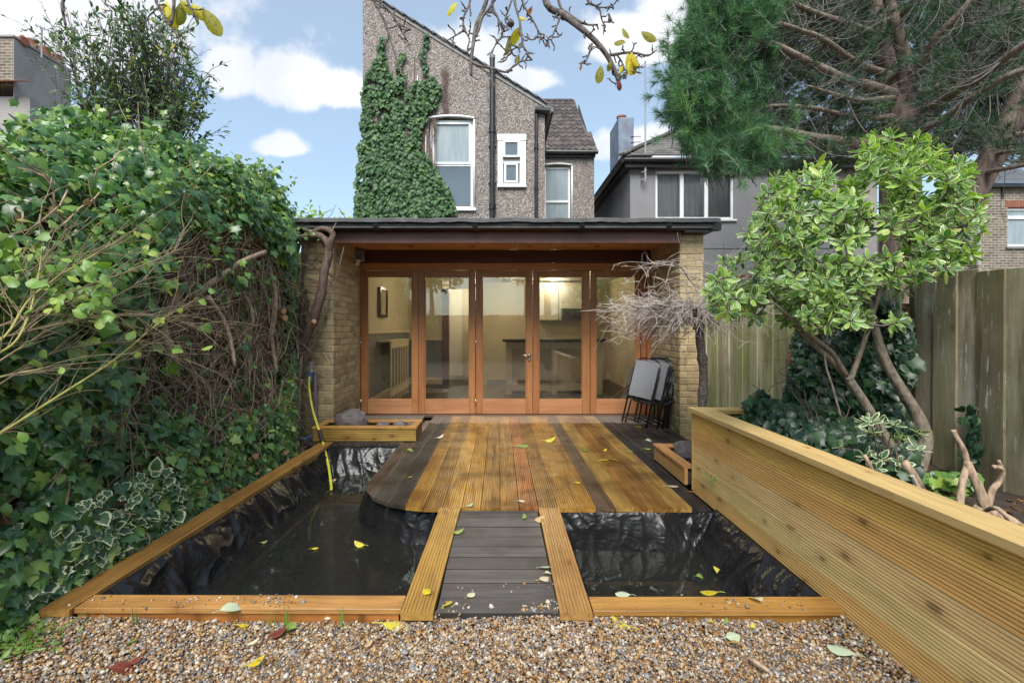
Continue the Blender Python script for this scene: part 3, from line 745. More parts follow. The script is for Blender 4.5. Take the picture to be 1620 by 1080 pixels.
# --- doors
def doors():
    wd = MAT['door_wood']; cA = (.40, .180, .068); cB = (.36, .148, .055)
    S = DY / F
    X = lambda px: (px - CX) * S
    Z = lambda py: HC - (py - CY) * S
    def plank(name, x0, x1, z0, z1, y0, y1, par, col, c=.004):
        """solid timber; grain along its longer side"""
        cx, cz = (x0 + x1) / 2, (z0 + z1) / 2; w, h = x1 - x0, z1 - z0
        if w >= h:
            q = MB().cbox(-w / 2, w / 2, y0, y1, -h / 2, h / 2, c); M = Matrix.Translation((cx, 0, cz))
        else:
            q = MB().cbox(-h / 2, h / 2, y0, y1, -w / 2, w / 2, c); M = Matrix.Translation((cx, 0, cz)) @ Matrix.Rotation(R(90), 4, 'Y')
        return link(name, q.mesh(name), wd, par, mw=M, color=col)
    hd = plank('door_header', X(566), X(1031), Z(428), Z(417), DY - .075, DY + .05, room, (.42, .17, .045))
    plank('door_post', X(561), X(571.4), 0, Z(428.4), DY - .07, DY + .05, room, (.43, .18, .055))
    plank('door_post', X(1021.5), X(1031), 0, Z(428.4), DY - .07, DY + .05, room, (.40, .15, .05))
    plank('door_post', X(1012.5), X(1020.8), 0, Z(428.4), DY - .055, DY + .05, room, (.38, .14, .045))
    plank('door_sill', X(566), X(1031), -.03, .008, DY - .10, DY + .06, room, (.10, .06, .045))
    leafs = [(572, 582, 652.6, 662), (662.5, 672.6, 742.7, 752), (753, 763, 832.5, 842.3), (843, 852.3, 921, 932.6), (933.4, 942.3, 1005, 1012)]
    zt, zb, gt, gb = Z(428.8), .012, Z(437.6), Z(631.5)
    for i, (a, b, c, d) in enumerate(leafs):
        y0, y1 = DY - .03, DY + .02
        lf = plank('door_leaf', X(a), X(b), zb, zt, y0, y1, room, cB)                         # hanging stile carries the leaf
        plank('stile', X(c), X(d), zb, zt, y0, y1, lf, cA)
        plank('top_rail', X(b) + .0012, X(c) - .0012, gt, zt, y0 + .002, y1 - .002, lf, cB)
        plank('bottom_rail', X(b) + .0012, X(c) - .0012, zb, gb, y0 + .002, y1 - .002, lf, (.44, .205, .095))
        inv = lf.matrix_basis.inverted()          # the other pieces are given in scene coordinates
        for ob in lf.children: ob.matrix_basis = inv @ ob.matrix_basis
        gl = MB().box(X(b), X(c), DY - .004, DY + .004, gb, gt); g2 = link('pane', gl.mesh('pane'), MAT['door_glass'], lf, mw=inv)
        bead = MB()
        for (x0, x1, z0, z1) in [(X(b), X(b) + .012, gb, gt), (X(c) - .012, X(c), gb, gt), (X(b) + .012, X(c) - .012, gb, gb + .012), (X(b) + .012, X(c) - .012, gt - .012, gt)]:
            bead.cbox(x0 + .0005, x1 - .0005, DY - .018, DY - .006, z0 + .0005, z1 - .0005, .003)
        link('glazing_bead', bead.mesh('glazing_bead'), wd, lf, mw=inv, color=(.42, .20, .08))
        for hx, on in ((a, i in (0, 2)), (d, i == 4)):
            if on:
                for z in (.18, 1.02, 1.86):
                    q = MB().tube([(X(hx), DY - .036, z - .045), (X(hx), DY - .036, z + .045)], .007, 8)
                    link('hinge', q.mesh('hinge', True), MAT['chrome'], lf, mw=inv)
        if i == 2:
            hx, hz = X(837.5), Z(562)
            q = MB().tube([(hx, DY - .03, hz), (hx, DY - .075, hz), ], .009, 8).tube([(hx + .006, DY - .075, hz), (hx - .115, DY - .075, hz + .006)], .010, 8)
            q.v = q.v; q.tube([(hx, DY - .028, hz), (hx, DY - .036, hz)], .026, 14)
            link('handle', q.mesh('handle', True), MAT['chrome'], lf, mw=inv)
            q = MB().tube([(hx, DY - .028, hz - .065), (hx, DY - .035, hz - .065)], .024, 14)
            link('escutcheon', q.mesh('escutcheon', True), MAT['chrome'], lf, mw=inv)
            q = MB().cbox(hx - .003, hx + .003, DY - .037, DY - .034, hz - .078, hz - .052, .001)
            link('keyhole', q.mesh('keyhole'), MAT['pot_black'], lf, mw=inv)
doors()
# --- the room inside
IX0, IX1, IY0, IY1, IZ = -1.98, 2.60, DY + .07, 12.6, 2.335
def interior():
    MB().box(-2.35, IX1 + .1, IY0, IY1 + .2, -.06, .0).build('room_floor', MAT['dark_floor'], room)
    cl = MB().box(-2.2, IX1 + .1, IY0, IY1 + .2, IZ, IZ + .03).build('room_ceiling', MAT['white_ceiling'], room)
    MB().box(IX0 - .10, IX0, IY0, IY1, 1.18, IZ - .002).build('room_wall', MAT['cream_wall'], room)
    MB().box(IX0 - .10, IX0 + .006, IY0, IY1, 0.002, 1.14).build('room_wall', MAT['grey_wall'], room)
    MB().cbox(IX0 - .10, IX0 + .03, IY0, IY1, 1.14, 1.18, .006).build('dado_rail', MAT['cream_paint'], room)
    MB().cbox(IX0 - .10, IX0 + .022, IY0, IY1, 0.002, .16, .004).build('skirting', MAT['cream_paint'], room)
    MB().box(IX1, IX1 + .1, IY0, IY1, .002, IZ - .002).build('room_wall', MAT['cream_wall'], room)
    # far wall: a cream length, then an opening with dark cupboards beyond, then units
    YB = 10.6; X = lambda px: (px - CX) * YB / F
    MB().box(IX0 + .002, X(700), YB, YB + .12, 1.0, IZ - .003).build('room_wall', MAT['cream_wall'], room)
    MB().box(IX0 + .002, X(700), YB - .004, YB + .12, .002, .97).build('room_wall', MAT['grey_wall'], room)
    MB().cbox(IX0 + .03, X(700), YB - .025, YB + .12, .97, 1.0, .005).build('dado_rail', MAT['cream_paint'], room)
    MB().cbox(IX0 + .03, X(700), YB - .022, YB - .005, .004, .15, .004).build('skirting', MAT['cream_paint'], room)
    MB().cbox(X(700) + .001, X(710), YB - .03, YB + .15, .002, 2.1, .004).build('door_jamb', MAT['brown_paint'], room)
    MB().box(X(710) + .001, X(760), YB, YB + .12, 2.1, IZ - .003).build('room_wall', MAT['cream_wall'], room)
    MB().box(X(760), IX1, YB + .9, YB + 1.0, .002, IZ - .003).build('room_wall', MAT['cream_wall'], room)
    MB().box(IX0, X(720), IY1, IY1 + .1, .002, IZ - .003).build('room_wall', MAT['white_ceiling'], room)
    MB().box(X(720) + .002, IX1, IY1, IY1 + .1, .002, IZ - .003).build('room_wall', MAT['cream_wall'], room)
interior()
MB().box(-.62, -.30, 12.2, 12.55, .002, 1.95).build('tall_cupboard', MAT['dark_cupboard'])
tag(bpy.data.objects['tall_cupboard'], 'tall dark cupboard seen through the open doorway inside', 'cupboard')
def interiors2():
    # framed picture on the left wall
    t = thing('picture', 'small dark framed picture hanging on the cream wall inside', 'picture', loc=(IX0 + .02, 8.1, 1.66))
    m = MB(); w, h = .26, .245
    for (y0, y1, z0, z1) in [(-w, -w + .045, -h, h), (w - .045, w, -h, h), (-w + .045, w - .045, -h, -h + .045), (-w + .045, w - .045, h - .045, h)]:
        m.cbox(0, .035, y0, y1, z0, z1, .004)
    m.build('frame', MAT['worktop'], t); MB().box(.004, .012, -w + .04, w - .04, -h + .04, h - .04).build('print', MAT['picture_art'], t)
    # slatted radiator cover on the left wall
    t = thing('radiator_cover', 'cream slatted radiator cover against the grey dado wall inside', 'radiator cover')
    y0, y1 = 7.75, 9.25; x = IX0 + .03
    MB().cbox(x, x + .22, y0, y1, 1.0, 1.03, .005).build('shelf', MAT['cream_paint'], t)
    m = MB().cbox(x + .19, x + .215, y0, y1, .12, .24, .003); m.build('rail', MAT['cream_paint'], t)
    MB().cbox(x + .19, x + .215, y0, y1, .90, .998, .003).build('rail', MAT['cream_paint'], t)
    me = MB().cbox(0, .022, -.035, .035, .002, .894, .003).mesh('slat')
    for i in range(7): link('slat', me, MAT['cream_paint'], t, mw=Matrix.Translation((x + .191, y0 + .06 + i * (y1 - y0 - .12) / 6, .001)))
    # counter with lattice panels
    t = thing('counter', 'kitchen counter with cream lattice panels and dark worktop inside', 'counter')
    cx0, cx1, cy0, cy1, ch = .12, 1.92, 9.0, 9.55, .98
    MB().cbox(cx0 - .06, cx1 + .06, cy0 - .06, cy1 + .05, ch, ch + .045, .006).build('worktop', MAT['worktop'], t)
    fr = MB()
    for (a, b) in ((cx0, cx0 + .11), (.97, 1.07), (cx1 - .11, cx1)): fr.cbox(a, b, cy0, cy0 + .03, .0, ch - .002, .003)
    for (a, b) in ((cx0 + .111, .969), (1.071, cx1 - .111)):
        fr.cbox(a, b, cy0 + .001, cy0 + .03, ch - .13, ch - .003, .003); fr.cbox(a, b, cy0 + .001, cy0 + .03, .07, .20, .003)
    fr.build('panel_frame', MAT['cream_paint'], t)
    MB().box(cx0 + .02, cx1 - .02, cy0 + .06, cy1, .0, ch - .004).build('carcass', MAT['dark_cupboard'], t)
    lat = MB()
    for (a, b) in ((cx0 + .11, .97), (1.07, cx1 - .11)):
        z0, z1 = .20, ch - .13; w = b - a; h = z1 - z0; k = -h
        while k < w:
            s0 = max(0, -k); s1 = min(h, w - k)
            if s1 - s0 > .02:
                for mir in (0, 1):
                    p0 = Vector((a + k + s0, 0, z0 + s0)); p1 = Vector((a + k + s1, 0, z0 + s1))
                    if mir: p0.x = a + b - p0.x; p1.x = a + b - p1.x
                    yy = cy0 + .012 + mir * .006; d = (p1 - p0).normalized(); nn = Vector((-d.z, 0, d.x)) * .0075
                    lat.add([(p.x, yy, p.z) for p in (p0 - nn, p0 + nn, p1 + nn, p1 - nn)], [(0, 1, 2, 3)])
            k += .042
    lat.build('lattice', MAT['cream_paint'], t, kind='stuff')
    for i, (a, b, z0, z1) in enumerate([(.9, 1.36, 1.42, 2.28), (1.365, 1.95, 1.42, 2.28)]):
        q = MB().cbox(a + .004, b - .004, 11.1, 11.45, z0, z1, .004).build('wall_cupboard', MAT['pale_unit'])
        tag(q, ['plain pale wall cupboard nearer the door handle, above the counter', 'wider pale wall cupboard further from the door handle, above the counter'][i], 'cupboard', 'pale kitchen wall cupboards')
    q = MB().cbox(1.42, 1.85, 10.9, 11.095, 1.44, 1.68, .006); t = q.build('microwave', MAT['dark_cupboard']); tag(t, 'dark microwave fixed below the pale wall cupboards inside', 'microwave')
    MB().cbox(1.46, 1.74, 10.893, 10.899, 1.48, 1.64, .001).build('door', MAT['worktop'], t)
    t = link('loose_board', MB().cbox(-.09, .09, -.008, .008, 0, .62, .003).mesh('loose_board'), MAT['white_ceiling'], mw=Matrix.Translation((1.98, 7.62, .0)) @ Matrix.Rotation(R(14), 4, 'Y'))
    tag(t, 'pale board leaning on the wall just inside the last door', 'board')
    t = link('batten', MB().cbox(-.012, .012, -.012, .012, 0, .55, .002).mesh('batten'), MAT['cut_wood'], mw=Matrix.Translation((1.58, 7.5, .01)) @ Matrix.Rotation(R(52), 4, 'Y'))
    tag(t, 'thin wooden batten leaning beside the pale board inside', 'batten')
    # lit ceiling lamps inside (a warm glow shows in the top of the fourth pane)
    for (x, y, e, wh) in [(-.7, 8.6, 9, 'nearest the picture'), (.9, 8.6, 9, 'over the front of the counter'), (.3, 10.2, 10, 'behind the counter'), (-.9, 11.8, 12, 'beyond the open doorway'), (1.2, 10.9, 7, 'in front of the pale wall cupboards')]:
        t = thing('ceiling_lamp', 'warm round ceiling lamp lit inside, ' + wh, 'lamp', 'ceiling lamps inside the room', loc=(x, y, IZ - .03))
        MB().lathe((0, 0, 0), [(.05, .0), (.06, .01), (.06, .029), (.02, .029)], 14).build('rim', MAT['chrome'], t)
        l = bpy.data.lights.new('bulb', 'POINT'); l.energy = e; l.color = (1, .80, .52); l.shadow_soft_size = .06
        lo = bpy.data.objects.new('bulb', l); COL.objects.link(lo); lo.parent = t; lo.location = (0, 0, -.06)
interiors2()
# ================================================================== TERRACE HOUSE behind
house = thing('terrace_house', 'tall pebbledashed house wing with sloping roof edge behind the garden room', 'house')
HY = 10.5; hs = HY / F
HX = lambda px, Y=HY: (px - CX) * Y / F
HZ = lambda py, Y=HY: HC - (py - CY) * Y / F
def arch_hole_window(*a): pass
def house_build():
    def wall(poly, y0, y1): return MB().prism(poly, y0, y1)
    xl, xr = HX(574), HX(862); ztl = HZ(-12); ztr = HZ(166)
    # windows of the gable as reveals: the wall is laid in strips round them
    w1 = (HX(679), HX(749), HZ(334), HZ(186)); w2 = (HX(788), HX(831), HZ(296), HZ(214))
    top = lambda x: ztl + (ztr - ztl) * (x - xl) / (xr - xl)
    T = .25; m = MB(); zb = 2.50
    def strip(x0, x1, z0, z1=None):
        if z1 is None: poly = [(x0, z0), (x1, z0), (x1, top(x1)), (x0, top(x0))]
        else: poly = [(x0, z0), (x1, z0), (x1, z1), (x0, z1)]
        m.prism(poly, HY, HY + T)
    xs = [xl, w1[0], w1[1], w2[0], w2[1], xr]
    strip(xl, w1[0], zb); strip(w1[1], w2[0], zb); strip(w2[1], xr, zb)
    for w in (w1, w2): strip(w[0], w[1], zb, w[2])
    # over the small window straight, over the large one a shallow arch
    strip(w2[0], w2[1], w2[3])
    na = 8
    for i in range(na):
        a, b = w1[0] + (w1[1] - w1[0]) * i / na, w1[0] + (w1[1] - w1[0]) * (i + 1) / na
        ar = lambda x: w1[3] - .045 * ((2 * (x - w1[0]) / (w1[1] - w1[0]) - 1) ** 2)
        m.prism([(a, ar(a)), (b, ar(b)), (b, top(b)), (a, top(a))], HY, HY + T)
    g = m.build('wall', MAT['pebbledash'], house)
    # side and rear of the wing
    MB().prism([(xl, zb), (xl + .25, zb), (xl + .25, top(xl + .25) - .02), (xl, top(xl) - .02)], HY + T, 15).build('wall', MAT['pebbledash'], house); MB().prism([(xr - .25, zb), (xr, zb), (xr, ztr - .03), (xr - .25, ztr)], HY + T, 15).build('wall', MAT['pebbledash'], house)
    for (x0, x1) in ((xl, -2.36), (2.71, 2.85)): MB().box(x0, x1, HY + .002, 15, GZ, zb - .002).build('wall', MAT['pebbledash'], house)
    # verge and roof slope of the wing
    ang = math.atan2(ztl - ztr, xr - xl); L = math.hypot(xr - xl + .22, ztl - ztr + .14)
    d = Vector((math.cos(ang), 0, -math.sin(ang)))
    p0 = Vector((xl - .03, 0, ztl + .02)); nn = Vector((math.sin(ang), 0, math.cos(ang)))
    m = MB(); q = [p0, p0 + d * L, p0 + d * L + nn * .03, p0 + nn * .03]
    m.prism([(v.x, v.z) for v in q], HY - .03, 15); m.build('roof', MAT['slate'], house)
    me = MB().cbox(-.16, .16, -.10, .12, 0, .022, .003, .004).mesh('verge_slate')
    nrow = int(L / .26)
    for i in range(nrow):
        p = p0 + d * (.13 + i * .26) + nn * (.034 + .0)
        M = Matrix.Translation((p.x, HY + .03, p.z)) @ Matrix.Rotation(ang + R(4) + random.uniform(-.02, .02), 4, 'Y')
        link('verge_slate', me, MAT['slate'], house, mw=M)
    # cement fillet under the slates
    m = MB(); q = [p0 - nn * .05, p0 + d * L - nn * .05, p0 + d * L - nn * .002, p0 - nn * .002]
    m.prism([(v.x, v.z) for v in q], HY - .022, HY - .002); m.build('verge_fillet', MAT['pale_render'], house)
    # --- windows
    def upvc(name, x0, x1, z0, z1, y, panes, fw=.055):
        """panes: list of (x0,x1,z0,z1,material) within the frame"""
        w = MB()
        w.cbox(x0, x0 + fw, y, y + .07, z0, z1, .005); w.cbox(x1 - fw, x1, y, y + .07, z0, z1, .005)
        w.cbox(x0 + fw + .001, x1 - fw - .001, y, y + .07, z0, z0 + fw, .005); w.cbox(x0 + fw + .001, x1 - fw - .001, y, y + .07, z1 - fw, z1, .005)
        wo = w.build(name, MAT['white_upvc'], house)
        for (a, b, c, d_, mt, cas) in panes:
            if cas:
                f = .045; q = MB()
                q.cbox(a, a + f, y - .018, y + .04, c, d_, .005); q.cbox(b - f, b, y - .018, y + .04, c, d_, .005)
                q.cbox(a + f + .001, b - f - .001, y - .018, y + .04, c, c + f, .005); q.cbox(a + f + .001, b - f - .001, y - .018, y + .04, d_ - f, d_, .005)
                q.build('casement', MAT['white_upvc'], wo); a += f; b -= f; c += f; d_ -= f
            MB().box(a, b, y + .02, y + .032, c, d_).build('pane', MAT[mt], wo)
        return wo
    y = HY + .07; x0, x1, z0, z1 = w1
    zm = HZ(260)
    wn = upvc('window', x0 + .01, x1 - .01, z0 + .06, z1 - .03, y, [(x0 + .06, x1 - .06, zm + .02, z1 - .08, 'frosted_glass', True), (x0 + .07, x1 - .07, z0 + .12, zm - .02, 'window_glass', False)])
    MB().cbox(x0 + .066, x1 - .066, y + .001, y + .06, zm - .02, zm + .018, .004).build('transom', MAT['white_upvc'], wn)
    MB().cbox(x0 - .05, x1 + .06, HY - .06, y - .002, z0 - .002, z0 + .055, .008).build('sill', MAT['white_upvc'], wn)
    MB().box(x0 + .05, x1 - .05, y + .3, y + .32, z0, z1 - .05).build('blind', MAT['grey_wall'], wn)
    m = MB()          # thin white arched bead over the opening and down its right side
    pa = [(lerp(x0 - .04, x1 + .03, i / 10), HY - .012, z1 - .05 * (2 * i / 10 - 1) ** 2 + .03) for i in range(11)]
    m.tube(pa, .026, 6); m.tube([(x1 + .018, HY - .008, z1 - .05), (x1 + .018, HY - .008, z0 + .05)], .022, 6); m.build('hood_bead', MAT['white_upvc'], wn, smooth=True)
    x0, x1, z0, z1 = w2
    m = MB().cbox(x0 - .015, x1 + .015, HY - .03, HY - .001, z0, HZ(222), .004)
    m = MB(); a0, a1 = HX(796), HX(822); b0, b1 = HX(797.5), HX(819.5)
    u = (HZ(250), HZ(223)); l = (HZ(290), HZ(259))
    for (p, q, r, s_) in [(x0 - .01, a0, z0, z1), (a1, x1 + .01, z0, z1), (a0 + .0, a1, u[1], z1), (a0, a1, l[1], u[0]), (a0, a1, z0, l[0])]:
        m.cbox(p + .0006, q - .0006, HY - .03, HY + .10, r, s_, .003)
    ws = m.build('window', MAT['white_upvc'], house)
    MB().cbox(x0 - .02, x1 + .02, HY - .045, HY - .031, HZ(223), z1 + .01, .004).build('head_board', MAT['white_upvc'], ws)
    MB().cbox(x0 - .02, x1 + .02, HY - .07, HY - .031, z0 - .02, z0 + .035, .006).build('sill', MAT['white_upvc'], ws)
    for (p, q, mt) in ((u, (a0, a1), 'window_glass'), (l, (b0, b1), 'window_glass')):
        f = MB(); a, b = q; k = .045
        f.cbox(a, a + k, HY - .05, HY - .0, p[0], p[1], .004); f.cbox(b - k, b, HY - .05, HY, p[0], p[1], .004)
        f.cbox(a + k + .001, b - k - .001, HY - .05, HY, p[0], p[0] + k, .004); f.cbox(a + k + .001, b - k - .001, HY - .05, HY, p[1] - k, p[1], .004)
        f.build('casement', MAT['white_upvc'], ws); MB().box(a + k, b - k, HY - .02, HY - .01, p[0] + k, p[1] - k).build('pane', MAT[mt], ws)
    MB().box(a0, a1, HY + .02, HY + .03, z0, z1).build('blind', MAT['grey_wall'], ws)
    MB().cbox(a0 - .01, a1 + .01, HY - .075, HY - .05, HZ(253), HZ(250), .003).build('drip_bar', MAT['worktop'], ws)
    # --- pipes
    x = HX(779); r = .058; yp = HY - .085
    m = MB().tube([(x, yp, 2.5), (x, yp, HZ(96))], r, 14); sp = m.build('soil_pipe', MAT['black_plastic'], house, smooth=False)
    for pyc in (208, 328): MB().tube([(x, yp, HZ(pyc + 5)), (x, yp, HZ(pyc - 5))], .078, 14).build('collar', MAT['black_plastic'], sp)
    MB().tube([(x, yp, HZ(97)), (x, yp, HZ(92))], .064, 14).build('vent_cap', MAT['lead'], sp)
    for pyc in (232, 290): MB().cbox(x - .085, x + .085, yp + .03, HY, HZ(pyc) - .015, HZ(pyc) + .015, .003).build('pipe_bracket', MAT['black_plastic'], sp)
    x = HX(848); yp = HY - .06
    m = MB().tube([(x, yp, 2.5), (x, yp, HZ(183))], .036, 12); dp = m.build('downpipe', MAT['black_plastic'], house)
    for pyc in (234, 300): MB().tube([(x, yp, HZ(pyc + 3)), (x, yp, HZ(pyc - 3))], .05, 12).build('collar', MAT['black_plastic'], dp)
    m = MB().tube([(HX(846), HY - .07, HZ(176)), (HX(869), HY - .07, HZ(178))], .065, 12); m.tube([(HX(868), HY - .07, HZ(178)), (HX(866), HY + 2.4, HZ(178) - .02)], .06, 12)
    m.build('gutter', MAT['black_plastic'], house)
    m = MB().tube([(HX(661), HY - .02, HZ(120)), (HX(658.5), HY - .02, HZ(210)), (HX(657), HY - .02, HZ(300))], .013, 6); m.build('conduit', MAT['white_upvc'], house)
    m = MB().tube([(HX(674), HY - .015, HZ(215)), (HX(673), HY - .015, HZ(265))], .010, 6); m.build('conduit', MAT['white_upvc'], house)
    # --- the set-back range to the right, tiled roof
    Y2 = 12.5; x0, x1 = HX(858, Y2), HX(940, Y2); ze = HZ(240, Y2); zr = 8.26; yr = 14.96
    wa, wb, wz0, wz1 = HX(860, Y2), HX(903.5, Y2), HZ(352, Y2), HZ(261, Y2)
    m = MB(); m.box(wb, x1, Y2, Y2 + .25, 2.5, ze - .02); m.box(x0, wa, Y2, Y2 + .25, 2.5, ze - .02)
    for i in range(8):
        a, b = lerp(wa, wb, i / 8), lerp(wa, wb, (i + 1) / 8); ar = lambda x: wz1 - .035 * (2 * (x - wa) / (wb - wa) - 1) ** 2
        m.prism([(a, ar(a)), (b, ar(b)), (b, ze - .02), (a, ze - .02)], Y2, Y2 + .25)
    m.box(wa, wb, Y2, Y2 + .25, 2.5, wz0); m.box(2.86, x1, Y2, Y2 + .25, GZ, 2.498) if x1 > 2.9 else None
    m.build('wall', MAT['pebbledash'], house)
    m = MB(); q = [(x1 - .25, Y2 + .25), (x1, Y2 + .25)]
    m.v += [(x1, Y2 + .25, 2.5), (x1, yr + 2.4, 2.5), (x1, yr + 2.4, ze - .05), (x1, yr, zr - .08), (x1, Y2 + .25, ze - .02 + .22)]; m.f.append((0, 1, 2, 3, 4)); m.build('wall', MAT['pebbledash'], house)
    zm = HZ(318, Y2)
    wn = upvc('window', wa + .01, wb - .01, wz0 + .02, wz1 - .03, Y2 + .07, [(wa + .07, wb - .07, zm + .03, wz1 - .09, 'frosted_glass', False), (wa + .07, wb - .07, wz0 + .08, zm - .03, 'frosted_glass', False)])
    MB().cbox(wa + .066, wb - .066, Y2 + .055, Y2 + .12, zm - .03, zm + .03, .005).build('transom', MAT['white_upvc'], wn)
    m = MB(); m.tube([(lerp(wa - .01, wb + .03, i / 8), Y2 - .012, wz1 - .035 * (2 * i / 8 - 1) ** 2 + .03) for i in range(9)], .022, 6); m.tube([(wb + .02, Y2 - .01, wz1 - .03), (wb + .02, Y2 - .01, wz0)], .02, 6)
    m.build('hood_bead', MAT['white_upvc'], wn, smooth=True)
    tile_roof(house, Vector((x0 - .2, Y2 - .10, ze)), Vector((x1 + .05, Y2 - .10, ze)), Vector((HX(905, yr), yr, zr)), Vector((x0 - .2, yr, zr)), 9, 13, 'roof_tile', MAT['pantile'], MAT['slate'], wave=True)
    MB().tube([(x0 - .2, yr, zr + .0), (HX(906, yr), yr, zr + .0)], .07, 8).build('ridge', MAT['pantile'], house)
    m = MB().tube([(x0, Y2 - .14, ze - .05), (x1 + .07, Y2 - .14, ze - .06)], .055, 10); m.build('gutter', MAT['black_plastic'], house)
    MB().box(x0, x1 + .02, Y2 - .08, Y2 - .002, ze - .16, ze - .03).build('fascia', MAT['black_plastic'], house)
    # white repair patch: two pale tiles read as part of the roof
def tile_roof(parent, a, b, c, d, nc, nr, name, mat, under, wave=False, skip=None, maxn=300):
    """tiles on the slope a-b (eaves, left to right), d-c (ridge); each tile an object sharing one mesh"""
    eave = (b - a); up = (d - a); L = eave.length; H = up.length; ex = eave.normalized(); uz = up.normalized(); nz = ex.cross(uz).normalized()
    m = MB(); m.add([a - nz * .03, b - nz * .03, c - nz * .03, d - nz * .03], [(0, 1, 2, 3)]); m.build('roof', under, parent)
    tw = L / nc; th = H / nr
    q = MB(); k = 6 if wave else 1
    for yy, lift in ((0.0, .026), (th * 1.25, .006)):
        for i in range(k + 1):
            x = tw * i / k; z = (.018 * math.cos(2 * math.pi * i / k) if wave else .0)
            q.v.append((x + (.001 if i == 0 else -.001 if i == k else 0), yy, z + lift))
    n1 = k + 1
    q.v += [(x, y - .0, z - .018) for x, y, z in q.v[:n1]]
    q.f = [(i, i + 1, n1 + i + 1, n1 + i) for i in range(k)] + [(2 * n1 + i, 2 * n1 + i + 1, i + 1, i) for i in range(k)]
    me = q.mesh(name, False); cnt = 0; rest = MB()
    rc = (c - b)
    for r in range(nr):
        t0 = r / nr
        xr_ = (b + rc * ((r + .35) / nr) - a).dot(ex)
        for col in range(nc + 1):
            x = col * tw + (0 if wave else (r % 2) * tw / 2)
            if x + tw * .6 > xr_: continue
            p = a + ex * x + uz * (r * th)
            if skip and skip(p): continue
            M = Matrix(((ex.x, uz.x, nz.x, p.x), (ex.y, uz.y, nz.y, p.y), (ex.z, uz.z, nz.z, p.z), (0, 0, 0, 1))) @ Matrix.Rotation(random.uniform(-.012, .012), 4, 'Z')
            if cnt < maxn: link(name, me, mat, parent, mw=M)
            else: rest.add([M @ v.co for v in me.vertices], [tuple(f.vertices) for f in me.polygons])
            cnt += 1
    if rest.v: rest.build(name, mat, parent, kind='stuff')
house_build()
# a crumpled sheet and an orange rag on the flat roof
m = MB(); nx, ny = 16, 8
for j in range(ny + 1):
    for i in range(nx + 1):
        u, v = i / nx, j / ny
        px = lerp(838, 916, u); h = max(0, 1 - abs(u - .38) / .6) ** 1.4 * .30 * (1 - .7 * abs(v - .4))
        m.v.append((HX(px, 8.2) , 8.2 + (v - .5) * .6, Z_ROOF + .012 + max(0, h * (.75 + .5 * mnoise.noise(Vector((u * 5, v * 4, 2)))))))
for j in range(ny):
    for i in range(nx): a = j * (nx + 1) + i; m.f.append((a, a + 1, a + nx + 2, a + nx + 1))
o = m.build('tarpaulin', MAT['tarp'], smooth=False); tag(o, 'crumpled grey sheet lying on the flat roof below the tiled range', 'tarpaulin')
m = MB()
for j in range(7):
    for i in range(7):
        a = HX(852, 8.0) + (i - 3) * .022; m.v.append((a + .01 * mnoise.noise(Vector((i, j, 0))), 7.95 + .03 * mnoise.noise(Vector((i * .7, j * .7, 5))), Z_ROOF + .02 + j * .028 * (1 - .05 * (i - 3) ** 2)))
for j in range(6):
    for i in range(6): a = j * 7 + i; m.f.append((a, a + 1, a + 8, a + 7))
o = m.build('rag', MAT['orange_rag']); tag(o, 'small orange rag caught by the downpipe on the flat roof', 'rag')
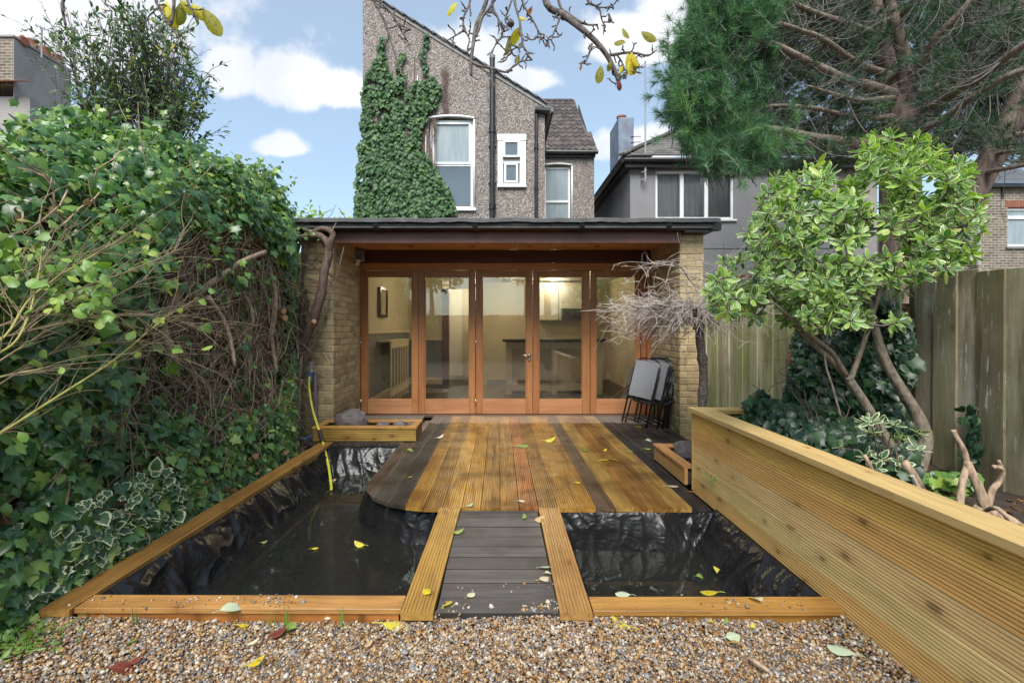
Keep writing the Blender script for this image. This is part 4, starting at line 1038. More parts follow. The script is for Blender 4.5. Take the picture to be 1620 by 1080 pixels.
# ================================================================== NEIGHBOUR (grey render, hipped roof)
nb = thing('rendered_house', 'grey rendered house with hipped tiled roof and blue-grey chimney', 'house')
def neighbour():
    Y = 12.0; X = lambda px, y=Y: (px - CX) * y / F; Z = lambda py, y=Y: HC - (py - CY) * y / F
    x0, x1 = X(997), X(1352); ze = Z(258); ye = 17.5
    wins = [(X(1037), X(1161), Z(347), Z(270), 3), (X(1238), X(1312), Z(330), Z(272), 2)]
    m = MB(); xs = [x0]
    zb = GZ
    cuts = [x0, wins[0][0], wins[0][1], wins[1][0], wins[1][1], x1]
    m.box(cuts[0], cuts[1], Y, Y + .25, zb, ze); m.box(cuts[2], cuts[3], Y, Y + .25, zb, ze); m.box(cuts[4], X(1318), Y, Y + .25, zb, ze)
    for w in wins: m.box(w[0], w[1], Y, Y + .25, zb, w[2]); m.box(w[0], w[1], Y, Y + .25, w[3], ze)
    m.box(x0, x0 + .25, Y + .25, ye, zb, ze)
    m.build('wall', MAT['grey_render'], nb)
    MB().box(X(1318) + .002, x1 + .6, Y + .05, Y + .3, zb, ze).build('wall', MAT['pale_render'], nb)
    MB().box(x0 + .001, x1, Y - .014, Y - .002, Z(392) - .015, Z(392) + .01).build('string_course', MAT['grey_render'], nb)
    for wi, (a, b, c, d, k) in enumerate(wins):
        y = Y + .03; f = .06; w = MB()
        w.cbox(a, a + f, y, y + .07, c, d, .005); w.cbox(b - f, b, y, y + .07, c, d, .005)
        w.cbox(a + f + .001, b - f - .001, y, y + .07, c, c + f, .005); w.cbox(a + f + .001, b - f - .001, y, y + .07, d - f, d, .005)
        wo = w.build('window', MAT['white_upvc'] if wi == 0 else MAT['black_plastic'], nb)
        for i in range(k):
            p0 = lerp(a + f, b - f, i / k); p1 = lerp(a + f, b - f, (i + 1) / k)
            if i: MB().cbox(p0 - .045, p0 + .045, y + .002, y + .07, c + f + .001, d - f - .001, .005).build('mullion', MAT['white_upvc'], wo)
            MB().box(p0, p1, y + .03, y + .04, c + f, d - f).build('pane', MAT['window_glass'], wo)
        MB().cbox(a - .05, b + .06, Y - .05, y - .002, c - .05, c - .003, .005).build('sill', MAT['white_upvc'], wo)
        cu = MB(); n_ = 60          # net curtain in folds
        for i in range(n_ + 1):
            x = lerp(a + .03, b - .03, i / n_); yy = y + .16 + .02 * math.sin(i * 1.35); cu.v += [(x, yy, c), (x, yy, d)]
        cu.f = [(2 * i, 2 * i + 2, 2 * i + 3, 2 * i + 1) for i in range(n_)]
        cu.build('curtain', MAT['net_curtain'], wo, smooth=True)
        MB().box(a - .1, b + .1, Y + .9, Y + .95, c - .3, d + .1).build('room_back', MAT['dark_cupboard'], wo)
    # hipped roof
    ex0, ey0, ey1, ex1 = x0 - .28, Y - .28, ye + .3, x1 + .8; zr = ze + 2.15; rx0 = ex0 + 2.95; ym = (ey0 + ey1) / 2
    A, B, C_, D = Vector((ex0, ey0, ze + .08)), Vector((ex1, ey0, ze + .08)), Vector((ex1, ym, zr)), Vector((rx0, ym, zr))
    E = Vector((ex0, ey1, ze + .08))
    m = MB(); m.add([A, B, C_, D, E], [(0, 1, 2, 3), (4, 0, 3)]); m.build('roof', MAT['plain_tile'], nb)
    # tiles on the front slope left part, which shows beside the pine
    ex = Vector((1, 0, 0)); up = Vector((0, ym - ey0, zr - A.z)); H = up.length; uz = up.normalized(); nz = ex.cross(uz)
    q = MB().cbox(0, .235, 0, .25, .0, .02, .003); me = q.mesh('roof_tile'); nr = 20; cnt = 0
    for r in range(nr):
        lim0 = ex0 + 2.95 * (r + .5) / nr
        for c in range(40):
            x = ex0 + (r % 2) * .12 + c * .24
            if x < lim0 - .05 or x > 6.3 or cnt >= 280: continue
            p = Vector((x, ey0, A.z)) + uz * (r * H / nr) + nz * .006
            M = Matrix(((1, 0, 0, p.x), (0, uz.y, nz.y, p.y), (0, uz.z, nz.z, p.z), (0, 0, 0, 1))) @ Matrix.Rotation(R(-3.2) + random.uniform(-.006, .006), 4, 'X')
            link('roof_tile', me, MAT['plain_tile'], nb, mw=M); cnt += 1
    me = MB().cbox(-.10, .10, -.17, .17, -.03, .05, .02).mesh('hip_tile'); hip = (D - A); hl = hip.length; hd = hip.normalized()
    for i in range(int(hl / .32)):
        p = A + hd * (.16 + i * .32) + Vector((0, 0, .035)); M = frame(hd.cross(Vector((0, 0, 1))), hd, p); link('hip_tile', me, MAT['plain_tile'], nb, mw=M)
    MB().box(ex0 + .12, ex1, ey0 + .10, Y - .002, ze - .16, ze + .05).build('fascia', MAT['black_plastic'], nb)
    MB().box(ex0 + .12, x0 - .002, Y - .001, ey1, ze - .16, ze + .05).build('fascia', MAT['black_plastic'], nb)
    MB().tube([(ex0 + .06, ey0 + .05, ze + .0), (ex1, ey0 + .05, ze + .01)], .055, 8).build('gutter', MAT['black_plastic'], nb)
    MB().tube([(ex0 + .06, ey0 + .05, ze + .0), (ex0 + .06, ey1, ze - .03)], .055, 8).build('gutter', MAT['black_plastic'], nb)
    # chimney
    cy = 15.4; cx0, cx1 = X(978, cy), X(1003, cy); cw = cx1 - cx0; zt = Z(186, cy)
    ch = MB().cbox(cx0, cx1, cy, cy + 1.15, ze, zt, .02, .012).build('chimney', MAT['blue_render'], nb)
    MB().lathe(((cx0 + cx1) / 2 - .06, cy + .35, zt - .01), [(.13, 0), (.15, .05), (.14, .12), (.16, .14), (.16, .19), (.10, .19)], 14).build('chimney_pot', MAT['terracotta'], ch)
    for dz in (.62, .80): MB().tube([(cx1 - .1, cy - .02, zt - dz), (cx1 + .22, cy - .02, zt - dz + .01)], .012, 5).build('bracket', MAT['pot_black'], ch)
neighbour()
# aerial mast on the neighbour's wall
t = thing('aerial_mast', 'tall thin aerial mast bracketed to the corner of the grey rendered house', 'mast')
Ym = 11.85; X = lambda px: (px - CX) * Ym / F; Z = lambda py: HC - (py - CY) * Ym / F
MB().tube([(X(1021), Ym, Z(288)), (X(1021), Ym, Z(97))], [.024, .019], 8).build('mast', MAT['galvanised'], t)
MB().tube([(X(1021), Ym - .02, Z(97)), (X(1003), Ym - .02, Z(125))], .014, 6).build('arm', MAT['galvanised'], t)
for pyb in (272, 284): MB().tube([(X(1018), Ym + .2, Z(pyb)), (X(1016.5), Ym + .02, Z(pyb)), (X(1023), Ym - .03, Z(pyb - 2))], .016, 6).build('bracket', MAT['galvanised'], t)
# ================================================================== brick house far right
bh = thing('brick_house', 'brown brick house with white window and slate roof past the fence', 'house')
def brickhouse():
    Y = 14.0; X = lambda px: (px - CX) * Y / F; Z = lambda py: HC - (py - CY) * Y / F
    x0, x1 = X(1541), X(1760); zt = Z(297); w = (X(1594), X(1640), Z(390), Z(327))
    m = MB(); m.box(x0, w[0], Y, Y + .25, GZ, zt); m.box(w[1], x1, Y, Y + .25, GZ, zt); m.box(w[0], w[1], Y, Y + .25, GZ, w[2]); m.box(w[0], w[1], Y, Y + .25, w[3], zt); m.box(x0, x0 + .2, Y + .25, 20, GZ, zt)
    m.build('wall', MAT['far_brick'], bh)
    me = MB().cbox(0, .062, -.006, .1, 0, .2, .004).mesh('arch_brick')
    for i in range(14): link('arch_brick', me, MAT['terracotta'], bh, mw=Matrix.Translation((w[0] - .07 + i * .072, Y - .003, w[3] - .02)))
    q = MB(); f = .07; a, b, c, d = w; y = Y + .06
    q.cbox(a, a + f, y, y + .07, c, d - .03, .004); q.cbox(b - f, b, y, y + .07, c, d - .03, .004); q.cbox(a + f, b - f, y, y + .069, c, c + f, .004); q.cbox(a + f, b - f, y, y + .069, d - .03 - f, d - .03, .004)
    q.cbox(a + f, b - f, y - .01, y + .06, Z(346), Z(341), .004)
    wo = q.build('window', MAT['white_upvc'], bh); MB().box(a + f, b - f, y + .03, y + .04, c + f, d - .03 - f).build('pane', MAT['frosted_glass'], wo)
    MB().cbox(a - .06, b + .05, Y - .05, y - .001, c - .07, c - .003, .004).build('sill', MAT['lead'], wo)
    MB().box(x0 - .1, x1, Y - .16, Y - .04, zt - .02, zt + .10).build('gutter', MAT['black_plastic'], bh)
    m = MB(); zr = zt + 1.6; m.add([(x0 - .1, Y - .18, zt + .11), (x1, Y - .18, zt + .11), (x1, 17, zr), (x0 - .1, 17, zr)], [(0, 1, 2, 3)]); m.build('roof', MAT['slate'], bh)
    me = MB().cbox(0, .40, 0, .34, 0, .018, .003).mesh('roof_slate'); ang = math.atan2(zr - zt, 17 - Y + .18)
    for r in range(9):
        for c in range(8):
            link('roof_slate', me, MAT['slate'], bh, mw=Matrix.Translation((x0 - .1 + c * .41 + (r % 2) * .2, Y - .18 + r * .22 * math.cos(ang), zt + .118 + r * .22 * math.sin(ang))) @ Matrix.Rotation(ang - R(3), 4, 'X'))
    MB().tube([(X(1543), Y - .09, Z(420)), (X(1543), Y - .09, zt)], .06, 10).build('downpipe', MAT['galvanised'], bh)
    for pxp in (1562, 1585): MB().tube([(X(pxp), Y - .03, zt - .28), (X(pxp), Y - .03, zt)], .03, 6).build('gutter_bracket', MAT['black_plastic'], bh)
brickhouse()
# ================================================================== house with big chimney stack far left
lh = thing('chimney_house', 'grey house end with a wide brick chimney stack above the ivy hedge', 'house')
def lefthouse():
    Y = 12.0; X = lambda px: (px - CX) * Y / F; Z = lambda py: HC - (py - CY) * Y / F
    xr = X(22); zt = Z(60); y1 = 13.6
    st = MB().box(xr - 1.4, xr - .012, Y, y1, Z(135), zt).build('chimney', MAT['far_brick'], lh)
    MB().box(xr - .010, xr, Y - .004, y1, Z(160), zt - .02).build('render', MAT['pale_render'], st)
    MB().cbox(xr - 1.44, xr + .03, Y - .04, y1 + .04, zt, zt + .06, .01).build('cap', MAT['pale_render'], st)
    me = MB().lathe((0, 0, 0), [(.14, 0), (.15, .04), (.12, .08), (.12, .22), (.14, .25), (.09, .25)], 12).mesh('chimney_pot', True)
    for i, (dx, dy) in enumerate([(-.12, .25), (-.12, .6), (-.12, .95), (-.12, 1.3)]):
        link('chimney_pot', me, MAT['terracotta'], st, mw=Matrix.Translation((xr + dx, Y + dy, zt + .04)) @ (Matrix.Rotation(R(80), 4, 'Y') @ Matrix.Translation((0, 0, -.1)) if i == 0 else Matrix.Identity(4)))
    MB().box(xr - 4, xr + .3, Y + .1, 16, GZ, Z(150)).build('wall', MAT['pale_render'], lh)
    me = MB().cbox(0, .26, 0, .3, 0, .03, .008).mesh('roof_tile')
    for c in range(7): link('roof_tile', me, MAT['terracotta'], lh, mw=Matrix.Translation((xr - 1.5 + c * .265, Y - .22, Z(136))) @ Matrix.Rotation(R(25), 4, 'X'))
lefthouse()
t = thing('tv_aerial', 'small television aerial on a pole beside the brick chimney stack', 'aerial')
Y = 12.6; X = lambda px: (px - CX) * Y / F; Z = lambda py: HC - (py - CY) * Y / F
MB().tube([(X(66), Y, Z(92)), (X(66), Y, Z(44))], .02, 6).build('pole', MAT['galvanised'], t)
m = MB().tube([(X(64), Y - .15, Z(45.5)), (X(78), Y + .2, Z(46))], .012, 5)
for k in range(6): xx = lerp(X(65), X(77.5), k / 5); yy = lerp(Y - .12, Y + .19, k / 5); m.tube([(xx, yy, Z(49.5)), (xx, yy, Z(42.5))], .008, 4)
m.build('antenna', MAT['galvanised'], t)
# ================================================================== DECK
GOLD = [(.40, .235, .055), (.35, .20, .05), (.42, .26, .07), (.33, .175, .045), (.38, .22, .06)]
DARK = (.085, .070, .055)
deck = thing('deck', 'wet grooved timber deck with a rounded front corner before the folding doors', 'deck')
DF = 3.298; DB = DY - .105; PW = .1312
def deck_boards():
    n = 19; x0 = -1.045
    tint = {0: (.16, .12, .085), 1: (.10, .085, .065), 2: (.075, .066, .055), 3: (.38, .235, .06), 4: (.26, .16, .05), 5: (.41, .26, .07), 6: (.36, .225, .065), 7: (.30, .19, .065),
            8: (.33, .20, .07), 9: (.34, .150, .055), 10: (.24, .145, .045), 11: (.36, .225, .06), 12: (.33, .195, .05), 13: (.13, .085, .05), 14: (.34, .245, .085), 15: (.29, .17, .055), 16: (.24, .145, .05), 17: (.36, .25, .095), 18: (.052, .048, .046)}
    front = lambda x: DF if x > -.43 else DF + .60 * (1 - math.sqrt(max(0, 1 - ((-.43 - x) / .63) ** 2)))
    for i in range(n):
        xc = x0 + PW * (i + .5); w = PW - .0045
        b1 = DB if xc > -.95 else 5.2
        if xc > 1.36: w = .118; xc = 1.372
        e0 = (lambda y, xc=xc: front(xc + y)) if xc < -.35 else None
        # local x runs away from the viewer; local y = -x of the scene, so mirror
        if e0: me = grooved(1, w, .030, 7, dep=.009, e0=lambda y, xc=xc: front(xc - y) - DF, e1=lambda y, b1=b1: b1 - DF)
        else: me = grooved(b1 - DF + (.004 if i % 3 else 0), w, .030, 7, .009, key=('deck', round(w, 3), i % 3 == 0))
        M = Matrix(((0, -1, 0, xc), (1, 0, 0, DF + random.uniform(-.003, .003)), (0, 0, 1, random.uniform(-.0012, .0012)), (0, 0, 0, 1)))
        link('board', me, MAT['deck_wood'], deck, mw=M, color=(tint[i][0] * 1.12, tint[i][1] * .96, tint[i][2] * .70) if tint[i][0] > .2 else tint[i])
    # darker boards on to the pier on the right, and behind the low planter
    for j, xc in enumerate((1.372 + PW, 1.372 + 2 * PW, 1.372 + 3 * PW, 1.372 + 4 * PW, 1.372 + 5 * PW)):
        y0 = 4.56; me = grooved(DB - y0, PW - .005, .030, 8, key=('dr', 1))
        M = Matrix(((0, -1, 0, xc - .006), (1, 0, 0, y0), (0, 0, 1, random.uniform(-.001, .001)), (0, 0, 0, 1)))
        link('board', me, MAT['deck_wood'], deck, mw=M, color=[(.05, .047, .045), (.06, .052, .05), (.05, .045, .042), (.055, .05, .046), (.05, .047, .045)][j])
    for j in range(8):
        xc = -1.045 - PW * (j + .5); y0 = 5.16; me = grooved(DB - y0, PW - .005, .030, 8, key=('dl', 1))
        M = Matrix(((0, -1, 0, xc), (1, 0, 0, y0), (0, 0, 1, random.uniform(-.001, .001)), (0, 0, 0, 1)))
        link('board', me, MAT['deck_wood'], deck, mw=M, color=(.07, .06, .05))
    # joists, seen in the gap below the rounded corner
    for (x, ya) in ((-.80, 3.72), (-.30, 3.50), (.20, 3.45), (.75, 3.45), (1.28, 3.45)):
        q = MB().cbox(0, DB - ya, -.025, .025, -.13, -.033, .003)
        link('joist', q.mesh('joist'), MAT['wet_new_wood'], deck, mw=Matrix(((0, -1, 0, x), (1, 0, 0, ya), (0, 0, 1, 0), (0, 0, 0, 1))), color=(.12, .08, .05))
    q = MB().cbox(-.10, .10, -.05, .05, -.05, .05, .004); link('support_block', q.mesh('support_block'), MAT['terracotta'], deck, mw=Matrix.Translation((-.74, 3.68, -.095)) @ Matrix.Rotation(R(-24), 4, 'Z'))
deck_boards()
# ================================================================== BRIDGE
br = thing('footbridge', 'short footbridge of smooth dark cross boards between two golden rails over the pond', 'footbridge')
def bridge():
    ys = [F * 1.235 / (v - CY) for v in (806.5, 819.7, 832.9, 848.4, 864.0, 880.9, 899.9, 921.7, 944.9, 970)]
    for i in range(9):
        a, b = ys[i + 1], ys[i]; w = b - a - .008
        q = MB().cbox(-.273, .257, -w / 2, w / 2, -.028, 0, .0004, .0003)
        c = random.uniform(.8, 1.25)
        me = q.mesh('cross_board'); me.materials.append(MAT['old_bridge_wood']); me.materials.append(MAT['gap_shade_wood'])
        for f in me.polygons: f.material_index = 1 if abs(f.normal.z) < .5 else 0      # near-black sides: shade of the gaps painted into the colour
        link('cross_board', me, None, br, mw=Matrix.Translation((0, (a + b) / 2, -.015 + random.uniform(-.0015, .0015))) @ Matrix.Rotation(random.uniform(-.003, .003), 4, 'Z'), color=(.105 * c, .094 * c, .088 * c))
    for (xa, xb, col) in (((-.427, -.40, ), None, (.41, .235, .055)), ((.402, .405), None, (.36, .195, .06))):
        xc0 = -.355 if xa[0] < 0 else .330; xc1 = -.336 if xa[0] < 0 else .336
        y0, y1 = 2.075, DF - .004; d = Vector((xc1 - xc0, y1 - y0, 0)); L = d.length
        me = grooved(L, .140, .034, 8, .0055)
        link('side_rail', me, MAT['wet_new_wood'], br, mw=frame(d, Vector((-d.y, d.x, 0)), Vector((xc0, y0, .004))), color=col)
    # bearers under the boards
    for x in (-.24, .22):
        q = MB().cbox(0, 1.15, -.02, .02, -.16, -.046, .003); link('bearer', q.mesh('bearer'), MAT['old_bridge_wood'], br, mw=Matrix(((0, -1, 0, x), (1, 0, 0, 2.14), (0, 0, 1, 0), (0, 0, 0, 1))), color=(.04, .035, .03))
bridge()
# ================================================================== POND EDGING
ed = thing('pond_edging', 'long golden timber edging round the left pond beside the ivy', 'edging')
def plankto(par, name, a, b, w, T, col, mat='wet_new_wood', ng=8, dep=.0055, roll=0.0, z=None, key=None):
    a, b = Vector(a), Vector(b); d = b - a; side = Vector((-d.y, d.x, 0))
    M = frame(d, side, a)
    if roll: M = M @ Matrix.Rotation(roll, 4, 'X')
    return link(name, grooved(d.length, w, T, ng, dep, key=key), MAT[mat], par, mw=M, color=col)
plankto(ed, 'edge_board', (-1.93, 2.095, .004), (-1.855, 5.20, .006), .135, .030, (.42, .22, .06))
plankto(ed, 'edge_board', (-1.93, 2.10, -.028), (-1.855, 5.20, -.026), .11, .045, (.30, .14, .045), ng=3)
plankto(ed, 'edge_board', (-1.855, 2.165, .002), (-.428, 2.158, .002), .108, .022, (.42, .215, .068), ng=6)
plankto(ed, 'edge_board', (-1.85, 2.168, -.022), (-.44, 2.161, -.022), .094, .070, (.36, .14, .035), ng=2)
e2 = thing('pond_edging', 'short golden timber edging along the front of the right pond', 'edging')
plankto(e2, 'edge_board', (.408, 2.150, .000), (1.495, 2.150, .000), .112, .022, (.44, .23, .06), ng=6)
plankto(e2, 'edge_board', (.408, 2.153, -.024), (1.492, 2.153, -.024), .098, .070, (.34, .16, .03), ng=2)
# ================================================================== LINERS AND WATER
WZ = -.265
def seg_d(px, py, ax, ay, bx, by):
    dx, dy = bx - ax, by - ay; t = max(0, min(1, ((px - ax) * dx + (py - ay) * dy) / (dx * dx + dy * dy)))
    return math.hypot(px - ax - t * dx, py - ay - t * dy), t
def make_liner(name, poly, widths, x0, x1, y0, y1, res, floor=-.46, label='', par=None):
    nx = int((x1 - x0) / res); ny = int((y1 - y0) / res); vs = []; fs = []
    for j in range(ny + 1):
        for i in range(nx + 1):
            x = lerp(x0, x1, i / nx); y = lerp(y0, y1, j / ny)
            ins = in_poly(x, y, poly); best = 9; u = 0; wd = .2; acc = 0
            for k in range(len(poly)):
                a, b = poly[k], poly[(k + 1) % len(poly)]; d, t = seg_d(x, y, *a, *b)
                v = d / widths[k]
                if v < best: best = v; u = acc + t * math.hypot(b[0] - a[0], b[1] - a[1]); wd = widths[k]; dd = d
                acc += math.hypot(b[0] - a[0], b[1] - a[1])
            # folds hang down the slope; creases run anywhere
            uw = u + .28 * mnoise.noise(Vector((x * 2.2, y * 2.2, 5))) + .22 * best; f1 = (1 - abs(mnoise.noise(Vector((uw * 1.9, best * .9, 1.7)))) * 3.0); f2 = (1 - abs(mnoise.noise(Vector((uw * 5.2, best * 1.2, 8.1)))) * 3.0); r1 = 1 - abs(mnoise.noise(Vector((x * 4.5 + y * 2.5 + 2, y * 5 - x * 2, u * 1.2)))) * 2
            r2 = 1 - abs(mnoise.noise(Vector((x * 10 - y * 4, y * 11 + 4, 3)))) * 2
            if ins:
                v = min(1, best); s = v * v * (3 - 2 * v)
                z = -.012 + (floor + .012) * (.35 * v + .65 * s)
                amp = min(1, best * 2.2) * (1 if best < 1 else max(.10, 1 - (best - 1) * 2.0))
                z += amp * (.060 * f1 + .024 * f2 + .038 * (r1 ** 3 if r1 > 0 else 0) + .013 * (r2 ** 3 if r2 > 0 else 0)) - amp * .035
                hx = amp * (.030 * mnoise.noise(Vector((x * 5, y * 5, 20))) + .016 * f2); hy = amp * (.030 * mnoise.noise(Vector((x * 5, y * 5, 40))))
                if best < .5: z = min(z, -.004 + (.0 if best > .1 else .0))
            else: z = -.052; hx = hy = 0
            vs.append((x + hx, y + hy, z))
    for j in range(ny):
        for i in range(nx): a = j * (nx + 1) + i; fs.append((a, a + 1, a + nx + 2, a + nx + 1))
    me = bpy.data.meshes.new(name); me.from_pydata(vs, [], fs); me.update(); me.polygons.foreach_set('use_smooth', [True] * len(fs))
    o = link(name, me, MAT['liner'], par); return tag(o, label, 'pond liner')
cor = [(-.45 - .60 * math.sin(a), DF + .10 + .62 * (1 - math.cos(a))) for a in (0, .35, .7, 1.0, 1.3, 1.57)]
polyL = [(-1.865, 2.20), (-.40, 2.20), (-.40, DF + .06)] + cor + [(-1.05, 5.10), (-1.865, 5.10)]
make_liner('pond_liner', polyL, [.10, .14, .16] + [.16] * 6 + [.34, .30], -1.90, -.33, 2.17, 5.22, .0125, label='black wrinkled liner draped round the long left pond')
polyR = [(.395, 2.195), (1.488, 2.195), (1.488, DF + .02), (.395, DF + .02)]
make_liner('pond_liner', polyR, [.10, .36, .16, .12], .33, 1.497, 2.17, DF + .06, .0115, label='black wrinkled liner of the small right pond below the tall planter')
for (x0, x1, y0, y1) in ((-1.89, -.34, 2.18, 5.21), (.34, 1.495, 2.18, DF + .05)):
    m = MB(); m.add([(x0, y0, WZ), (x1, y0, WZ), (x1, y1, WZ), (x0, y1, WZ)], [(0, 1, 2, 3)]); struct(m.build('pond_water', MAT['pond_water']))
# side walls of the pit so no daylight shows beneath
m = MB(); m.box(-.95, 1.48, 3.62, 6.85, -.40, -.20); struct(m.build('deck_ground', MAT['earth']))
m = MB(); m.box(-1.96, 1.50, 2.14, 5.30, -.62, -.60); struct(m.build('pond_pit', MAT['earth']))
# ================================================================== PLANTERS
PX = 1.500
pl = thing('long_planter', 'tall new timber planter of grooved boards running along the fence', 'planter')
def planters():
    cols = [(.44, .235, .085), (.46, .34, .16), (.44, .27, .11), (.47, .36, .19), (.45, .25, .085), (.47, .29, .09)]
    cols = [(.80, .49, .17), (.84, .62, .26), (.83, .57, .25), (.79, .465, .155), (.83, .53, .145)]
    bh = .1245; z0 = -.045; y0, y1 = .55, 3.745
    # front face: grooved side towards the deck (normal -X); board length along -Y so the grain runs with it
    for i in range(5):
        zc = z0 + bh * (i + .5)
        me = grooved(y1 - y0, bh - .004, .026, 7, .0065, key=('pl', 1))
        M = Matrix(((0, 0, -1, PX - .0), (-1, 0, 0, y1), (0, 1, 0, zc), (0, 0, 0, 1)))
        link('side_board', me, MAT['new_wood'], pl, mw=M @ Matrix.Translation((0, 0, random.uniform(-.0015, .0015))), color=cols[i])
        me2 = grooved(.62, bh - .004, .026, 7, .0065, key=('plend', 1))
        M2 = Matrix(((1, 0, 0, PX + .027), (0, 0, 1, y1 - .001), (0, -1, 0, zc), (0, 0, 0, 1)))
        link('end_board', me2, MAT['new_wood'], pl, mw=M2, color=cols[i])
    zt = z0 + bh * 5
    def lip(a, b, w, col):
        d = Vector(b) - Vector(a); me = grooved(d.length, w, .030, 6, .0012); link('lip', me, MAT['new_wood'], pl, mw=frame(d, Vector((-d.y, d.x, 0)), Vector(a)), color=col)
    lip((PX + .045, y1 + .03, zt + .033), (PX + .045, y0, zt + .033), .150, (.60, .41, .165))
    lip((PX + .122, y1 - .035, zt + .031), (PX + .65, y1 - .035, zt + .031), .13, (.58, .38, .14))
    q = MB().cbox(PX - .004, PX + .022, y1 + .001, y1 + .022, -.03, zt - .001, .003); link('corner_post', q.mesh('corner_post'), MAT['new_wood'], pl, color=(.58, .36, .13))
    m = MB(); nx, ny = 22, 60
    for j in range(ny + 1):
        for i in range(nx + 1):
            x = lerp(PX + .03, 3.0, i / nx); y = lerp(.6, y1 - .03 + max(0, (x - 2.1)) * .0, j / ny)
            m.v.append((x, y, zt - .29 + .05 * mnoise.noise(Vector((x * 2.5, y * 2.5, 0)))))
    for j in range(ny):
        for i in range(nx): a = j * (nx + 1) + i; m.f.append((a, a + 1, a + nx + 2, a + nx + 1))
    m.build('soil', MAT['soil'], pl)
    global PL_PARENT; PL_PARENT = pl
    # low planter beyond
    lp = thing('low_planter', 'low timber planter box beside the tall planter with a stone in it', 'planter')
    ya, yb = 3.775, 4.52
    me = grooved(yb - ya, .125, .026, 7, .0065)
    link('side_board', me, MAT['new_wood'], lp, mw=Matrix(((0, 0, -1, PX - .055), (-1, 0, 0, yb), (0, 1, 0, .068), (0, 0, 0, 1))), color=(.50, .29, .105))
    me = grooved(.42, .125, .026, 7, .0065); link('end_board', me, MAT['new_wood'], lp, mw=Matrix(((1, 0, 0, PX - .028), (0, 0, 1, yb - .002), (0, -1, 0, .068), (0, 0, 0, 1))), color=(.50, .29, .105))
    for (a, b, w) in (((PX - .022, yb + .01, .150), (PX - .022, ya, .150), .085), ((PX + .022, yb - .035, .148), (PX + .40, yb - .035, .148), .085)):
        d = Vector(b) - Vector(a); link('lip', grooved(d.length, w, .02, 3, .001), MAT['wet_new_wood'], lp, mw=frame(d, Vector((-d.y, d.x, 0)), Vector(a)), color=(.48, .235, .085))
    MB().box(PX - .028, PX + .42, ya + .0, yb - .03, .01, .10).build('soil', MAT['soil'], lp)
    # trough by the left pier
    tr = thing('timber_trough', 'small low timber trough with stones by the left brick pier', 'planter')
    xa, xb, yf, yk = -2.02, -.905, 5.24, 5.66
    link('front_board', grooved(xb - xa, .130, .026, 6, .007), MAT['wet_new_wood'], tr, mw=Matrix(((1, 0, 0, xa), (0, 0, -1, yf), (0, 1, 0, .070), (0, 0, 0, 1))), color=(.38, .25, .065))
    link('back_board', grooved(xb - xa, .130, .026, 6, .007), MAT['wet_new_wood'], tr, mw=Matrix(((-1, 0, 0, xb), (0, 0, 1, yk), (0, 1, 0, .070), (0, 0, 0, 1))), color=(.38, .25, .065))
    for x, s in ((xb, 1), (xa, -1)):
        link('end_board', grooved(yk - yf - .06, .130, .026, 6, .007), MAT['wet_new_wood'], tr, mw=Matrix(((0, 0, s, x - s * .002), (s * 1.0, 0, 0, yf + .03 if s > 0 else yk - .03), (0, 1, 0, .070), (0, 0, 0, 1))), color=(.36, .20, .06))
    for (a, b, w) in (((xa - .01, yf + .035, .158), (xb + .01, yf + .035, .158), .085), ((xa - .01, yk - .035, .158), (xb + .01, yk - .035, .158), .085), ((xb - .035, yf + .079, .156), (xb - .035, yk - .079, .156), .085), ((xa + .035, yf + .079, .156), (xa + .035, yk - .079, .156), .085)):
        d = Vector(b) - Vector(a); link('lip', grooved(d.length, w, .02, 3, .001), MAT['wet_new_wood'], tr, mw=frame(d, Vector((-d.y, d.x, 0)), Vector(a)), color=(.42, .22, .055))
    MB().box(xa + .03, xb - .03, yf + .03, yk - .03, .005, .11).build('soil', MAT['soil'], tr)
planters()
def rock(name, c, s, label, seed, rot=0, group=None):
    import bmesh
    bm = bmesh.new(); bmesh.ops.create_icosphere(bm, subdivisions=3, radius=1)
    for v in bm.verts:
        p = v.co.copy(); d = 1 + .25 * mnoise.noise(p * 1.1 + Vector((seed, 0, 0))) + .12 * mnoise.noise(p * 3 + Vector((0, seed, 0)))
        r1 = abs(mnoise.noise(p * 2 + Vector((seed, seed, 0)))); d -= .12 * r1
        v.co = Vector((p.x * s[0] * d, p.y * s[1] * d, p.z * s[2] * d))
    me = bpy.data.meshes.new(name); bm.to_mesh(me); bm.free()
    o = link(name, me, MAT['rock'], mw=Matrix.Translation(c) @ Matrix.Rotation(rot, 4, 'Z')); return tag(o, label, 'stone', group)
rock('stone', (-1.66, 5.45, .19), (.19, .13, .13), 'large rough grey stone at the pier end of the small trough', 3.3, .2)
rock('stone', (-1.32, 5.46, .125), (.085, .07, .05), 'small rounded stone beside the large stone in the trough', 8.1)
rock('stone', (-1.12, 5.44, .13), (.09, .07, .055), 'dark stone near the middle of the small trough', 5.5)
rock('stone', (-1.0, 5.5, .12), (.06, .06, .05), 'round stone in the deck end of the small trough', 6.9)
rock('stone', (1.60, 4.12, .17), (.085, .14, .10), 'smooth grey stone on the soil of the low planter', 2.2, .4)
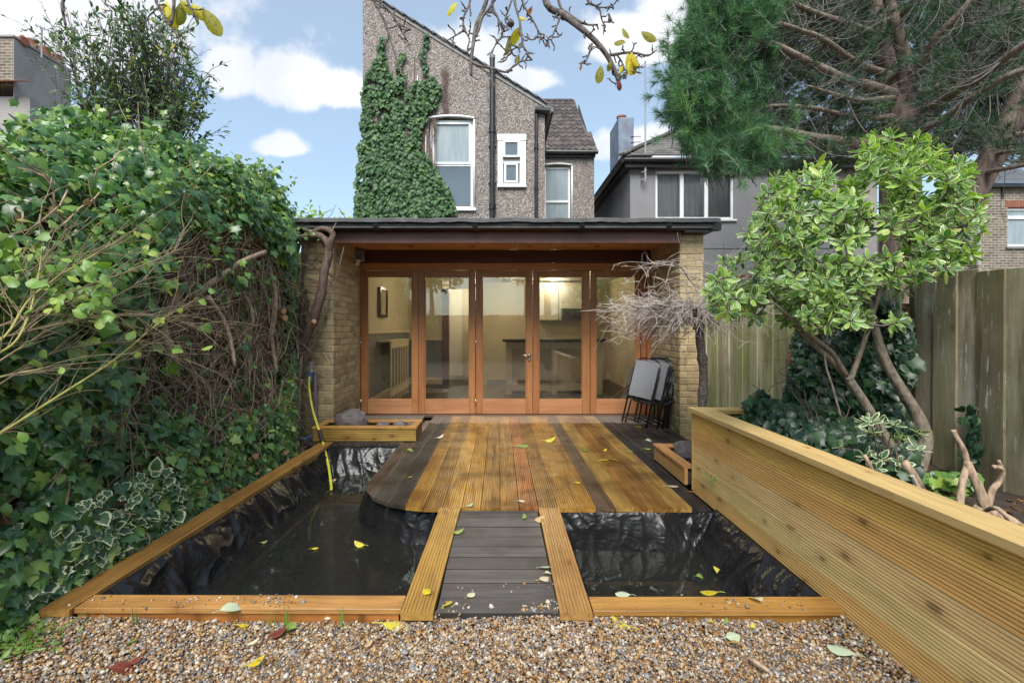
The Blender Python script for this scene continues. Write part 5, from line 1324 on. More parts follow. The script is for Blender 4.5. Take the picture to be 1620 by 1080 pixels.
# ================================================================== FENCES
fA = thing('fence', 'green algae stained board fence behind the bare weeping tree', 'fence')
fB = thing('fence', 'weathered grey board fence with flaking white paint beside the tall planter', 'fence')
def fences():
    def run(par, a, b, mat, top, w, cols, lean=.0):
        a, b = Vector(a), Vector(b); d = b - a; n_ = int(d.length / w); dn = d.normalized(); nn = Vector((-dn.y, dn.x, 0))
        if nn.dot(a) > 0: nn = -nn                           # nn points to the camera side
        for i in range(n_):
            h = top + random.uniform(-.012, .014); ww = w * random.uniform(.93, 1.10); lap = .006 if i % 2 else -.006
            q = MB().cbox(0, h - GZ + .05, -ww / 2 - .006, ww / 2 + .006, -.008, .008, .004, .0015)
            c = random.choice(cols); k = random.uniform(.75, 1.2)
            p = a + dn * (w * (i + .5)) + nn * lap; p.z = GZ - .05
            tl = random.uniform(-.008, .008)
            X_ = Vector((dn.x * tl, dn.y * tl, 1)).normalized(); Y_ = dn
            link('fence_board', q.mesh('fence_board'), MAT[mat], par, mw=frame(X_, Y_, p), color=tuple(v * k for v in c))
        for z in (.35, 1.25):
            q = MB().cbox(0, d.length, -.03, .03, z - .04, z + .04, .004); M = frame(d, Vector((0, 0, 1)).cross(d), a - nn * .05)
            link('rail', q.mesh('rail'), MAT[mat], par, mw=M, color=(.2, .18, .14))
    run(fA, (2.44, 6.00, 0), (2.96, 3.46, 0), 'green_fence_wood', 1.60, .105, [(.44, .43, .27), (.50, .46, .32), (.37, .37, .23), (.53, .48, .35)])
    run(fB, (2.98, 3.46, 0), (2.98, .95, 0), 'grey_fence_wood', 1.585, .152, [(.43, .37, .25), (.34, .29, .19), (.52, .46, .34), (.40, .325, .205)])
    for (x, y, par) in ((2.99, 3.47, fA),):
        q = MB().cbox(-.04, .04, -.04, .04, GZ - .05, 1.56, .006); link('post', q.mesh('post'), MAT['green_fence_wood'], par, mw=Matrix.Translation((x + .07, y + .06, 0)), color=(.2, .18, .13))
fences()
t = thing('fence', 'dark old fence boards just seen between the ivy hedge and the left brick pier', 'fence')
me = MB().cbox(-.07, .07, -.01, .01, GZ - .05, 2.2, .004).mesh('fence_board')
for i in range(9): link('fence_board', me, MAT['grey_fence_wood'], t, mw=Matrix.Translation((-3.42 + i * .145, 6.35 + (i % 2) * .012, random.uniform(-.03, .03))), color=(.10, .085, .065))
# dark red trellis strip above the green fence by the pier
t = thing('trellis', 'dark red trellis strip above the green fence next to the brick pier', 'trellis')
for i in range(7): link('slat', MB().cbox(-.012, .012, -.006, .006, 0, .24, .002).mesh('slat'), MAT['brown_paint'], t, mw=Matrix.Translation((2.50 + i * .075, 5.82 - i * .055, 1.60)))
link('rail', MB().tube([(2.46, 5.85, 1.83), (2.98, 5.47, 1.83)], .016, 6).mesh('rail'), MAT['brown_paint'], t); link('rail', MB().tube([(2.46, 5.85, 1.66), (2.98, 5.47, 1.66)], .016, 6).mesh('rail'), MAT['brown_paint'], t)
# ================================================================== small fittings
t = thing('security_light', 'grey security light on the left pier beside the door header', 'light fitting')
c = P(566, 408, 6.75)
MB().cbox(c.x - .02, c.x + .10, c.y - .10, c.y + .02, c.z - .06, c.z + .10, .015).build('housing', MAT['lead'], t)
MB().tube([(c.x - .05, c.y + .02, c.z + .12), (c.x - .03, c.y - .04, c.z + .05), (c.x + .01, c.y - .05, c.z)], .018, 8).build('arm', MAT['black_plastic'], t)
MB().tube([(c.x + .03, c.y - .105, c.z - .05), (c.x + .03, c.y - .13, c.z - .11)], [.035, .03], 10).build('sensor', MAT['white_upvc'], t)
t = thing('hanging_shackle', 'metal shackle hanging on a short chain from the soffit by the right pier', 'shackle')
c = P(1020, 382, 6.2)
MB().tube([(c.x, c.y, 2.335), (c.x, c.y, c.z - .03)], .007, 6).build('hook', MAT['galvanised'], t)
for k in range(3):
    pts = [(c.x + .012 * math.cos(a) * (1 if k % 2 else .2), c.y + .012 * math.cos(a) * (.2 if k % 2 else 1), c.z - .055 - k * .038 + .026 * math.sin(a)) for a in np.linspace(0, 6.283, 13)]
    MB().tube(pts, .005, 5).build('chain_link', MAT['galvanised'], t)
z = c.z - .15
pts = [(c.x - .034, c.y, z - .12), (c.x - .034, c.y, z - .03), (c.x - .024, c.y, z - .005), (c.x, c.y, z + .006), (c.x + .024, c.y, z - .005), (c.x + .034, c.y, z - .03), (c.x + .034, c.y, z - .12)]
MB().tube(smooth_path(pts, 3), .011, 8).build('bow', MAT['galvanised'], t)
for s in (-1, 1): MB().tube([(c.x + s * .034, c.y, z - .10), (c.x + s * .034, c.y, z - .145)], .019, 10).build('nut', MAT['galvanised'], t)
# standpipe and hose
t = thing('standpipe', 'grey standpipe with a brass tap on the front of the left brick pier', 'tap')
c = P(499, 590, 5.66)
MB().tube([(c.x, c.y, -.03), (c.x, c.y, c.z + .02)], .020, 8).build('pipe', MAT['lead'], t)
MB().tube([(c.x, c.y, c.z + .01), (c.x - .02, c.y - .05, c.z + .03), (c.x - .035, c.y - .08, c.z)], .016, 8).build('spout', MAT['galvanised'], t)
MB().tube([(c.x - .03, c.y - .045, c.z + .03), (c.x - .03, c.y - .045, c.z + .12)], .010, 6).tube([(c.x - .06, c.y - .045, c.z + .12), (c.x, c.y - .045, c.z + .12)], .010, 6).build('handle', MAT['galvanised'], t)
t = thing('garden_hose', 'yellow garden hose hanging from the tap over the trough into the pond', 'hose')
pts = [c + Vector((-.035, -.08, -.01)), P(489, 612, 5.50), P(494, 645, 5.38), P(502, 672, 5.24), P(508, 690, 5.18), P(514, 712, 5.02), P(520, 738, 4.80), P(524, 768, 4.50), P(524, 774, 4.42)]
MB().tube(smooth_path(pts, 5), .0135, 8).build('hose', MAT['hose_yellow'], t, smooth=True)
MB().tube([pts[0] + Vector((0, 0, .03)), pts[0] + Vector((0, 0, -.07))], [.026, .024], 10).build('connector', MAT['hose_blue'], t)
MB().tube([lerp(pts[4], pts[3], .5), lerp(pts[5], pts[4], .6)], .021, 8).build('joint', MAT['hose_black'], t)
MB().tube([pts[0] + Vector((0, 0, -.07)), pts[0] + Vector((.0, 0, -.10))], .022, 10).build('collar', MAT['hose_black'], t)
# blue cord on the ground at the pier foot
pts = [P(470, 690, 5.35) + Vector((0, 0, .0)), P(478, 694, 5.3), P(488, 692, 5.34), P(493, 688, 5.42)]
for p in pts: p.z = max(p.z, -.02)
o = MB().tube(smooth_path(pts, 4), .012, 6).build('cord', MAT['hose_blue']); tag(o, 'short pale blue cord on the ground at the foot of the ivy trunk', 'cord')
# ================================================================== FOLDING CHAIRS leaning on the right reveal
def chair_meshes():
    W, Hh = .41, .86     # width, back height when folded
    d = {}
    q = MB()
    pts = [(-W / 2, 0, 0), (-W / 2, 0, Hh - .10), (-W / 2 + .03, 0, Hh - .03), (-W / 2 + .10, 0, Hh), (W / 2 - .10, 0, Hh), (W / 2 - .03, 0, Hh - .03), (W / 2, 0, Hh - .10), (W / 2, 0, 0)]
    q.tube(pts, .011, 8); q.tube([(-W / 2, 0, .06), (W / 2, 0, .06)], .009, 6); d['back_frame'] = q.mesh('back_frame', True)
    q = MB(); w2 = W - .06
    q.tube([(-w2 / 2, .05, Hh * .62), (-w2 / 2, .03, .0)], .010, 8); q.tube([(w2 / 2, .05, Hh * .62), (w2 / 2, .03, 0)], .010, 8); q.tube([(-w2 / 2, .031, .10), (w2 / 2, .031, .10)], .009, 6); q.tube([(-w2 / 2, .04, .34), (w2 / 2, .04, .34)], .009, 6); d['rear_legs'] = q.mesh('leg_frame', True)
    q = MB(); nx, nz = 8, 10      # sling back, slightly hollow
    for j in range(nz + 1):
        for i in range(nx + 1):
            u, v = i / nx, j / nz; q.v.append((lerp(-W / 2 + .012, W / 2 - .012, u), -.012 + .018 * math.sin(math.pi * u) , lerp(.36, Hh - .035, v)))
    for j in range(nz):
        for i in range(nx): a = j * (nx + 1) + i; q.f.append((a, a + 1, a + nx + 2, a + nx + 1))
    d['sling'] = q.mesh('sling', True)
    q = MB(); w3 = W - .05       # folded seat behind the back
    q.tube([(-w3 / 2, .085, .30), (-w3 / 2, .075, .72), (w3 / 2, .075, .72), (w3 / 2, .085, .30), (-w3 / 2, .085, .30)], .011, 8); d['seat_frame'] = q.mesh('seat_frame', True)
    q = MB(); q.add([(-w3 / 2, .082, .31), (w3 / 2, .082, .31), (w3 / 2, .074, .71), (-w3 / 2, .074, .71)], [(0, 1, 2, 3)]); d['seat'] = q.mesh('seat')
    q = MB()
    for s in (-1, 1):
        q.tube([(s * (W / 2 + .014), -.01, .30), (s * (W / 2 + .014), .09, .36)], .012, 6); q.cbox(s * W / 2 - .016, s * W / 2 + .016, -.016, .016, .36, .42, .003)
    d['hinge'] = q.mesh('hinge')
    q = MB()
    for s in (-1, 1): q.tube([(s * (W / 2 - .005), -.006, .40), (s * (W / 2 - .005), .025, .66)], .012, 6)
    d['armrest'] = q.mesh('armrest', True)
    return d
cm = chair_meshes()
def chair(base, yaw, lean, label, roll=0.0):
    t = thing('folding_chair', label, 'chair', 'folded chairs leaning on the brick pier')
    t.matrix_world = Matrix.Translation(base) @ Matrix.Rotation(yaw, 4, 'Z') @ Matrix.Rotation(roll, 4, 'Y') @ Matrix.Rotation(-lean, 4, 'X')
    for nm, me in cm.items():
        pn = {'rear_legs': 'leg_frame'}.get(nm, nm)
        link(pn, me, MAT['grey_mesh'] if nm in ('sling', 'seat') else MAT['black_frame'], t)
    t['placed'] = 1
chair(Vector((1.70, 6.12, .004)), R(-60), R(14), 'front folded chair of the stack, its grey mesh back facing the deck', R(4))
chair(Vector((1.83, 6.07, .004)), R(-66), R(11), 'second folded chair, just behind the front one', R(4))
chair(Vector((1.94, 6.10, .004)), R(-76), R(8), 'third folded chair, between the second chair and the last', R(2))
chair(Vector((2.04, 6.14, .004)), R(-86), R(3), 'last folded chair, upright against the brick pier')
# ================================================================== VEGETATION
IVY = [leaf_ivy(k) for k in range(4)]
def nrm(v): return v / (np.linalg.norm(v, axis=1, keepdims=True) + 1e-9)
def vnoise(p, s, off=0.0): return np.array([mnoise.noise(Vector((q[0] * s + off, q[1] * s, q[2] * s))) for q in p])
def wander(p0, d0, L, n=8, wig=.25, grav=0.0, seed=None):
    """a wandering stem"""
    p = Vector(p0); d = Vector(d0).normalized(); out = [p.copy()]
    for i in range(n):
        d = (d + Vector((random.gauss(0, wig), random.gauss(0, wig), random.gauss(0, wig) - grav))).normalized()
        p = p + d * (L / n); out.append(p.copy())
    return out
# ------------------------------------------------------------------ ivy hedge on the left
def hedge_surface(s, Y):
    """s 0..1 from the foot up the face and over the top; returns x, z"""
    H = np.interp(Y, [1.3, 2.1, 2.6, 3.3, 4.2, 5.0, 5.6, 6.2], [1.60, 1.76, 2.02, 2.36, 2.62, 2.72, 2.60, 2.50])
    foot = np.interp(Y, [1.3, 2.2, 3.5, 4.6, 5.5, 6.0], [-2.10, -2.10, -2.02, -2.0, -2.30, -2.55])
    mid = np.interp(Y, [1.3, 2.4, 3.3, 4.7, 5.5, 6.0], [-2.25, -2.28, -2.40, -2.40, -2.50, -2.65])
    up = np.interp(Y, [1.3, 2.4, 3.5, 4.8, 5.5, 5.8], [-2.22, -2.22, -2.26, -2.28, -2.46, -2.56])
    k = [0, .12, .30, .48, .60, .70, .80, .90, 1.0]
    xs = np.array([foot, foot - .06, mid, mid + .02, up, up - .06, up - .30, up - .65, up - 1.1])
    zs = np.array([GZ + 0 * H, .18 + 0 * H, .75 + 0 * H, 1.45 + 0 * H, H * .74, H * .90, H * .985, H, H * .97])
    i = np.clip(np.searchsorted(k, s) - 1, 0, len(k) - 2); k = np.array(k); t = (s - k[i]) / (k[i + 1] - k[i]); j = np.arange(len(s))
    return xs[i, j] * (1 - t) + xs[i + 1, j] * t, zs[i, j] * (1 - t) + zs[i + 1, j] * t
def hedge():
    t = thing('ivy_hedge', 'high hedge of dark glossy ivy with bare brown stems in its middle', 'hedge')
    # dead core: dark tangled mass the ivy grows on
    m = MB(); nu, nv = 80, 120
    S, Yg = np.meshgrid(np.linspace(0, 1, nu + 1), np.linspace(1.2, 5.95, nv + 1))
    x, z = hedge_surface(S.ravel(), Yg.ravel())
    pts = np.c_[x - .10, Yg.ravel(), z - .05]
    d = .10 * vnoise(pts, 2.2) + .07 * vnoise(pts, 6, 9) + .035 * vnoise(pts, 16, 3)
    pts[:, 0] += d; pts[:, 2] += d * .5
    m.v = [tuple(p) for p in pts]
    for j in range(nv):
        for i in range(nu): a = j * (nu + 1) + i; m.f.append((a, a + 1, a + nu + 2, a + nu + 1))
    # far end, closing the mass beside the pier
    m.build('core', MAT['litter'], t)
    # leaves
    n = 60000
    s = RNG.uniform(0, .97, n); Y = RNG.uniform(1.45, 5.85, n)
    x, z = hedge_surface(s, Y)
    P0 = np.c_[x, Y, z]
    cl = vnoise(P0, 2.6, 4); cl2 = vnoise(P0, 6.5, 14)
    # the bare patch with old stems
    bx = (Y - 4.05) / 1.35; bz = (z - 1.22) / .80
    bare = np.clip(1.25 - (bx ** 2 + bz ** 2), 0, 1); bare = np.clip(bare * 2.6, 0, 1)
    lowb = np.exp(-((Y - 3.3) / .9) ** 2 - ((z - .55) / .3) ** 2)
    dens = np.where(s > .55, 1.0, .80) * (1 - .95 * bare) * (1 - .45 * lowb) + .35 * np.clip(cl2 - .1, 0, 1) * bare
    dens = dens * np.clip(.75 + 1.2 * cl + .7 * cl2, .12, 1)
    dens *= np.where(Y < 2.1, .8, 1)
    keep = RNG.uniform(0, 1, n) < dens
    s, Y, x, z, P0, cl, bare = s[keep], Y[keep], x[keep], z[keep], P0[keep], cl[keep], bare[keep]; n = len(s)
    # outward normal by finite difference
    x2, z2 = hedge_surface(np.clip(s + .02, 0, 1), Y); x1, z1 = hedge_surface(np.clip(s - .02, 0, 1), Y)
    N_ = nrm(np.c_[(z2 - z1), 0 * s, -(x2 - x1)])
    off = .02 + .16 * np.clip(cl + .25, 0, 1) + np.abs(RNG.normal(0, .065, n))
    off = np.where(s > .55, off * 1.25, off)
    pos = P0 + N_ * off[:, None] + jitter(n, .02)
    lim = -2.02 + np.clip(z - .45, 0, 1) * .30
    pos[:, 0] = np.minimum(pos[:, 0], lim - RNG.uniform(0, .06, n))
    pos[:, 0] = np.minimum(pos[:, 0], np.interp(Y, [4.5, 5.9], [-1.90, -2.48]) - RNG.uniform(0, .08, n))
    down = np.c_[0 * s + .12, -.10 + 0 * s, -1 + 0 * s]
    tip = down + N_ * .35 + jitter(n, .42); nr = N_ * 1.0 + np.array([.1, -.35, .55]) + jitter(n, .38)
    size = RNG.lognormal(math.log(.049), .34, n)
    size *= np.where((s < .5) & (Y < 2.9), 1.12, 1.0); size *= np.where((s > .5) & (Y < 2.4), .85, 1.0); size = np.clip(size, .022, .11)
    M = frames(pos, tip, nr, size)
    leaves(t, 'leaf', IVY, M, MAT['ivy_leaf'], 300)
    # trailing shoots sticking out above the top
    st = MB()
    sh = []
    for i in range(95):
        Y0 = random.uniform(1.9, 5.7); s0 = random.uniform(.6, .93)
        xx, zz = hedge_surface(np.array([s0]), np.array([Y0])); p = Vector((xx[0], Y0, zz[0]))
        pts = wander(p, (random.uniform(-.1, .7), random.uniform(-.5, .5), random.uniform(.2, .9)), random.uniform(.2, .5), 6, .22, .10)
        st.tube(pts, [.0035 * (1 - .6 * k / 6) for k in range(7)], 4, False)
        for q in pts[1:]:
            for _ in range(2): sh.append((q, random.uniform(.026, .055)))
    sp = np.array([tuple(q) for q, _ in sh]); k = len(sp)
    M = frames(sp + jitter(k, .02), np.array([.3, -.2, -.6]) + jitter(k, .5), np.array([.4, -.5, .8]) + jitter(k, .4), np.array([w for _, w in sh]))
    leaves(t, 'leaf', IVY, M, MAT['ivy_leaf'], 0)
    st.build('shoot', MAT['green_stem'], t, kind='stuff')
    # brown dead stems hanging through the bare patch
    m = MB(); m2 = MB()
    for i in range(1900):
        Y0 = random.gauss(4.0, .85); z0 = random.uniform(.35, 2.05)
        if not 1.7 < Y0 < 5.6: continue
        kk = np.interp(z0, [-.1, .75, 1.45, 2.1], [0.05, .30, .48, .58]); xx, zz = hedge_surface(np.array([kk]), np.array([Y0]))
        p = Vector((xx[0] + random.uniform(-.06, .14), Y0, z0))
        d = (random.uniform(-.1, .35), random.gauss(0, .55), random.choice([-1, -1, .6]) * random.uniform(.3, 1)) if random.random() < .75 else (random.uniform(0, .5), random.choice([-1, 1]), random.uniform(-.4, .3))
        L = random.uniform(.25, .95); r = random.choice([.0022, .003, .0035, .0045, .006])
        pts = wander(p, d, L, 7, .26, .10)
        pts = [Vector((min(max(q.x, -2.55), -2.02 - .1 * min(1, q.z)), q.y, max(q.z, .0))) for q in pts]
        (m if i % 3 else m2).tube(pts, [r * (1 - .5 * k / 7) for k in range(8)], 4, False)
    m.build('stem', MAT['dead_stem'], t, kind='stuff'); m2.build('stem', MAT['thin_stem'], t, kind='stuff')
    # thick old ivy limbs, as in the upper middle
    for pts, r in (([P(232, 440, 3.05), P(262, 438, 3.1), P(292, 440, 3.15)], .036), ([P(288, 445, 3.25), P(272, 480, 3.25), P(258, 510, 3.2), P(264, 540, 3.2), P(280, 575, 3.25)], .030),
                   ([P(300, 470, 3.5), P(345, 440, 3.7), P(380, 415, 3.9), P(420, 398, 4.2)], .024), ([P(330, 470, 3.5), P(360, 520, 3.7), P(372, 580, 3.7)], .016),
                   ([P(385, 460, 4.2), P(400, 500, 4.2), P(392, 540, 4.2), P(398, 585, 4.2)], .016), ([P(425, 420, 4.6), P(436, 470, 4.6), P(430, 530, 4.6), P(438, 590, 4.6)], .02)):
        pts = smooth_path(pts, 4); MB().tube(pts, [r * (1.1 - .35 * i / len(pts)) for i in range(len(pts))], 9).build('limb', MAT['ivy_bark'] if r > .035 else MAT['dead_stem'], t, smooth=True)
    for (px, py) in ((441, 487), (449, 492), (434, 491), (452, 503)):
        c = P(px, py, 4.75); MB().tube([c + Vector((-.16, .1, .02)), c], [.03, .028], 10).build('cut_branch', MAT['cut_wood'], t)
    # dead brown leaves caught among the stems
    k = 420; Yb = RNG.uniform(2.2, 5.5, k); zb = RNG.uniform(.0, 1.9, k); kk = np.interp(zb, [-.1, .75, 1.45, 2.1], [0.03, .30, .48, .58]); xb, _ = hedge_surface(kk, Yb)
    M = frames(np.c_[xb + RNG.uniform(.0, .12, k), Yb, zb], jitter(k, 1), np.array([.8, -.4, .4]) + jitter(k, .5), RNG.uniform(.03, .065, k)); leaves(t, 'leaf', [leaf_oval(.3, fold=.6, droop=.5), IVY[3]], M, MAT['brown_leaf'], 0, 'dead_leaf')
hedge()
def edged_ivy():
    t = thing('variegated_ivy', 'cream edged variegated ivy spreading at the foot of the hedge by the pond edging', 'ivy')
    n = 430; Y = RNG.uniform(2.05, 3.1, n); x = -2.10 - RNG.uniform(-.05, .34, n) - .1 * (Y < 2.2); z = RNG.uniform(0, 1, n) ** 1.4 * .42 - .03
    pos = np.c_[x + .22 * (1 - z), Y, z]
    pos[:, 0] = np.minimum(pos[:, 0], -2.02)
    M = frames(pos, np.array([.5, -.5, -.5]) + jitter(n, .5), np.array([.6, -.6, .9]) + jitter(n, .35), np.clip(RNG.lognormal(math.log(.052), .3, n), .025, .09))
    leaves(t, 'leaf', IVY, M, MAT['edged_ivy_leaf'], 120)
    m = MB()
    for i in range(60): m.tube(wander((random.uniform(-2.45, -2.15), random.uniform(2.05, 3.2), random.uniform(0, .3)), (.5, -.5, .2), .3, 6, .3), .0025, 4, False)
    m.build('stem', MAT['thin_stem'], t, kind='stuff')
edged_ivy()
def ground_ivy():
    t = thing('ground_ivy', 'low green ivy and bright weeds by the gravel at the outer corner of the edging', 'ivy')
    n = 330; Y = RNG.uniform(1.68, 2.15, n); x = -2.0 - RNG.uniform(0, .55, n) + .12 * (2.1 - Y); z = RNG.uniform(0, .20, n) * np.clip((-1.9 - x) * 3, .1, 1) - .05
    M = frames(np.c_[x, Y, z], np.array([.5, -.4, -.3]) + jitter(n, .5), np.array([.3, -.5, 1]) + jitter(n, .35), np.clip(RNG.lognormal(math.log(.045), .35, n), .02, .085)); leaves(t, 'leaf', IVY, M, MAT['ivy_leaf'], 60)
    m = MB()
    for i in range(70):
        c = Vector((random.gauss(-1.93, .08), random.gauss(1.93, .06), GZ)); m.tube([c, c + Vector((random.gauss(0, .02), random.gauss(0, .02), .05)), c + Vector((random.gauss(0, .05), random.gauss(0, .05), random.uniform(.05, .11)))], [.004, .003, .0006], 3, False)
    m.build('blade', MAT['grass_blade'], t, kind='stuff')
    n = 60; M = frames(np.c_[RNG.normal(-1.90, .09, n), RNG.normal(1.90, .08, n), RNG.uniform(-.06, .0, n)], np.array([.2, -.6, .3]) + jitter(n, .5), np.array([0, -.3, 1]) + jitter(n, .3), RNG.uniform(.02, .045, n)); leaves(t, 'leaf', [leaf_oval(.28)], M, MAT['bright_leaf'], 0, 'weed')
ground_ivy()
for i, (px, lab) in enumerate([(430, 'thin grass shoot by the bend in the gravel, first in front of the left edging'), (452, 'two grass shoots standing close together in front of the left edging'), (213, 'small grass tuft in front of the left edging near its outer corner'), (540, 'short grass shoot in front of the left edging near the bridge rail')]):
    t = thing('grass_shoot', lab, 'grass', 'grass shoots along the edging'); c = G(px, 996, GZ)
    for k in range(3 if i != 0 else 2):
        q = c + Vector((random.gauss(0, .014), random.gauss(0, .006), 0)); h = random.uniform(.07, .12)
        MB().tube([q, q + Vector((random.gauss(0, .006), 0, h * .6)), q + Vector((random.gauss(0, .015), 0, h))], [.003, .0025, .0006], 4, False).build('blade', MAT['grass_blade'], t)
# ------------------------------------------------------------------ old ivy trunk against the pier
def ivy_trunk():
    t = thing('old_ivy', 'thick bare ivy trunk curving up the left brick pier to the gutter', 'vine trunk')
    Y = 5.52
    a = smooth_path([P(463, 640, Y), P(462, 605, Y), P(467, 570, Y), P(482, 535, Y), P(497, 500, Y), P(508, 465, Y), P(513, 430, Y), P(520, 402, Y), P(518, 384, Y), P(505, 373, Y), P(487, 373, Y), P(470, 378, Y + .05), P(455, 372, Y + .1)], 5)
    n = len(a); r = [np.interp(i / n, [0, .25, .45, .6, .8, 1], [.066, .060, .052, .043, .038, .036]) * (1 + .10 * mnoise.noise(Vector((i * .5, 3, 0)))) for i in range(n)]
    MB().tube(a, r, 12).build('trunk', MAT['ivy_bark'], t, smooth=True)
    b = smooth_path([P(520, 400, Y), P(522, 385, Y - .03), P(527, 372, Y - .04), P(520, 364, Y - .05), P(508, 362, Y), P(494, 367, Y + .02), P(480, 362, Y + .05)], 4); n = len(b)
    MB().tube(b, [.040 - .016 * i / n for i in range(n)], 9).build('branch', MAT['ivy_bark'], t, smooth=True)
    MB().tube([P(490, 518, Y), P(486, 508, Y - .04), P(483, 497, Y - .06)], [.034, .027, .02], 8).build('stub', MAT['ivy_bark'], t)
    MB().tube([P(492, 515, Y - .02), P(497, 508, Y - .09)], [.032, .028], 9).build('stub', MAT['cut_wood'], t)
    MB().tube(smooth_path([P(464, 648, Y), P(466, 625, Y), P(468, 600, Y), P(470, 575, Y + .02)], 4), .028, 7).build('stem', MAT['dead_stem'], t)
    MB().tube(smooth_path([P(476, 560, Y), P(474, 600, Y), P(472, 640, Y), P(466, 690, Y)], 4), [.02] * 13, 7).build('stem', MAT['dead_stem'], t)
    MB().tube(smooth_path([P(460, 698, Y), P(462, 670, Y), P(466, 640, Y), P(470, 610, Y)], 4), [.062, .058, .054, .052, .05, .048, .046, .044, .04, .036, .03, .024, .012], 10).build('dead_trunk', MAT['pale_wood'], t, smooth=True)
    MB().tube([P(523, 372, Y - .04), P(528, 360, Y - .1), P(532, 352, Y - .12)], [.012, .007, .003], 5).build('twig', MAT['grey_twig'], t)
    # rootlets left on the brickwork
    m = MB()
    for i in range(46):
        p = Vector((random.uniform(-2.33, -2.02), PY - .008, random.uniform(.5, 2.1))); q = [p]; d = Vector((random.gauss(0, 1), 0, random.gauss(0, 1))).normalized()
        for k in range(6): d = (d + Vector((random.gauss(0, .45), 0, random.gauss(0, .45)))).normalized(); q.append(q[-1] + d * .025)
        m.tube([v + Vector((0, random.uniform(-.004, 0), 0)) for v in q], .0028, 4, False)
    m.build('rootlet', MAT['ivy_bark'], t, kind='stuff')
    # dark gap between trunk and hedge: old ivy stems standing together
    m = MB()
    for i in range(26):
        x = random.uniform(-2.60, -2.40); y = random.uniform(5.45, 5.75); m.tube(wander((x, y, GZ), (.02, 0, 1), random.uniform(1.5, 2.5), 8, .06), random.uniform(.008, .022), 5, False)
    m.build('stem', MAT['ivy_bark'], t, kind='stuff')
    # fresh ivy leaves along the trunk side
    k = 380; z = RNG.uniform(.1, 2.5, k); pos = np.c_[-2.44 + RNG.normal(0, .04, k) - .02 * z, 5.48 + RNG.normal(0, .06, k), z]
    M = frames(pos, np.array([.3, -.2, -1]) + jitter(k, .4), np.array([.5, -.9, .3]) + jitter(k, .35), RNG.uniform(.03, .06, k)); leaves(t, 'leaf', IVY, M, MAT['ivy_leaf'], 0)
ivy_trunk()
# ------------------------------------------------------------------ small leaved shrub rising behind the hedge
def top_shrub():
    t = thing('tall_shrub', 'tall airy shrub with narrow leaves rising behind the top of the ivy hedge', 'shrub')
    Y0 = 4.5; m = MB(); pts_l = []; dirs = []
    def shoot(base, tipv, bend, nl, r0):
        base, tipv = Vector(base), Vector(tipv); mid = (base + tipv) / 2 + Vector(bend)
        ps = smooth_path([base, lerp(base, mid, .6) + Vector((random.gauss(0, .03), random.gauss(0, .03), 0)), mid, tipv], 4); n = len(ps)
        m.tube(ps, [r0 * (1 - .75 * i / n) for i in range(n)], 4, False)
        for i in range(n // 4, n):
            for _ in range(nl):
                d = (ps[min(i + 1, n - 1)] - ps[i - 1]).normalized(); side = Vector((random.gauss(0, 1), random.gauss(0, 1), random.gauss(0, .7))).normalized()
                if random.random() < .75:
                    L = random.uniform(.06, .22) * (1 - .3 * i / n); tw = [ps[i], ps[i] + (d * .7 + side * .8) * L * .5, ps[i] + (d * .9 + side) * L]
                    m.tube(tw, [.0026, .002, .001], 3, False)
                    for q in range(4):
                        f = random.random(); pts_l.append(lerp(tw[0], tw[2], f)); dirs.append((d * .6 + side * .6 + Vector((random.gauss(0, .5), random.gauss(0, .5), random.gauss(0, .5)))))
                else: pts_l.append(ps[i]); dirs.append(d + side * .8)
    for i in range(54):   # left fan
        b = P(random.uniform(120, 250), random.uniform(190, 235), Y0 + random.uniform(-.4, .4)); b.z -= .25
        a = random.random(); tx, ty = lerp(75, 260, a) + random.gauss(0, 22), lerp(30, 20, a) + abs(random.gauss(0, 50))
        shoot(b, P(tx, ty, Y0 + random.uniform(-.5, .3)), (random.gauss(0, .05), 0, random.uniform(0, .12)), 2, .008)
    for i in range(54):   # right fan
        b = P(random.uniform(225, 285), random.uniform(205, 225), Y0 + random.uniform(-.3, .4)); b.z -= .25
        a = random.random(); tx, ty = lerp(200, 335, a) + random.gauss(0, 12), lerp(2, 100, a) + abs(random.gauss(0, 40))
        shoot(b, P(tx, ty, Y0 + random.uniform(-.4, .4)), (random.gauss(0, .05), 0, random.uniform(0, .12)), 2, .008)
    for (a, b) in (((95, 100), (30, 36)), ((110, 120), (66, 8)), ((120, 110), (105, 12))): shoot(P(*a, Y0), P(*b, Y0), (0, 0, .05), 1, .006)
    for x in (262, 275, 283): m.tube(smooth_path([P(x, 235, Y0), P(x + random.uniform(-8, 8), 160, Y0), P(x + random.uniform(-20, 25), 90, Y0)], 4), [.014 - .0008 * k for k in range(9)], 5, False)
    m.build('stem', MAT['pear_bark'], t, kind='stuff')
    p = np.array([tuple(v) for v in pts_l]); d = np.array([tuple(v) for v in dirs]); k = len(p)
    M = frames(p + jitter(k, .008), d, np.array([.1, -.7, .6]) + jitter(k, .5), np.clip(RNG.lognormal(math.log(.046), .28, k), .025, .075))
    leaves(t, 'leaf', [leaf_oval(.17, fold=.35, droop=.3), leaf_oval(.22, fold=.3, droop=.4)], M, MAT['small_leaf'], 300)
top_shrub()
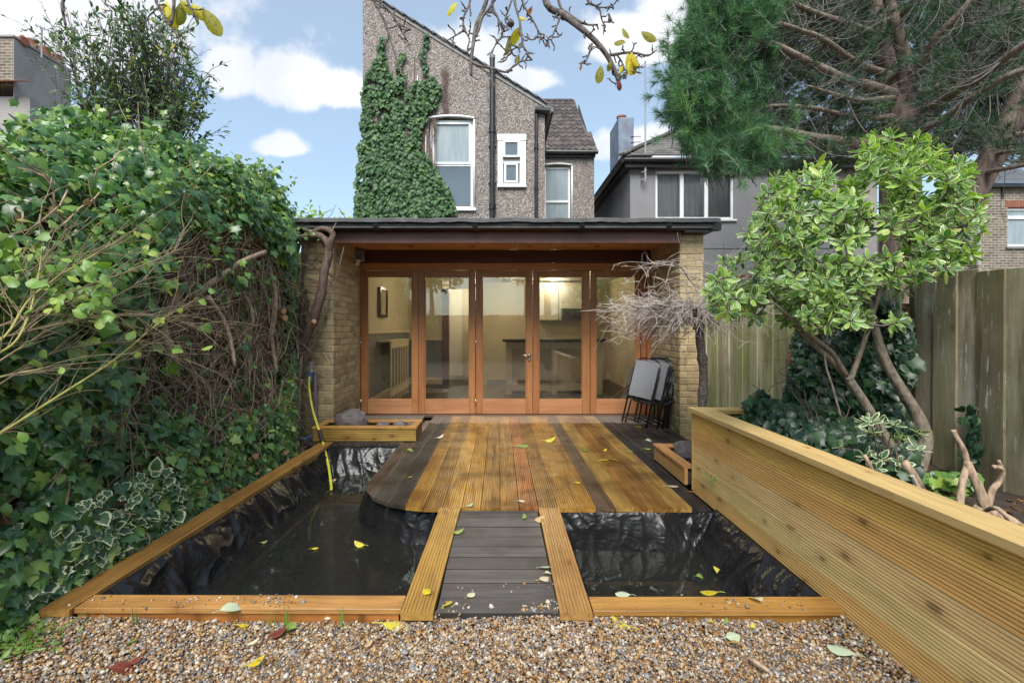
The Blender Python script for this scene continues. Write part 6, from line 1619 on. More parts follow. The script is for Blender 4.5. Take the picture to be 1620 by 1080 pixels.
# a wisp of ivy shoots beyond the hedge, over the roof edge
t = thing('ivy_tuft', 'yellow green tuft of ivy over the left end of the flat roof', 'ivy')
k = 520; pos = np.c_[RNG.uniform(-2.75, -1.7, k), RNG.uniform(6.1, 8.4, k), 2.50 + np.abs(RNG.normal(0, .10, k))]
pos[:, 2] += .25 * np.exp(-((pos[:, 0] + 2.55) / .25) ** 2) * RNG.uniform(0, 1, k)
M = frames(pos, np.array([.1, -.6, -.2]) + jitter(k, .6), np.array([0, -.7, .8]) + jitter(k, .4), RNG.uniform(.05, .085, k)); leaves(t, 'leaf', IVY, M, MAT['bright_leaf'], 0)
m = MB()
for i in range(26): m.tube(wander((random.uniform(-2.8, -1.9), random.uniform(6.2, 8), 2.49), (random.gauss(0, .4), -.1, 1), random.uniform(.15, .5), 6, .25), .004, 4, False)
m.build('stem', MAT['thin_stem'], t, kind='stuff')
# ------------------------------------------------------------------ ivy on the house wall
def house_ivy():
    t = thing('wall_ivy', 'sheet of ivy covering the left side of the pebbledashed gable around a white pipe', 'ivy')
    poly = [(577, 118), (590, 96), (604, 84), (612, 110), (632, 122), (640, 150), (660, 128), (690, 122), (699, 140), (690, 165), (680, 178), (668, 190), (668, 240), (684, 262), (700, 282), (712, 305), (722, 338), (560, 345), (566, 260), (571, 190)]
    n = 13000; px = RNG.uniform(556, 726, n); py = RNG.uniform(80, 345, n)
    e = np.array([in_poly(a + 6 * mnoise.noise(Vector((a * .05, b * .05, 0))), b + 6 * mnoise.noise(Vector((a * .05, b * .05, 9))), poly) for a, b in zip(px, py)])
    hole = np.array([mnoise.noise(Vector((a * .035, b * .03, 4))) + .5 * mnoise.noise(Vector((a * .11, b * .09, 8))) for a, b in zip(px, py)]); e &= hole > np.interp(py, [100, 200, 300], [-.22, -.42, -.62])
    strands = []
    for x0, y0, y1 in ((603, 100, 58), (633, 128, 84), (672, 130, 50), (683, 340, 296)):
        for k in range(60):
            f = random.random(); strands.append((x0 + random.gauss(0, 2.6) + 3 * math.sin(f * 9), lerp(y0, y1, f)))
    px, py = np.r_[px[e], [a for a, b in strands]], np.r_[py[e], [b for a, b in strands]]
    n = len(px); off = np.abs(RNG.normal(.03, .035, n)) + .10 * np.clip((py - 200) / 140, 0, 1)
    Y = HY - .02 - off
    pos = np.c_[(px - CX) * Y / F, Y, HC - (py - CY) * Y / F]
    M = frames(pos, np.array([0, -.35, -1]) + jitter(n, .30), np.array([0, -1, .35]) + jitter(n, .28), np.clip(RNG.lognormal(math.log(.078), .24, n), .04, .13))
    leaves(t, 'leaf', [IVY[3], IVY[0]], M, MAT['wall_ivy_leaf'], 300)
    m = MB()
    for i in range(60):
        x = random.uniform(580, 690); m.tube([Vector(((x + 9 * mnoise.noise(Vector((x, j * .4, 0))) - CX) * HY / F, HY - .015, HC - (lerp(340, random.uniform(90, 200), j / 7) - CY) * HY / F)) for j in range(8)], .008, 4, False)
    m.build('stem', MAT['ivy_bark'], t, kind='stuff')
house_ivy()
# ------------------------------------------------------------------ bare arching shrub close on the left
def arching():
    t = thing('arching_shrub', 'half bare shrub with green arching stems reaching in front of the ivy', 'shrub')
    L = [([(-60, 720, 1.75), (0, 686, 1.8), (90, 628, 1.95), (180, 570, 2.1), (240, 520, 2.2), (280, 490, 2.3)], .0085, 'green_stem'),
         ([(-60, 615, 1.7), (0, 596, 1.75), (70, 583, 1.85)], .006, 'green_stem'), ([(-40, 560, 1.75), (10, 530, 1.8), (50, 470, 1.9), (120, 420, 2.0), (190, 380, 2.1)], .007, 'green_stem'),
         ([(-40, 530, 1.8), (40, 500, 1.9), (120, 460, 2.0), (200, 430, 2.1), (270, 400, 2.2), (285, 380, 2.3)], .006, 'thin_stem'), ([(-40, 545, 1.8), (60, 520, 1.9), (160, 500, 2.05), (240, 498, 2.2), (285, 505, 2.3)], .005, 'thin_stem'),
         ([(-30, 590, 1.8), (40, 545, 1.9), (90, 515, 2.0), (180, 470, 2.1), (230, 440, 2.2)], .005, 'thin_stem'), ([(-30, 500, 1.8), (30, 440, 1.9), (80, 415, 2.0), (160, 395, 2.1)], .0045, 'thin_stem'),
         ([(-30, 570, 1.7), (20, 545, 1.75), (45, 500, 1.8), (60, 440, 1.9), (66, 400, 1.95)], .006, 'green_stem'), ([(-20, 620, 1.9), (80, 560, 2.0), (150, 545, 2.1), (230, 540, 2.2), (260, 552, 2.3)], .004, 'thin_stem'),
         ([(-20, 480, 1.9), (60, 470, 2.0), (140, 480, 2.1), (220, 495, 2.2), (300, 512, 2.3)], .004, 'thin_stem')]
    tw = MB(); lp = []
    for pts, r, mt in L:
        ps = smooth_path([P(*q) for q in pts], 5); n = len(ps)
        MB().tube(ps, [.8 * r * (1.05 - .7 * i / n) for i in range(n)], 7).build('stem', MAT[mt], t, smooth=True)
        for i in range(3, n):
            for _ in range(2 if i % 2 else 1):
                d = (ps[min(i + 1, n - 1)] - ps[i - 1]).normalized(); s = Vector((random.gauss(0, .7), random.gauss(0, .5), random.gauss(.1, .7)))
                q = wander(ps[i], d * 1.1 + s * .6, random.uniform(.08, .42), 6, .13, .02); tw.tube(q, [.0017 * (1 - .6 * k / 6) for k in range(7)], 4, False)
                if random.random() < .10: lp.append(q[-1])
                if random.random() < .05: lp.append(q[3])
    tw.build('twig', MAT['thin_stem'], t, kind='stuff')
    # rounder young leaves, mostly far left
    n = 150; px = RNG.uniform(-10, 175, n); py = RNG.uniform(375, 470, n) + .25 * px; a = [P(x, y, 2.0 + random.uniform(-.15, .2)) for x, y in zip(px, py)]
    pts = np.array([tuple(q) for q in a + lp]); n = len(pts)
    M = frames(pts, np.array([.5, -.1, -.4]) + jitter(n, .5), np.array([.1, -.6, .8]) + jitter(n, .4), RNG.uniform(.028, .058, n)); leaves(t, 'leaf', [leaf_oval(.36, fold=.25), IVY[3]], M, MAT['bright_leaf'], 150)
arching()
# ------------------------------------------------------------------ variegated shrub in the long planter
VAR = [leaf_oval(.20, fold=.35, droop=.25, cup=.6), leaf_oval(.23, fold=.25, droop=.12), leaf_oval(.18, fold=.45, droop=.35)]
def var_shrub():
    t = thing('variegated_shrub', 'evergreen shrub with cream edged leaves and bare curving stems in the long planter', 'shrub')
    def limb(name, pts, rs, mt='smooth_bark', nn=10):
        ps = smooth_path([P(*q) for q in pts], 5); n = len(ps)
        MB().tube(ps, [np.interp(i / (n - 1), np.linspace(0, 1, len(rs)), rs) * (1 + .06 * mnoise.noise(Vector((i * .4, len(pts), 0)))) for i in range(n)], nn).build(name, MAT[mt], t, smooth=True); return ps
    A = limb('trunk', [(1448, 752, 2.95), (1460, 715, 2.97), (1464, 690, 2.98), (1450, 655, 3.0), (1425, 615, 3.0), (1400, 570, 3.02), (1386, 525, 3.05), (1375, 470, 3.05), (1372, 410, 3.05)], [.045, .042, .039, .036, .032, .028, .023, .016, .009])
    B = limb('trunk', [(1448, 770, 2.80), (1432, 735, 2.80), (1405, 700, 2.82), (1375, 648, 2.84), (1345, 602, 2.86)], [.031, .030, .027, .025, .022])
    C = limb('branch', [(1345, 602, 2.86), (1315, 570, 2.88), (1280, 538, 2.90), (1250, 505, 2.92), (1222, 470, 2.95), (1200, 440, 2.95)], [.019, .017, .015, .013, .010, .006])
    D = limb('branch', [(1345, 602, 2.86), (1360, 560, 2.9), (1372, 525, 2.92), (1384, 490, 2.95), (1400, 440, 2.95), (1425, 390, 2.95)], [.016, .015, .013, .011, .009, .005])
    E = limb('branch', [(1338, 594, 2.86), (1318, 560, 2.8), (1295, 540, 2.75), (1262, 512, 2.7), (1225, 480, 2.7)], [.016, .014, .012, .010, .006])
    Fb = limb('branch', [(1375, 470, 3.05), (1420, 440, 3.0), (1470, 400, 2.95), (1520, 360, 2.9)], [.018, .014, .010, .006], nn=7)
    limb('stem', [(1330, 660, 2.75), (1318, 615, 2.75), (1306, 575, 2.78), (1302, 520, 2.8)], [.006, .007, .006, .004], nn=6)
    limb('stem', [(1362, 525, 2.7), (1358, 480, 2.7), (1352, 440, 2.7)], [.008, .007, .005], 'dark_bark', 6)
    poly = [(1112, 478), (1125, 430), (1150, 398), (1178, 380), (1190, 345), (1206, 300), (1240, 268), (1262, 282), (1285, 252), (1312, 270), (1330, 310), (1352, 275), (1372, 232), (1395, 196), (1420, 228), (1440, 212), (1472, 204), (1492, 248), (1520, 258), (1552, 262), (1545, 310), (1560, 375), (1540, 412), (1505, 428), (1458, 436), (1438, 470), (1425, 520), (1400, 495), (1370, 520), (1335, 505), (1300, 530), (1260, 505), (1220, 520), (1180, 492), (1140, 500)]
    hubs = []
    tries = 0
    while len(hubs) < 640 and tries < 60000:
        tries += 1; px, py = random.uniform(1108, 1562), random.uniform(190, 535)
        if not in_poly(px, py, poly): continue
        if mnoise.noise(Vector((px * .019, py * .022, 2.2))) < -.24: continue
        if 1332 < px < 1346 and py < 285: continue
        Y = 2.95 + random.uniform(-.42, .45) - .18 * (py - 350) / 150
        h = P(px, py, Y)
        if all((h - g).length > .036 for g, _, _ in hubs): hubs.append((h, px, py))
    skel = [q for l in (A[-14:], C[4:], D[4:], E[4:], Fb) for q in l]
    nodes = list(skel); m = MB(); twig = []
    cen = P(1350, 430, 3.0)
    hubs.sort(key=lambda h: min((h[0] - q).length for q in skel))
    pos = []; tip = []; nr = []; sz = []
    for h, px, py in hubs:
        b = min(nodes, key=lambda q: (h - q).length + .35 * max(0, q.z - h.z))
        mid = lerp(b, h, .5) + Vector((random.gauss(0, .012), random.gauss(0, .012), -.02)); ps = smooth_path([b, mid, h], 3); L = (h - b).length
        m.tube(ps, [.0042 + .006 * min(1, L)] * (len(ps) - 2) + [.0036, .0028], 5, False); nodes += [mid, h] if L > .1 else [h]
        ax = ((h - b).normalized() * .6 + (h - cen).normalized() * .5 + Vector((random.gauss(0, .4), random.gauss(0, .4) - .15, .35))).normalized()
        o1 = ax.orthogonal().normalized(); o2 = ax.cross(o1); k = random.randint(8, 13)
        top = py < 330 and px > 1280; s0 = random.uniform(.058, .080) * (1.15 if top else .92)
        for i in range(k):
            an = i * 2.4 + random.gauss(0, .35); lev = i / k; out = (o1 * math.cos(an) + o2 * math.sin(an))
            el = lerp(-.05, 1.25, lev) + random.gauss(0, .25)
            d = out * math.cos(el) + ax * math.sin(el) + Vector((0, 0, -.10))
            pos.append(h - ax * (1 - lev) * .035 + out * .006); tip.append(d); nr.append(ax * 1.0 - out * .35 * (1 - lev) + Vector((0, -.15, .25))); sz.append(s0 * random.uniform(.72, 1.1) * (1.0 if lev < .75 else .8))
    m.build('twig', MAT['dark_bark'], t, kind='stuff')
    A3 = lambda q: np.array([tuple(v) for v in q])
    M = frames(A3(pos), A3(tip), A3(nr), np.array(sz)); leaves(t, 'leaf', VAR, M, MAT['variegated_leaf'], 300)
var_shrub()
def sprig(label, c, n, spread, s, seed):
    t = thing('variegated_sprig', label, 'shrub', None); pos = []; tip = []; nr = []; sz = []; m = MB()
    for i in range(n):
        h = Vector(c) + Vector((random.gauss(0, spread), random.gauss(0, spread * .8), abs(random.gauss(.10, .08)))); b = Vector(c) + Vector((random.gauss(0, .03), random.gauss(0, .03), -.04))
        m.tube(smooth_path([b, lerp(b, h, .6) + Vector((0, 0, .02)), h], 3), .003, 5, False); ax = ((h - b).normalized() + Vector((0, -.1, .3))).normalized(); o1 = ax.orthogonal().normalized(); o2 = ax.cross(o1)
        for k in range(8):
            an = k * 2.4; el = lerp(.1, 1.2, k / 8); out = o1 * math.cos(an) + o2 * math.sin(an); pos.append(h); tip.append(out * math.cos(el) + ax * math.sin(el)); nr.append(ax - out * .3); sz.append(s * random.uniform(.7, 1.1))
    m.build('twig', MAT['dark_bark'], t, kind='stuff'); A3 = lambda q: np.array([tuple(v) for v in q])
    leaves(t, 'leaf', VAR, frames(A3(pos), A3(tip), A3(nr), np.array(sz)), MAT['edged_ivy_leaf'], 90)
sprig('low sprig of dull cream edged leaves at the foot of the shrub trunks', P(1400, 735, 2.62), 17, .10, .062, 1)
# stumps and dead vine in the planter
t = thing('cut_stump', 'short cut brown stump leaning beside the shrub trunks in the planter', 'stump')
MB().tube([P(1458, 775, 2.45), P(1440, 745, 2.45), P(1430, 730, 2.45)], [.022, .022, .018], 9).build('stem', MAT['dead_stem'], t, smooth=True); MB().tube([P(1452, 772, 2.43), P(1443, 752, 2.42)], [.015, .010], 7).build('stub', MAT['pale_wood'], t)
t = thing('cut_stump', 'thin reddish cut stem poking over the planter lip near the middle', 'stump')
MB().tube([P(1385, 755, 2.4), P(1372, 728, 2.4), P(1367, 720, 2.4)], [.011, .011, .010], 8).build('stem', MAT['dead_stem'], t, smooth=True)
t = thing('dead_vine', 'twisted dead brown vine stump against the weathered fence at the planter end', 'vine stump')
def dv(pts, r, nm='stem'): ps = smooth_path([P(*q) for q in pts], 5); n = len(ps); MB().tube(ps, [.72 * r * (1.1 - .4 * i / n) * (1 + .15 * mnoise.noise(Vector((i * .6, r * 99, 0)))) for i in range(n)], 9).build(nm, MAT['dead_stem'], t, smooth=True)
dv([(1515, 840, 2.40), (1518, 800, 2.42), (1522, 765, 2.44), (1529, 735, 2.46), (1524, 712, 2.46), (1512, 690, 2.46), (1508, 680, 2.46)], .023)
dv([(1648, 860, 2.25), (1600, 825, 2.33), (1562, 805, 2.40), (1550, 775, 2.42), (1538, 750, 2.44), (1530, 730, 2.46)], .034)
dv([(1562, 805, 2.40), (1570, 775, 2.40), (1582, 760, 2.40), (1585, 742, 2.38), (1572, 738, 2.36)], .020); dv([(1585, 742, 2.38), (1580, 728, 2.37)], .013, 'stub')
dv([(1640, 875, 2.2), (1590, 835, 2.3), (1540, 800, 2.40)], .025); dv([(1620, 850, 2.2), (1580, 805, 2.25), (1555, 810, 2.36)], .016)
# ------------------------------------------------------------------ ivy over the fence and planter
def fence_ivy():
    t = thing('fence_ivy', 'dark ivy mound climbing the fence corner and spilling over the planter soil', 'ivy')
    n = 5200; u = RNG.uniform(0, 1, n)
    pos = []; N_ = []
    poly = [(1240, 690), (1246, 600), (1255, 560), (1262, 510), (1300, 470), (1350, 455), (1400, 470), (1440, 510), (1446, 590), (1425, 625), (1420, 690), (1400, 725)]
    fd = (Vector((2.96, 3.46, 0)) - Vector((2.44, 6.0, 0)))
    while len(pos) < 3900:
        px, py = random.uniform(1236, 1448), random.uniform(452, 728)
        if not in_poly(px, py, poly): continue
        if mnoise.noise(Vector((px * .03, py * .03, 1))) < -.42: continue
        # meet the fence line x = 2.44 + .52*s, y = 6 - 2.54*s
        k = (px - CX) / F; s_ = (k * 6.0 - 2.44) / (.52 + 2.54 * k); s_ = max(0, min(1, s_)); Y = 6.0 - 2.54 * s_
        bulge = .05 + .45 * max(0, (py - 520) / 200) * random.uniform(.5, 1) + .10 * random.random() + .12 * max(0, mnoise.noise(Vector((px * .02, py * .02, 7))))
        Y = max(2.9, Y - bulge * 1.2); pos.append(tuple(P(px, py, Y))); N_.append((-.35, -1, .45))
    # low ivy over the soil
    for i in range(2400):
        y = random.uniform(2.25, 3.68); x = random.uniform(1.66, 2.9); h = .40 + .05 * math.sin(x * 7) + .40 * max(0, (y - 2.4) / 1.3) * (.7 + .5 * mnoise.noise(Vector((x * 3, y * 3, 0)))) * min(1, (x - 1.58) * 3)
        if x / y > .86: continue
        if y < 2.9 and x < 2.1 + random.uniform(-.2, .2): 
            if random.random() < .8: continue
        pos.append((x, y, h + random.uniform(-.05, .05))); N_.append((-.25, -.5, .9))
    pos = np.array(pos); N_ = np.array(N_); n = len(pos)
    M = frames(pos, np.array([-.2, -.5, -.8]) + jitter(n, .35), N_ + jitter(n, .28), np.clip(RNG.lognormal(math.log(.062), .26, n), .03, .10))
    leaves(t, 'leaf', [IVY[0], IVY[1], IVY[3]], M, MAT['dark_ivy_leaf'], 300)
    m = MB()
    for i in range(90): p = pos[random.randrange(n)]; m.tube(wander(p, (random.gauss(0, .4), .2, random.gauss(0, .6)), .3, 6, .3), .003, 4, False)
    m.build('stem', MAT['ivy_bark'], t, kind='stuff')
    m = MB(); nx, nz = 24, 24      # dead growth underneath
    for j in range(nz + 1):
        for i in range(nx + 1):
            px = lerp(1244, 1440, i / nx); py = lerp(480, 735, j / nz); k = (px - CX) / F; s_ = max(0, min(1, (k * 6.0 - 2.44) / (.52 + 2.54 * k))); Y = 6.0 - 2.54 * s_ - .06 - .40 * max(0, (py - 520) / 200)
            m.v.append(tuple(P(px, py, max(2.95, Y) + .10 + .06 * mnoise.noise(Vector((px * .03, py * .03, 0))))))
    for j in range(nz):
        for i in range(nx): a = j * (nx + 1) + i; m.f.append((a, a + 1, a + nx + 2, a + nx + 1))
    m.build('core', MAT['litter'], t)
    t2 = thing('climbing_ivy', 'single thin strand of ivy climbing the grey fence above the dead vine', 'ivy')
    ps = smooth_path([Vector((2.955, F * 2.955 / (px - CX), HC - (py - CY) / (px - CX) * 2.955)) for px, py in ((1502, 770), (1535, 740), (1546, 705), (1543, 672), (1546, 645))], 6)
    MB().tube(ps, .004, 5, False).build('stem', MAT['ivy_bark'], t2); q = np.array([tuple(v) for v in ps for _ in range(2)]); k = len(q)
    leaves(t2, 'leaf', IVY, frames(q + jitter(k, .022) + np.array([-.02, 0, 0]), np.array([-.3, -.2, -1]) + jitter(k, .4), np.array([-1, -.5, .3]) + jitter(k, .3), RNG.uniform(.04, .07, k)), MAT['dark_ivy_leaf'], 60)
    t3 = thing('ground_ivy', 'patch of bright green ivy leaves at the fence foot by the dead vine', 'ivy')
    k = 170; px = RNG.uniform(1462, 1545, k); py = RNG.uniform(745, 800, k); q = np.array([tuple(P(a, b, random.uniform(2.6, 2.95))) for a, b in zip(px, py)])
    leaves(t3, 'leaf', IVY, frames(q, np.array([-.2, -.5, -.6]) + jitter(k, .4), np.array([-.3, -.6, .9]) + jitter(k, .3), RNG.uniform(.04, .075, k)), MAT['ivy_leaf'], 70)
    m = MB()
    for i in range(20): m.tube(wander(q[random.randrange(k)], (0, 0, -1), .2, 5, .3), .0025, 4, False)
    m.build('stem', MAT['ivy_bark'], t3, kind='stuff')
fence_ivy()
k = 420; q = np.c_[RNG.uniform(1.62, 2.9, k), RNG.uniform(1.25, 3.6, k), np.full(k, .295)]; q[:, 2] += np.array([.05 * mnoise.noise(Vector((a * 2.5, b * 2.5, 0))) for a, b, _ in q])
M = frames(q, jitter(k, 1) * np.array([1, 1, .25]), np.array([0, 0, 1]) + jitter(k, .3), RNG.uniform(.03, .075, k)); leaves(PL_PARENT, 'leaf', [leaf_oval(.3, fold=.5, droop=.4), leaf_oval(.36, fold=-.2)], M, MAT['brown_leaf'], 0, 'leaf_litter')
# tiny plant growing from the planter face
t = thing('small_weed', 'tiny green weed growing from the face of the long planter', 'weed')
c = Vector((PX - .01, F * PX / (1130 - CX), 0)); c.z = HC - (757 - CY) * c.y / F
k = 26; pts = np.array(c)[None] + np.c_[RNG.uniform(-.02, 0, k), RNG.uniform(-.10, .10, k), RNG.normal(0, .012, k) ]
pts[:, 2] += .0
leaves(t, 'leaf', [leaf_oval(.4)], frames(pts, np.array([-.5, -.3, .2]) + jitter(k, .5), np.array([-.6, -.4, .8]) + jitter(k, .3), RNG.uniform(.010, .02, k)), MAT['green_leaf'], 26)
# ------------------------------------------------------------------ bare weeping tree
def weeping():
    t = thing('weeping_tree', 'small bare weeping tree with a grey tangle of twigs beside the right brick pier', 'tree')
    Y = 4.7; c = P(1102, 500, Y)
    ps = smooth_path([P(1112, 672, Y), P(1111, 640, Y), P(1113, 600, Y), P(1112, 575, Y), P(1108, 545, Y), P(1106, 520, Y), P(1105, 505, Y)], 4); n = len(ps)
    MB().tube(ps, [.040 + .006 * mnoise.noise(Vector((i * .7, 0, 0))) + (.012 if i in (6, 13) else 0) for i in range(n)], 12).build('trunk', MAT['dark_bark'], t, smooth=True)
    MB().tube([P(1105, 520, Y), P(1104, 508, Y - .02), P(1104, 500, Y)], [.05, .056, .05], 12).build('graft', MAT['dark_bark'], t, smooth=True)
    m = MB(); tw = MB(); limbs = []
    for i in range(15):
        a = random.uniform(0, 6.283); L = random.uniform(.28, .62); d = Vector((math.cos(a) * 1.15 - .35, math.sin(a) * .6, random.uniform(-.02, .20)))
        q = smooth_path([c, c + d * L * .45 + Vector((0, 0, .03)), c + d * L + Vector((0, 0, .05))], 5); k = len(q); limbs.append(q)
        m.tube(q, [.019 * (1 - .6 * j / k) for j in range(k)], 7)
    for (pts, r) in (([(1098, 502, 4.7), (1085, 498, 4.68), (1075, 505, 4.66), (1070, 512, 4.66)], .016), ([(1100, 500, 4.7), (1080, 492, 4.66), (1062, 478, 4.6), (1052, 462, 4.6)], .017), ([(1105, 500, 4.7), (1118, 486, 4.66), (1126, 470, 4.65), (1128, 455, 4.65)], .014), ([(1045, 413, 4.6), (1060, 414, 4.6), (1078, 424, 4.62), (1092, 445, 4.65), (1104, 455, 4.68)], .006)):
        q = smooth_path([P(*v) for v in pts], 5); limbs.append(q); m.tube(q, [r * (1.1 - .5 * j / len(q)) for j in range(len(q))], 7)
    m.build('limb', MAT['dark_bark'], t, smooth=True)
    for i in range(540):
        l = random.choice(limbs); p = random.choice(l[2:])
        a = random.uniform(0, 6.283); d = Vector((math.cos(a) - .30, math.sin(a) * .7, random.uniform(-.2, .42))).normalized()
        L = random.uniform(.18, .68); q = wander(p, d, L, 7, .15, random.uniform(.03, .17)); r = random.choice([.0026, .0031, .0037])
        tw.tube(q, [r * (1 - .55 * j / 7) for j in range(8)], 4, False)
        for _ in range(2):
            s = random.choice(q[2:]); tw.tube(wander(s, d + Vector((random.gauss(0, .6), random.gauss(0, .6), random.gauss(0, .5))), random.uniform(.06, .22), 4, .2), [.003, .0028, .0024, .002, .0015], 3, False)
    tw.build('twig', MAT['grey_twig'], t, kind='stuff')
weeping()
# ------------------------------------------------------------------ PINE
def pine():
    t = thing('pine_tree', 'big spreading pine with bare inner branches and needles over the grey house', 'tree')
    Yp = 7.0
    def limb(name, pts, r0, r1, mt='pine_limb', nn=9, wob=.02):
        ps = smooth_path([P(*q) for q in pts], 5); n = len(ps)
        ps = [p + Vector([wob * mnoise.noise(p * 2.1 + Vector((k * 9, 0, 0))) for k in range(3)]) for p in ps]
        MB().tube(ps, [.98 * lerp(r0, r1, i / (n - 1)) * (1 + .08 * mnoise.noise(Vector((i * .6, r0 * 50, 0)))) for i in range(n)], nn).build(name, MAT[mt], t, smooth=True); return ps
    base = P(1424, 225, Yp)
    ps = [Vector((base.x + .05, Yp, GZ - .05)), Vector((base.x + .03, Yp, 1.5)), Vector((base.x, Yp, 3.0)), base, P(1426, 180, Yp), P(1410, 120, Yp + .1), P(1395, 50, Yp + .15), P(1390, -60, Yp + .2), P(1392, -260, Yp + .2)]
    q = smooth_path(ps, 5); n = len(q)
    MB().tube(q, [np.interp(i / n, [0, .35, .5, .65, 1], [.27, .235, .215, .17, .09]) * (1 + .05 * mnoise.noise(Vector((i * .9, 0, 0)))) for i in range(n)], 16).build('trunk', MAT['pine_bark'], t, smooth=True)
    second = [Vector((P(1470, 600, 6.8).x, 6.8, GZ)), P(1505, 420, 6.7), P(1530, 330, 6.6), P(1552, 280, 6.6), P(1582, 228, 6.55), P(1604, 180, 6.5), P(1625, 120, 6.5), P(1660, 30, 6.5)]
    q2 = smooth_path(second, 5); n = len(q2); MB().tube(q2, [np.interp(i / n, [0, .4, 1], [.17, .155, .10]) for i in range(n)], 14).build('trunk', MAT['pine_bark'], t, smooth=True)
    L = []
    def LL(*a, **k): L.append(limb('limb', *a, **k)); return L[-1]
    LL([(1430, 190, 6.95), (1432, 120, 6.85), (1422, 60, 6.7), (1406, 0, 6.6), (1398, -60, 6.5)], .105, .06, 'pine_bark')
    LL([(1415, 150, 6.9), (1370, 135, 6.6), (1320, 118, 6.2), (1270, 92, 5.8), (1225, 70, 5.5), (1180, 60, 5.3)], .075, .02)
    LL([(1418, 218, 6.95), (1360, 226, 6.6), (1300, 220, 6.2), (1255, 210, 5.9), (1210, 200, 5.7), (1160, 190, 5.5)], .085, .02, 'pine_limb')
    LL([(1420, 185, 6.95), (1370, 186, 6.7), (1320, 178, 6.4), (1260, 168, 6.0), (1200, 170, 5.8)], .05, .014)
    LL([(1418, 155, 6.9), (1370, 158, 6.4), (1320, 150, 6.0), (1280, 138, 5.7)], .042, .012)
    LL([(1440, 185, 6.95), (1480, 165, 6.6), (1520, 140, 6.2), (1565, 112, 5.8), (1620, 70, 5.4), (1680, 40, 5.2)], .07, .03)
    LL([(1435, 205, 6.95), (1480, 195, 6.5), (1530, 160, 6.1), (1590, 122, 5.7), (1650, 100, 5.5)], .06, .03)
    LL([(1430, 130, 6.9), (1455, 100, 6.6), (1480, 60, 6.3), (1530, 10, 6.0), (1560, -40, 5.9)], .055, .03)
    LL([(1430, 150, 7.0), (1480, 138, 7.2), (1540, 108, 7.4), (1600, 85, 7.6)], .05, .02); LL([(1410, 110, 7.1), (1370, 80, 7.3), (1330, 30, 7.5), (1300, -20, 7.6)], .05, .02)
    LL([(1405, 60, 7.1), (1350, 40, 6.5), (1290, 20, 6.0), (1230, -10, 5.6)], .05, .02); LL([(1410, 120, 6.9), (1350, 95, 6.3), (1300, 60, 5.9), (1240, 40, 5.5), (1170, 30, 5.2)], .045, .015)
    LL([(1585, 222, 6.55), (1600, 215, 6.3), (1650, 205, 6.1)], .05, .03); LL([(1555, 275, 6.6), (1580, 270, 6.3), (1640, 258, 6.0)], .04, .025); LL([(1570, 245, 6.55), (1600, 238, 6.2), (1660, 232, 6.0)], .03, .02)
    LL([(1420, 200, 7.0), (1380, 205, 7.4), (1320, 215, 7.8), (1260, 225, 8.2)], .05, .02); LL([(1445, 215, 7.0), (1500, 220, 7.5), (1560, 225, 8.0)], .05, .02)
    LL([(1408, 40, 7.0), (1440, 10, 6.4), (1470, -30, 5.9), (1500, -60, 5.6)], .05, .02); LL([(1410, 90, 7.0), (1360, 60, 7.4), (1290, 50, 7.8), (1220, 90, 8.0)], .04, .02)
    # crown outline in the photograph, wide of the frame at top and right
    poly = [(1052, 172), (1064, 135), (1060, 110), (1080, 40), (1105, -10), (1120, -90), (1500, -140), (1720, -100), (1720, 240), (1610, 262), (1560, 242), (1520, 262), (1470, 250), (1420, 262), (1330, 258), (1270, 262), (1215, 262), (1160, 262), (1120, 268), (1098, 246), (1066, 212)]
    tw = MB(); tw2 = MB(); tips = []
    allp = [p for l in L for p in l[4:]]
    arr = np.array([tuple(p) for p in allp])
    def tuft(p, d, bright): tips.append((p, d, bright))
    # branchlets to tip points spread through the crown shell
    cnt = 0; tries = 0
    while cnt < 2100 and tries < 20000:
        tries += 1
        px, py = random.uniform(1048, 1710), random.uniform(-120, 270)
        if not in_poly(px, py, poly): continue
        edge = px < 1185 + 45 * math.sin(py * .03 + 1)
        inner = 1230 < px
        lower = py > 60
        if inner and lower and random.random() < .15: continue
        Y = random.uniform(5.1, 6.6) if edge else (random.uniform(7.1, 9.3) if inner else random.uniform(5.6, 8.4))
        if inner and random.random() < .22: Y = random.uniform(5.6, 7.0)
        p = P(px, py, Y)
        if p.z < 3.05: continue
        b = allp[int(random.choice(np.argsort(((arr - np.array(p)) ** 2).sum(1) + .25 * np.abs(arr[:, 1] - p.y))[:9]))]
        d = p - b; Lb = d.length
        if Lb > 2.6: continue
        sag = Vector((0, 0, -.14 * Lb)); q = smooth_path([b, b + d * .5 + sag + Vector((random.gauss(0, .05), random.gauss(0, .05), 0)), p], 4)
        r = .004 + .004 * min(1.5, Lb); tw.tube(q, [r * (1 - .65 * k / len(q)) for k in range(len(q))], 5, False)
        dd = (q[-1] - q[-2]).normalized(); cnt += 1
        front_bare = inner and Y < 6.9 and random.random() < .68
        for k in range(3 if edge else 3):
            s = q[random.randint(len(q) // 2, len(q) - 1)]; e = wander(s, dd + Vector((random.gauss(0, .7), random.gauss(0, .7), random.gauss(.1, .5))), random.uniform(.15, .42), 4, .15, -.06)
            tw2.tube(e, [.0036, .0032, .0028, .0024, .0018], 4, False)
            if not front_bare or random.random() < .12:
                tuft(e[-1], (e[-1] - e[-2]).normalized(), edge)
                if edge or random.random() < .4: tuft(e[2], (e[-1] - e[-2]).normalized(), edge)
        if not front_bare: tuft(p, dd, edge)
    # the lush left edge: upswept plumes
    k0 = 0
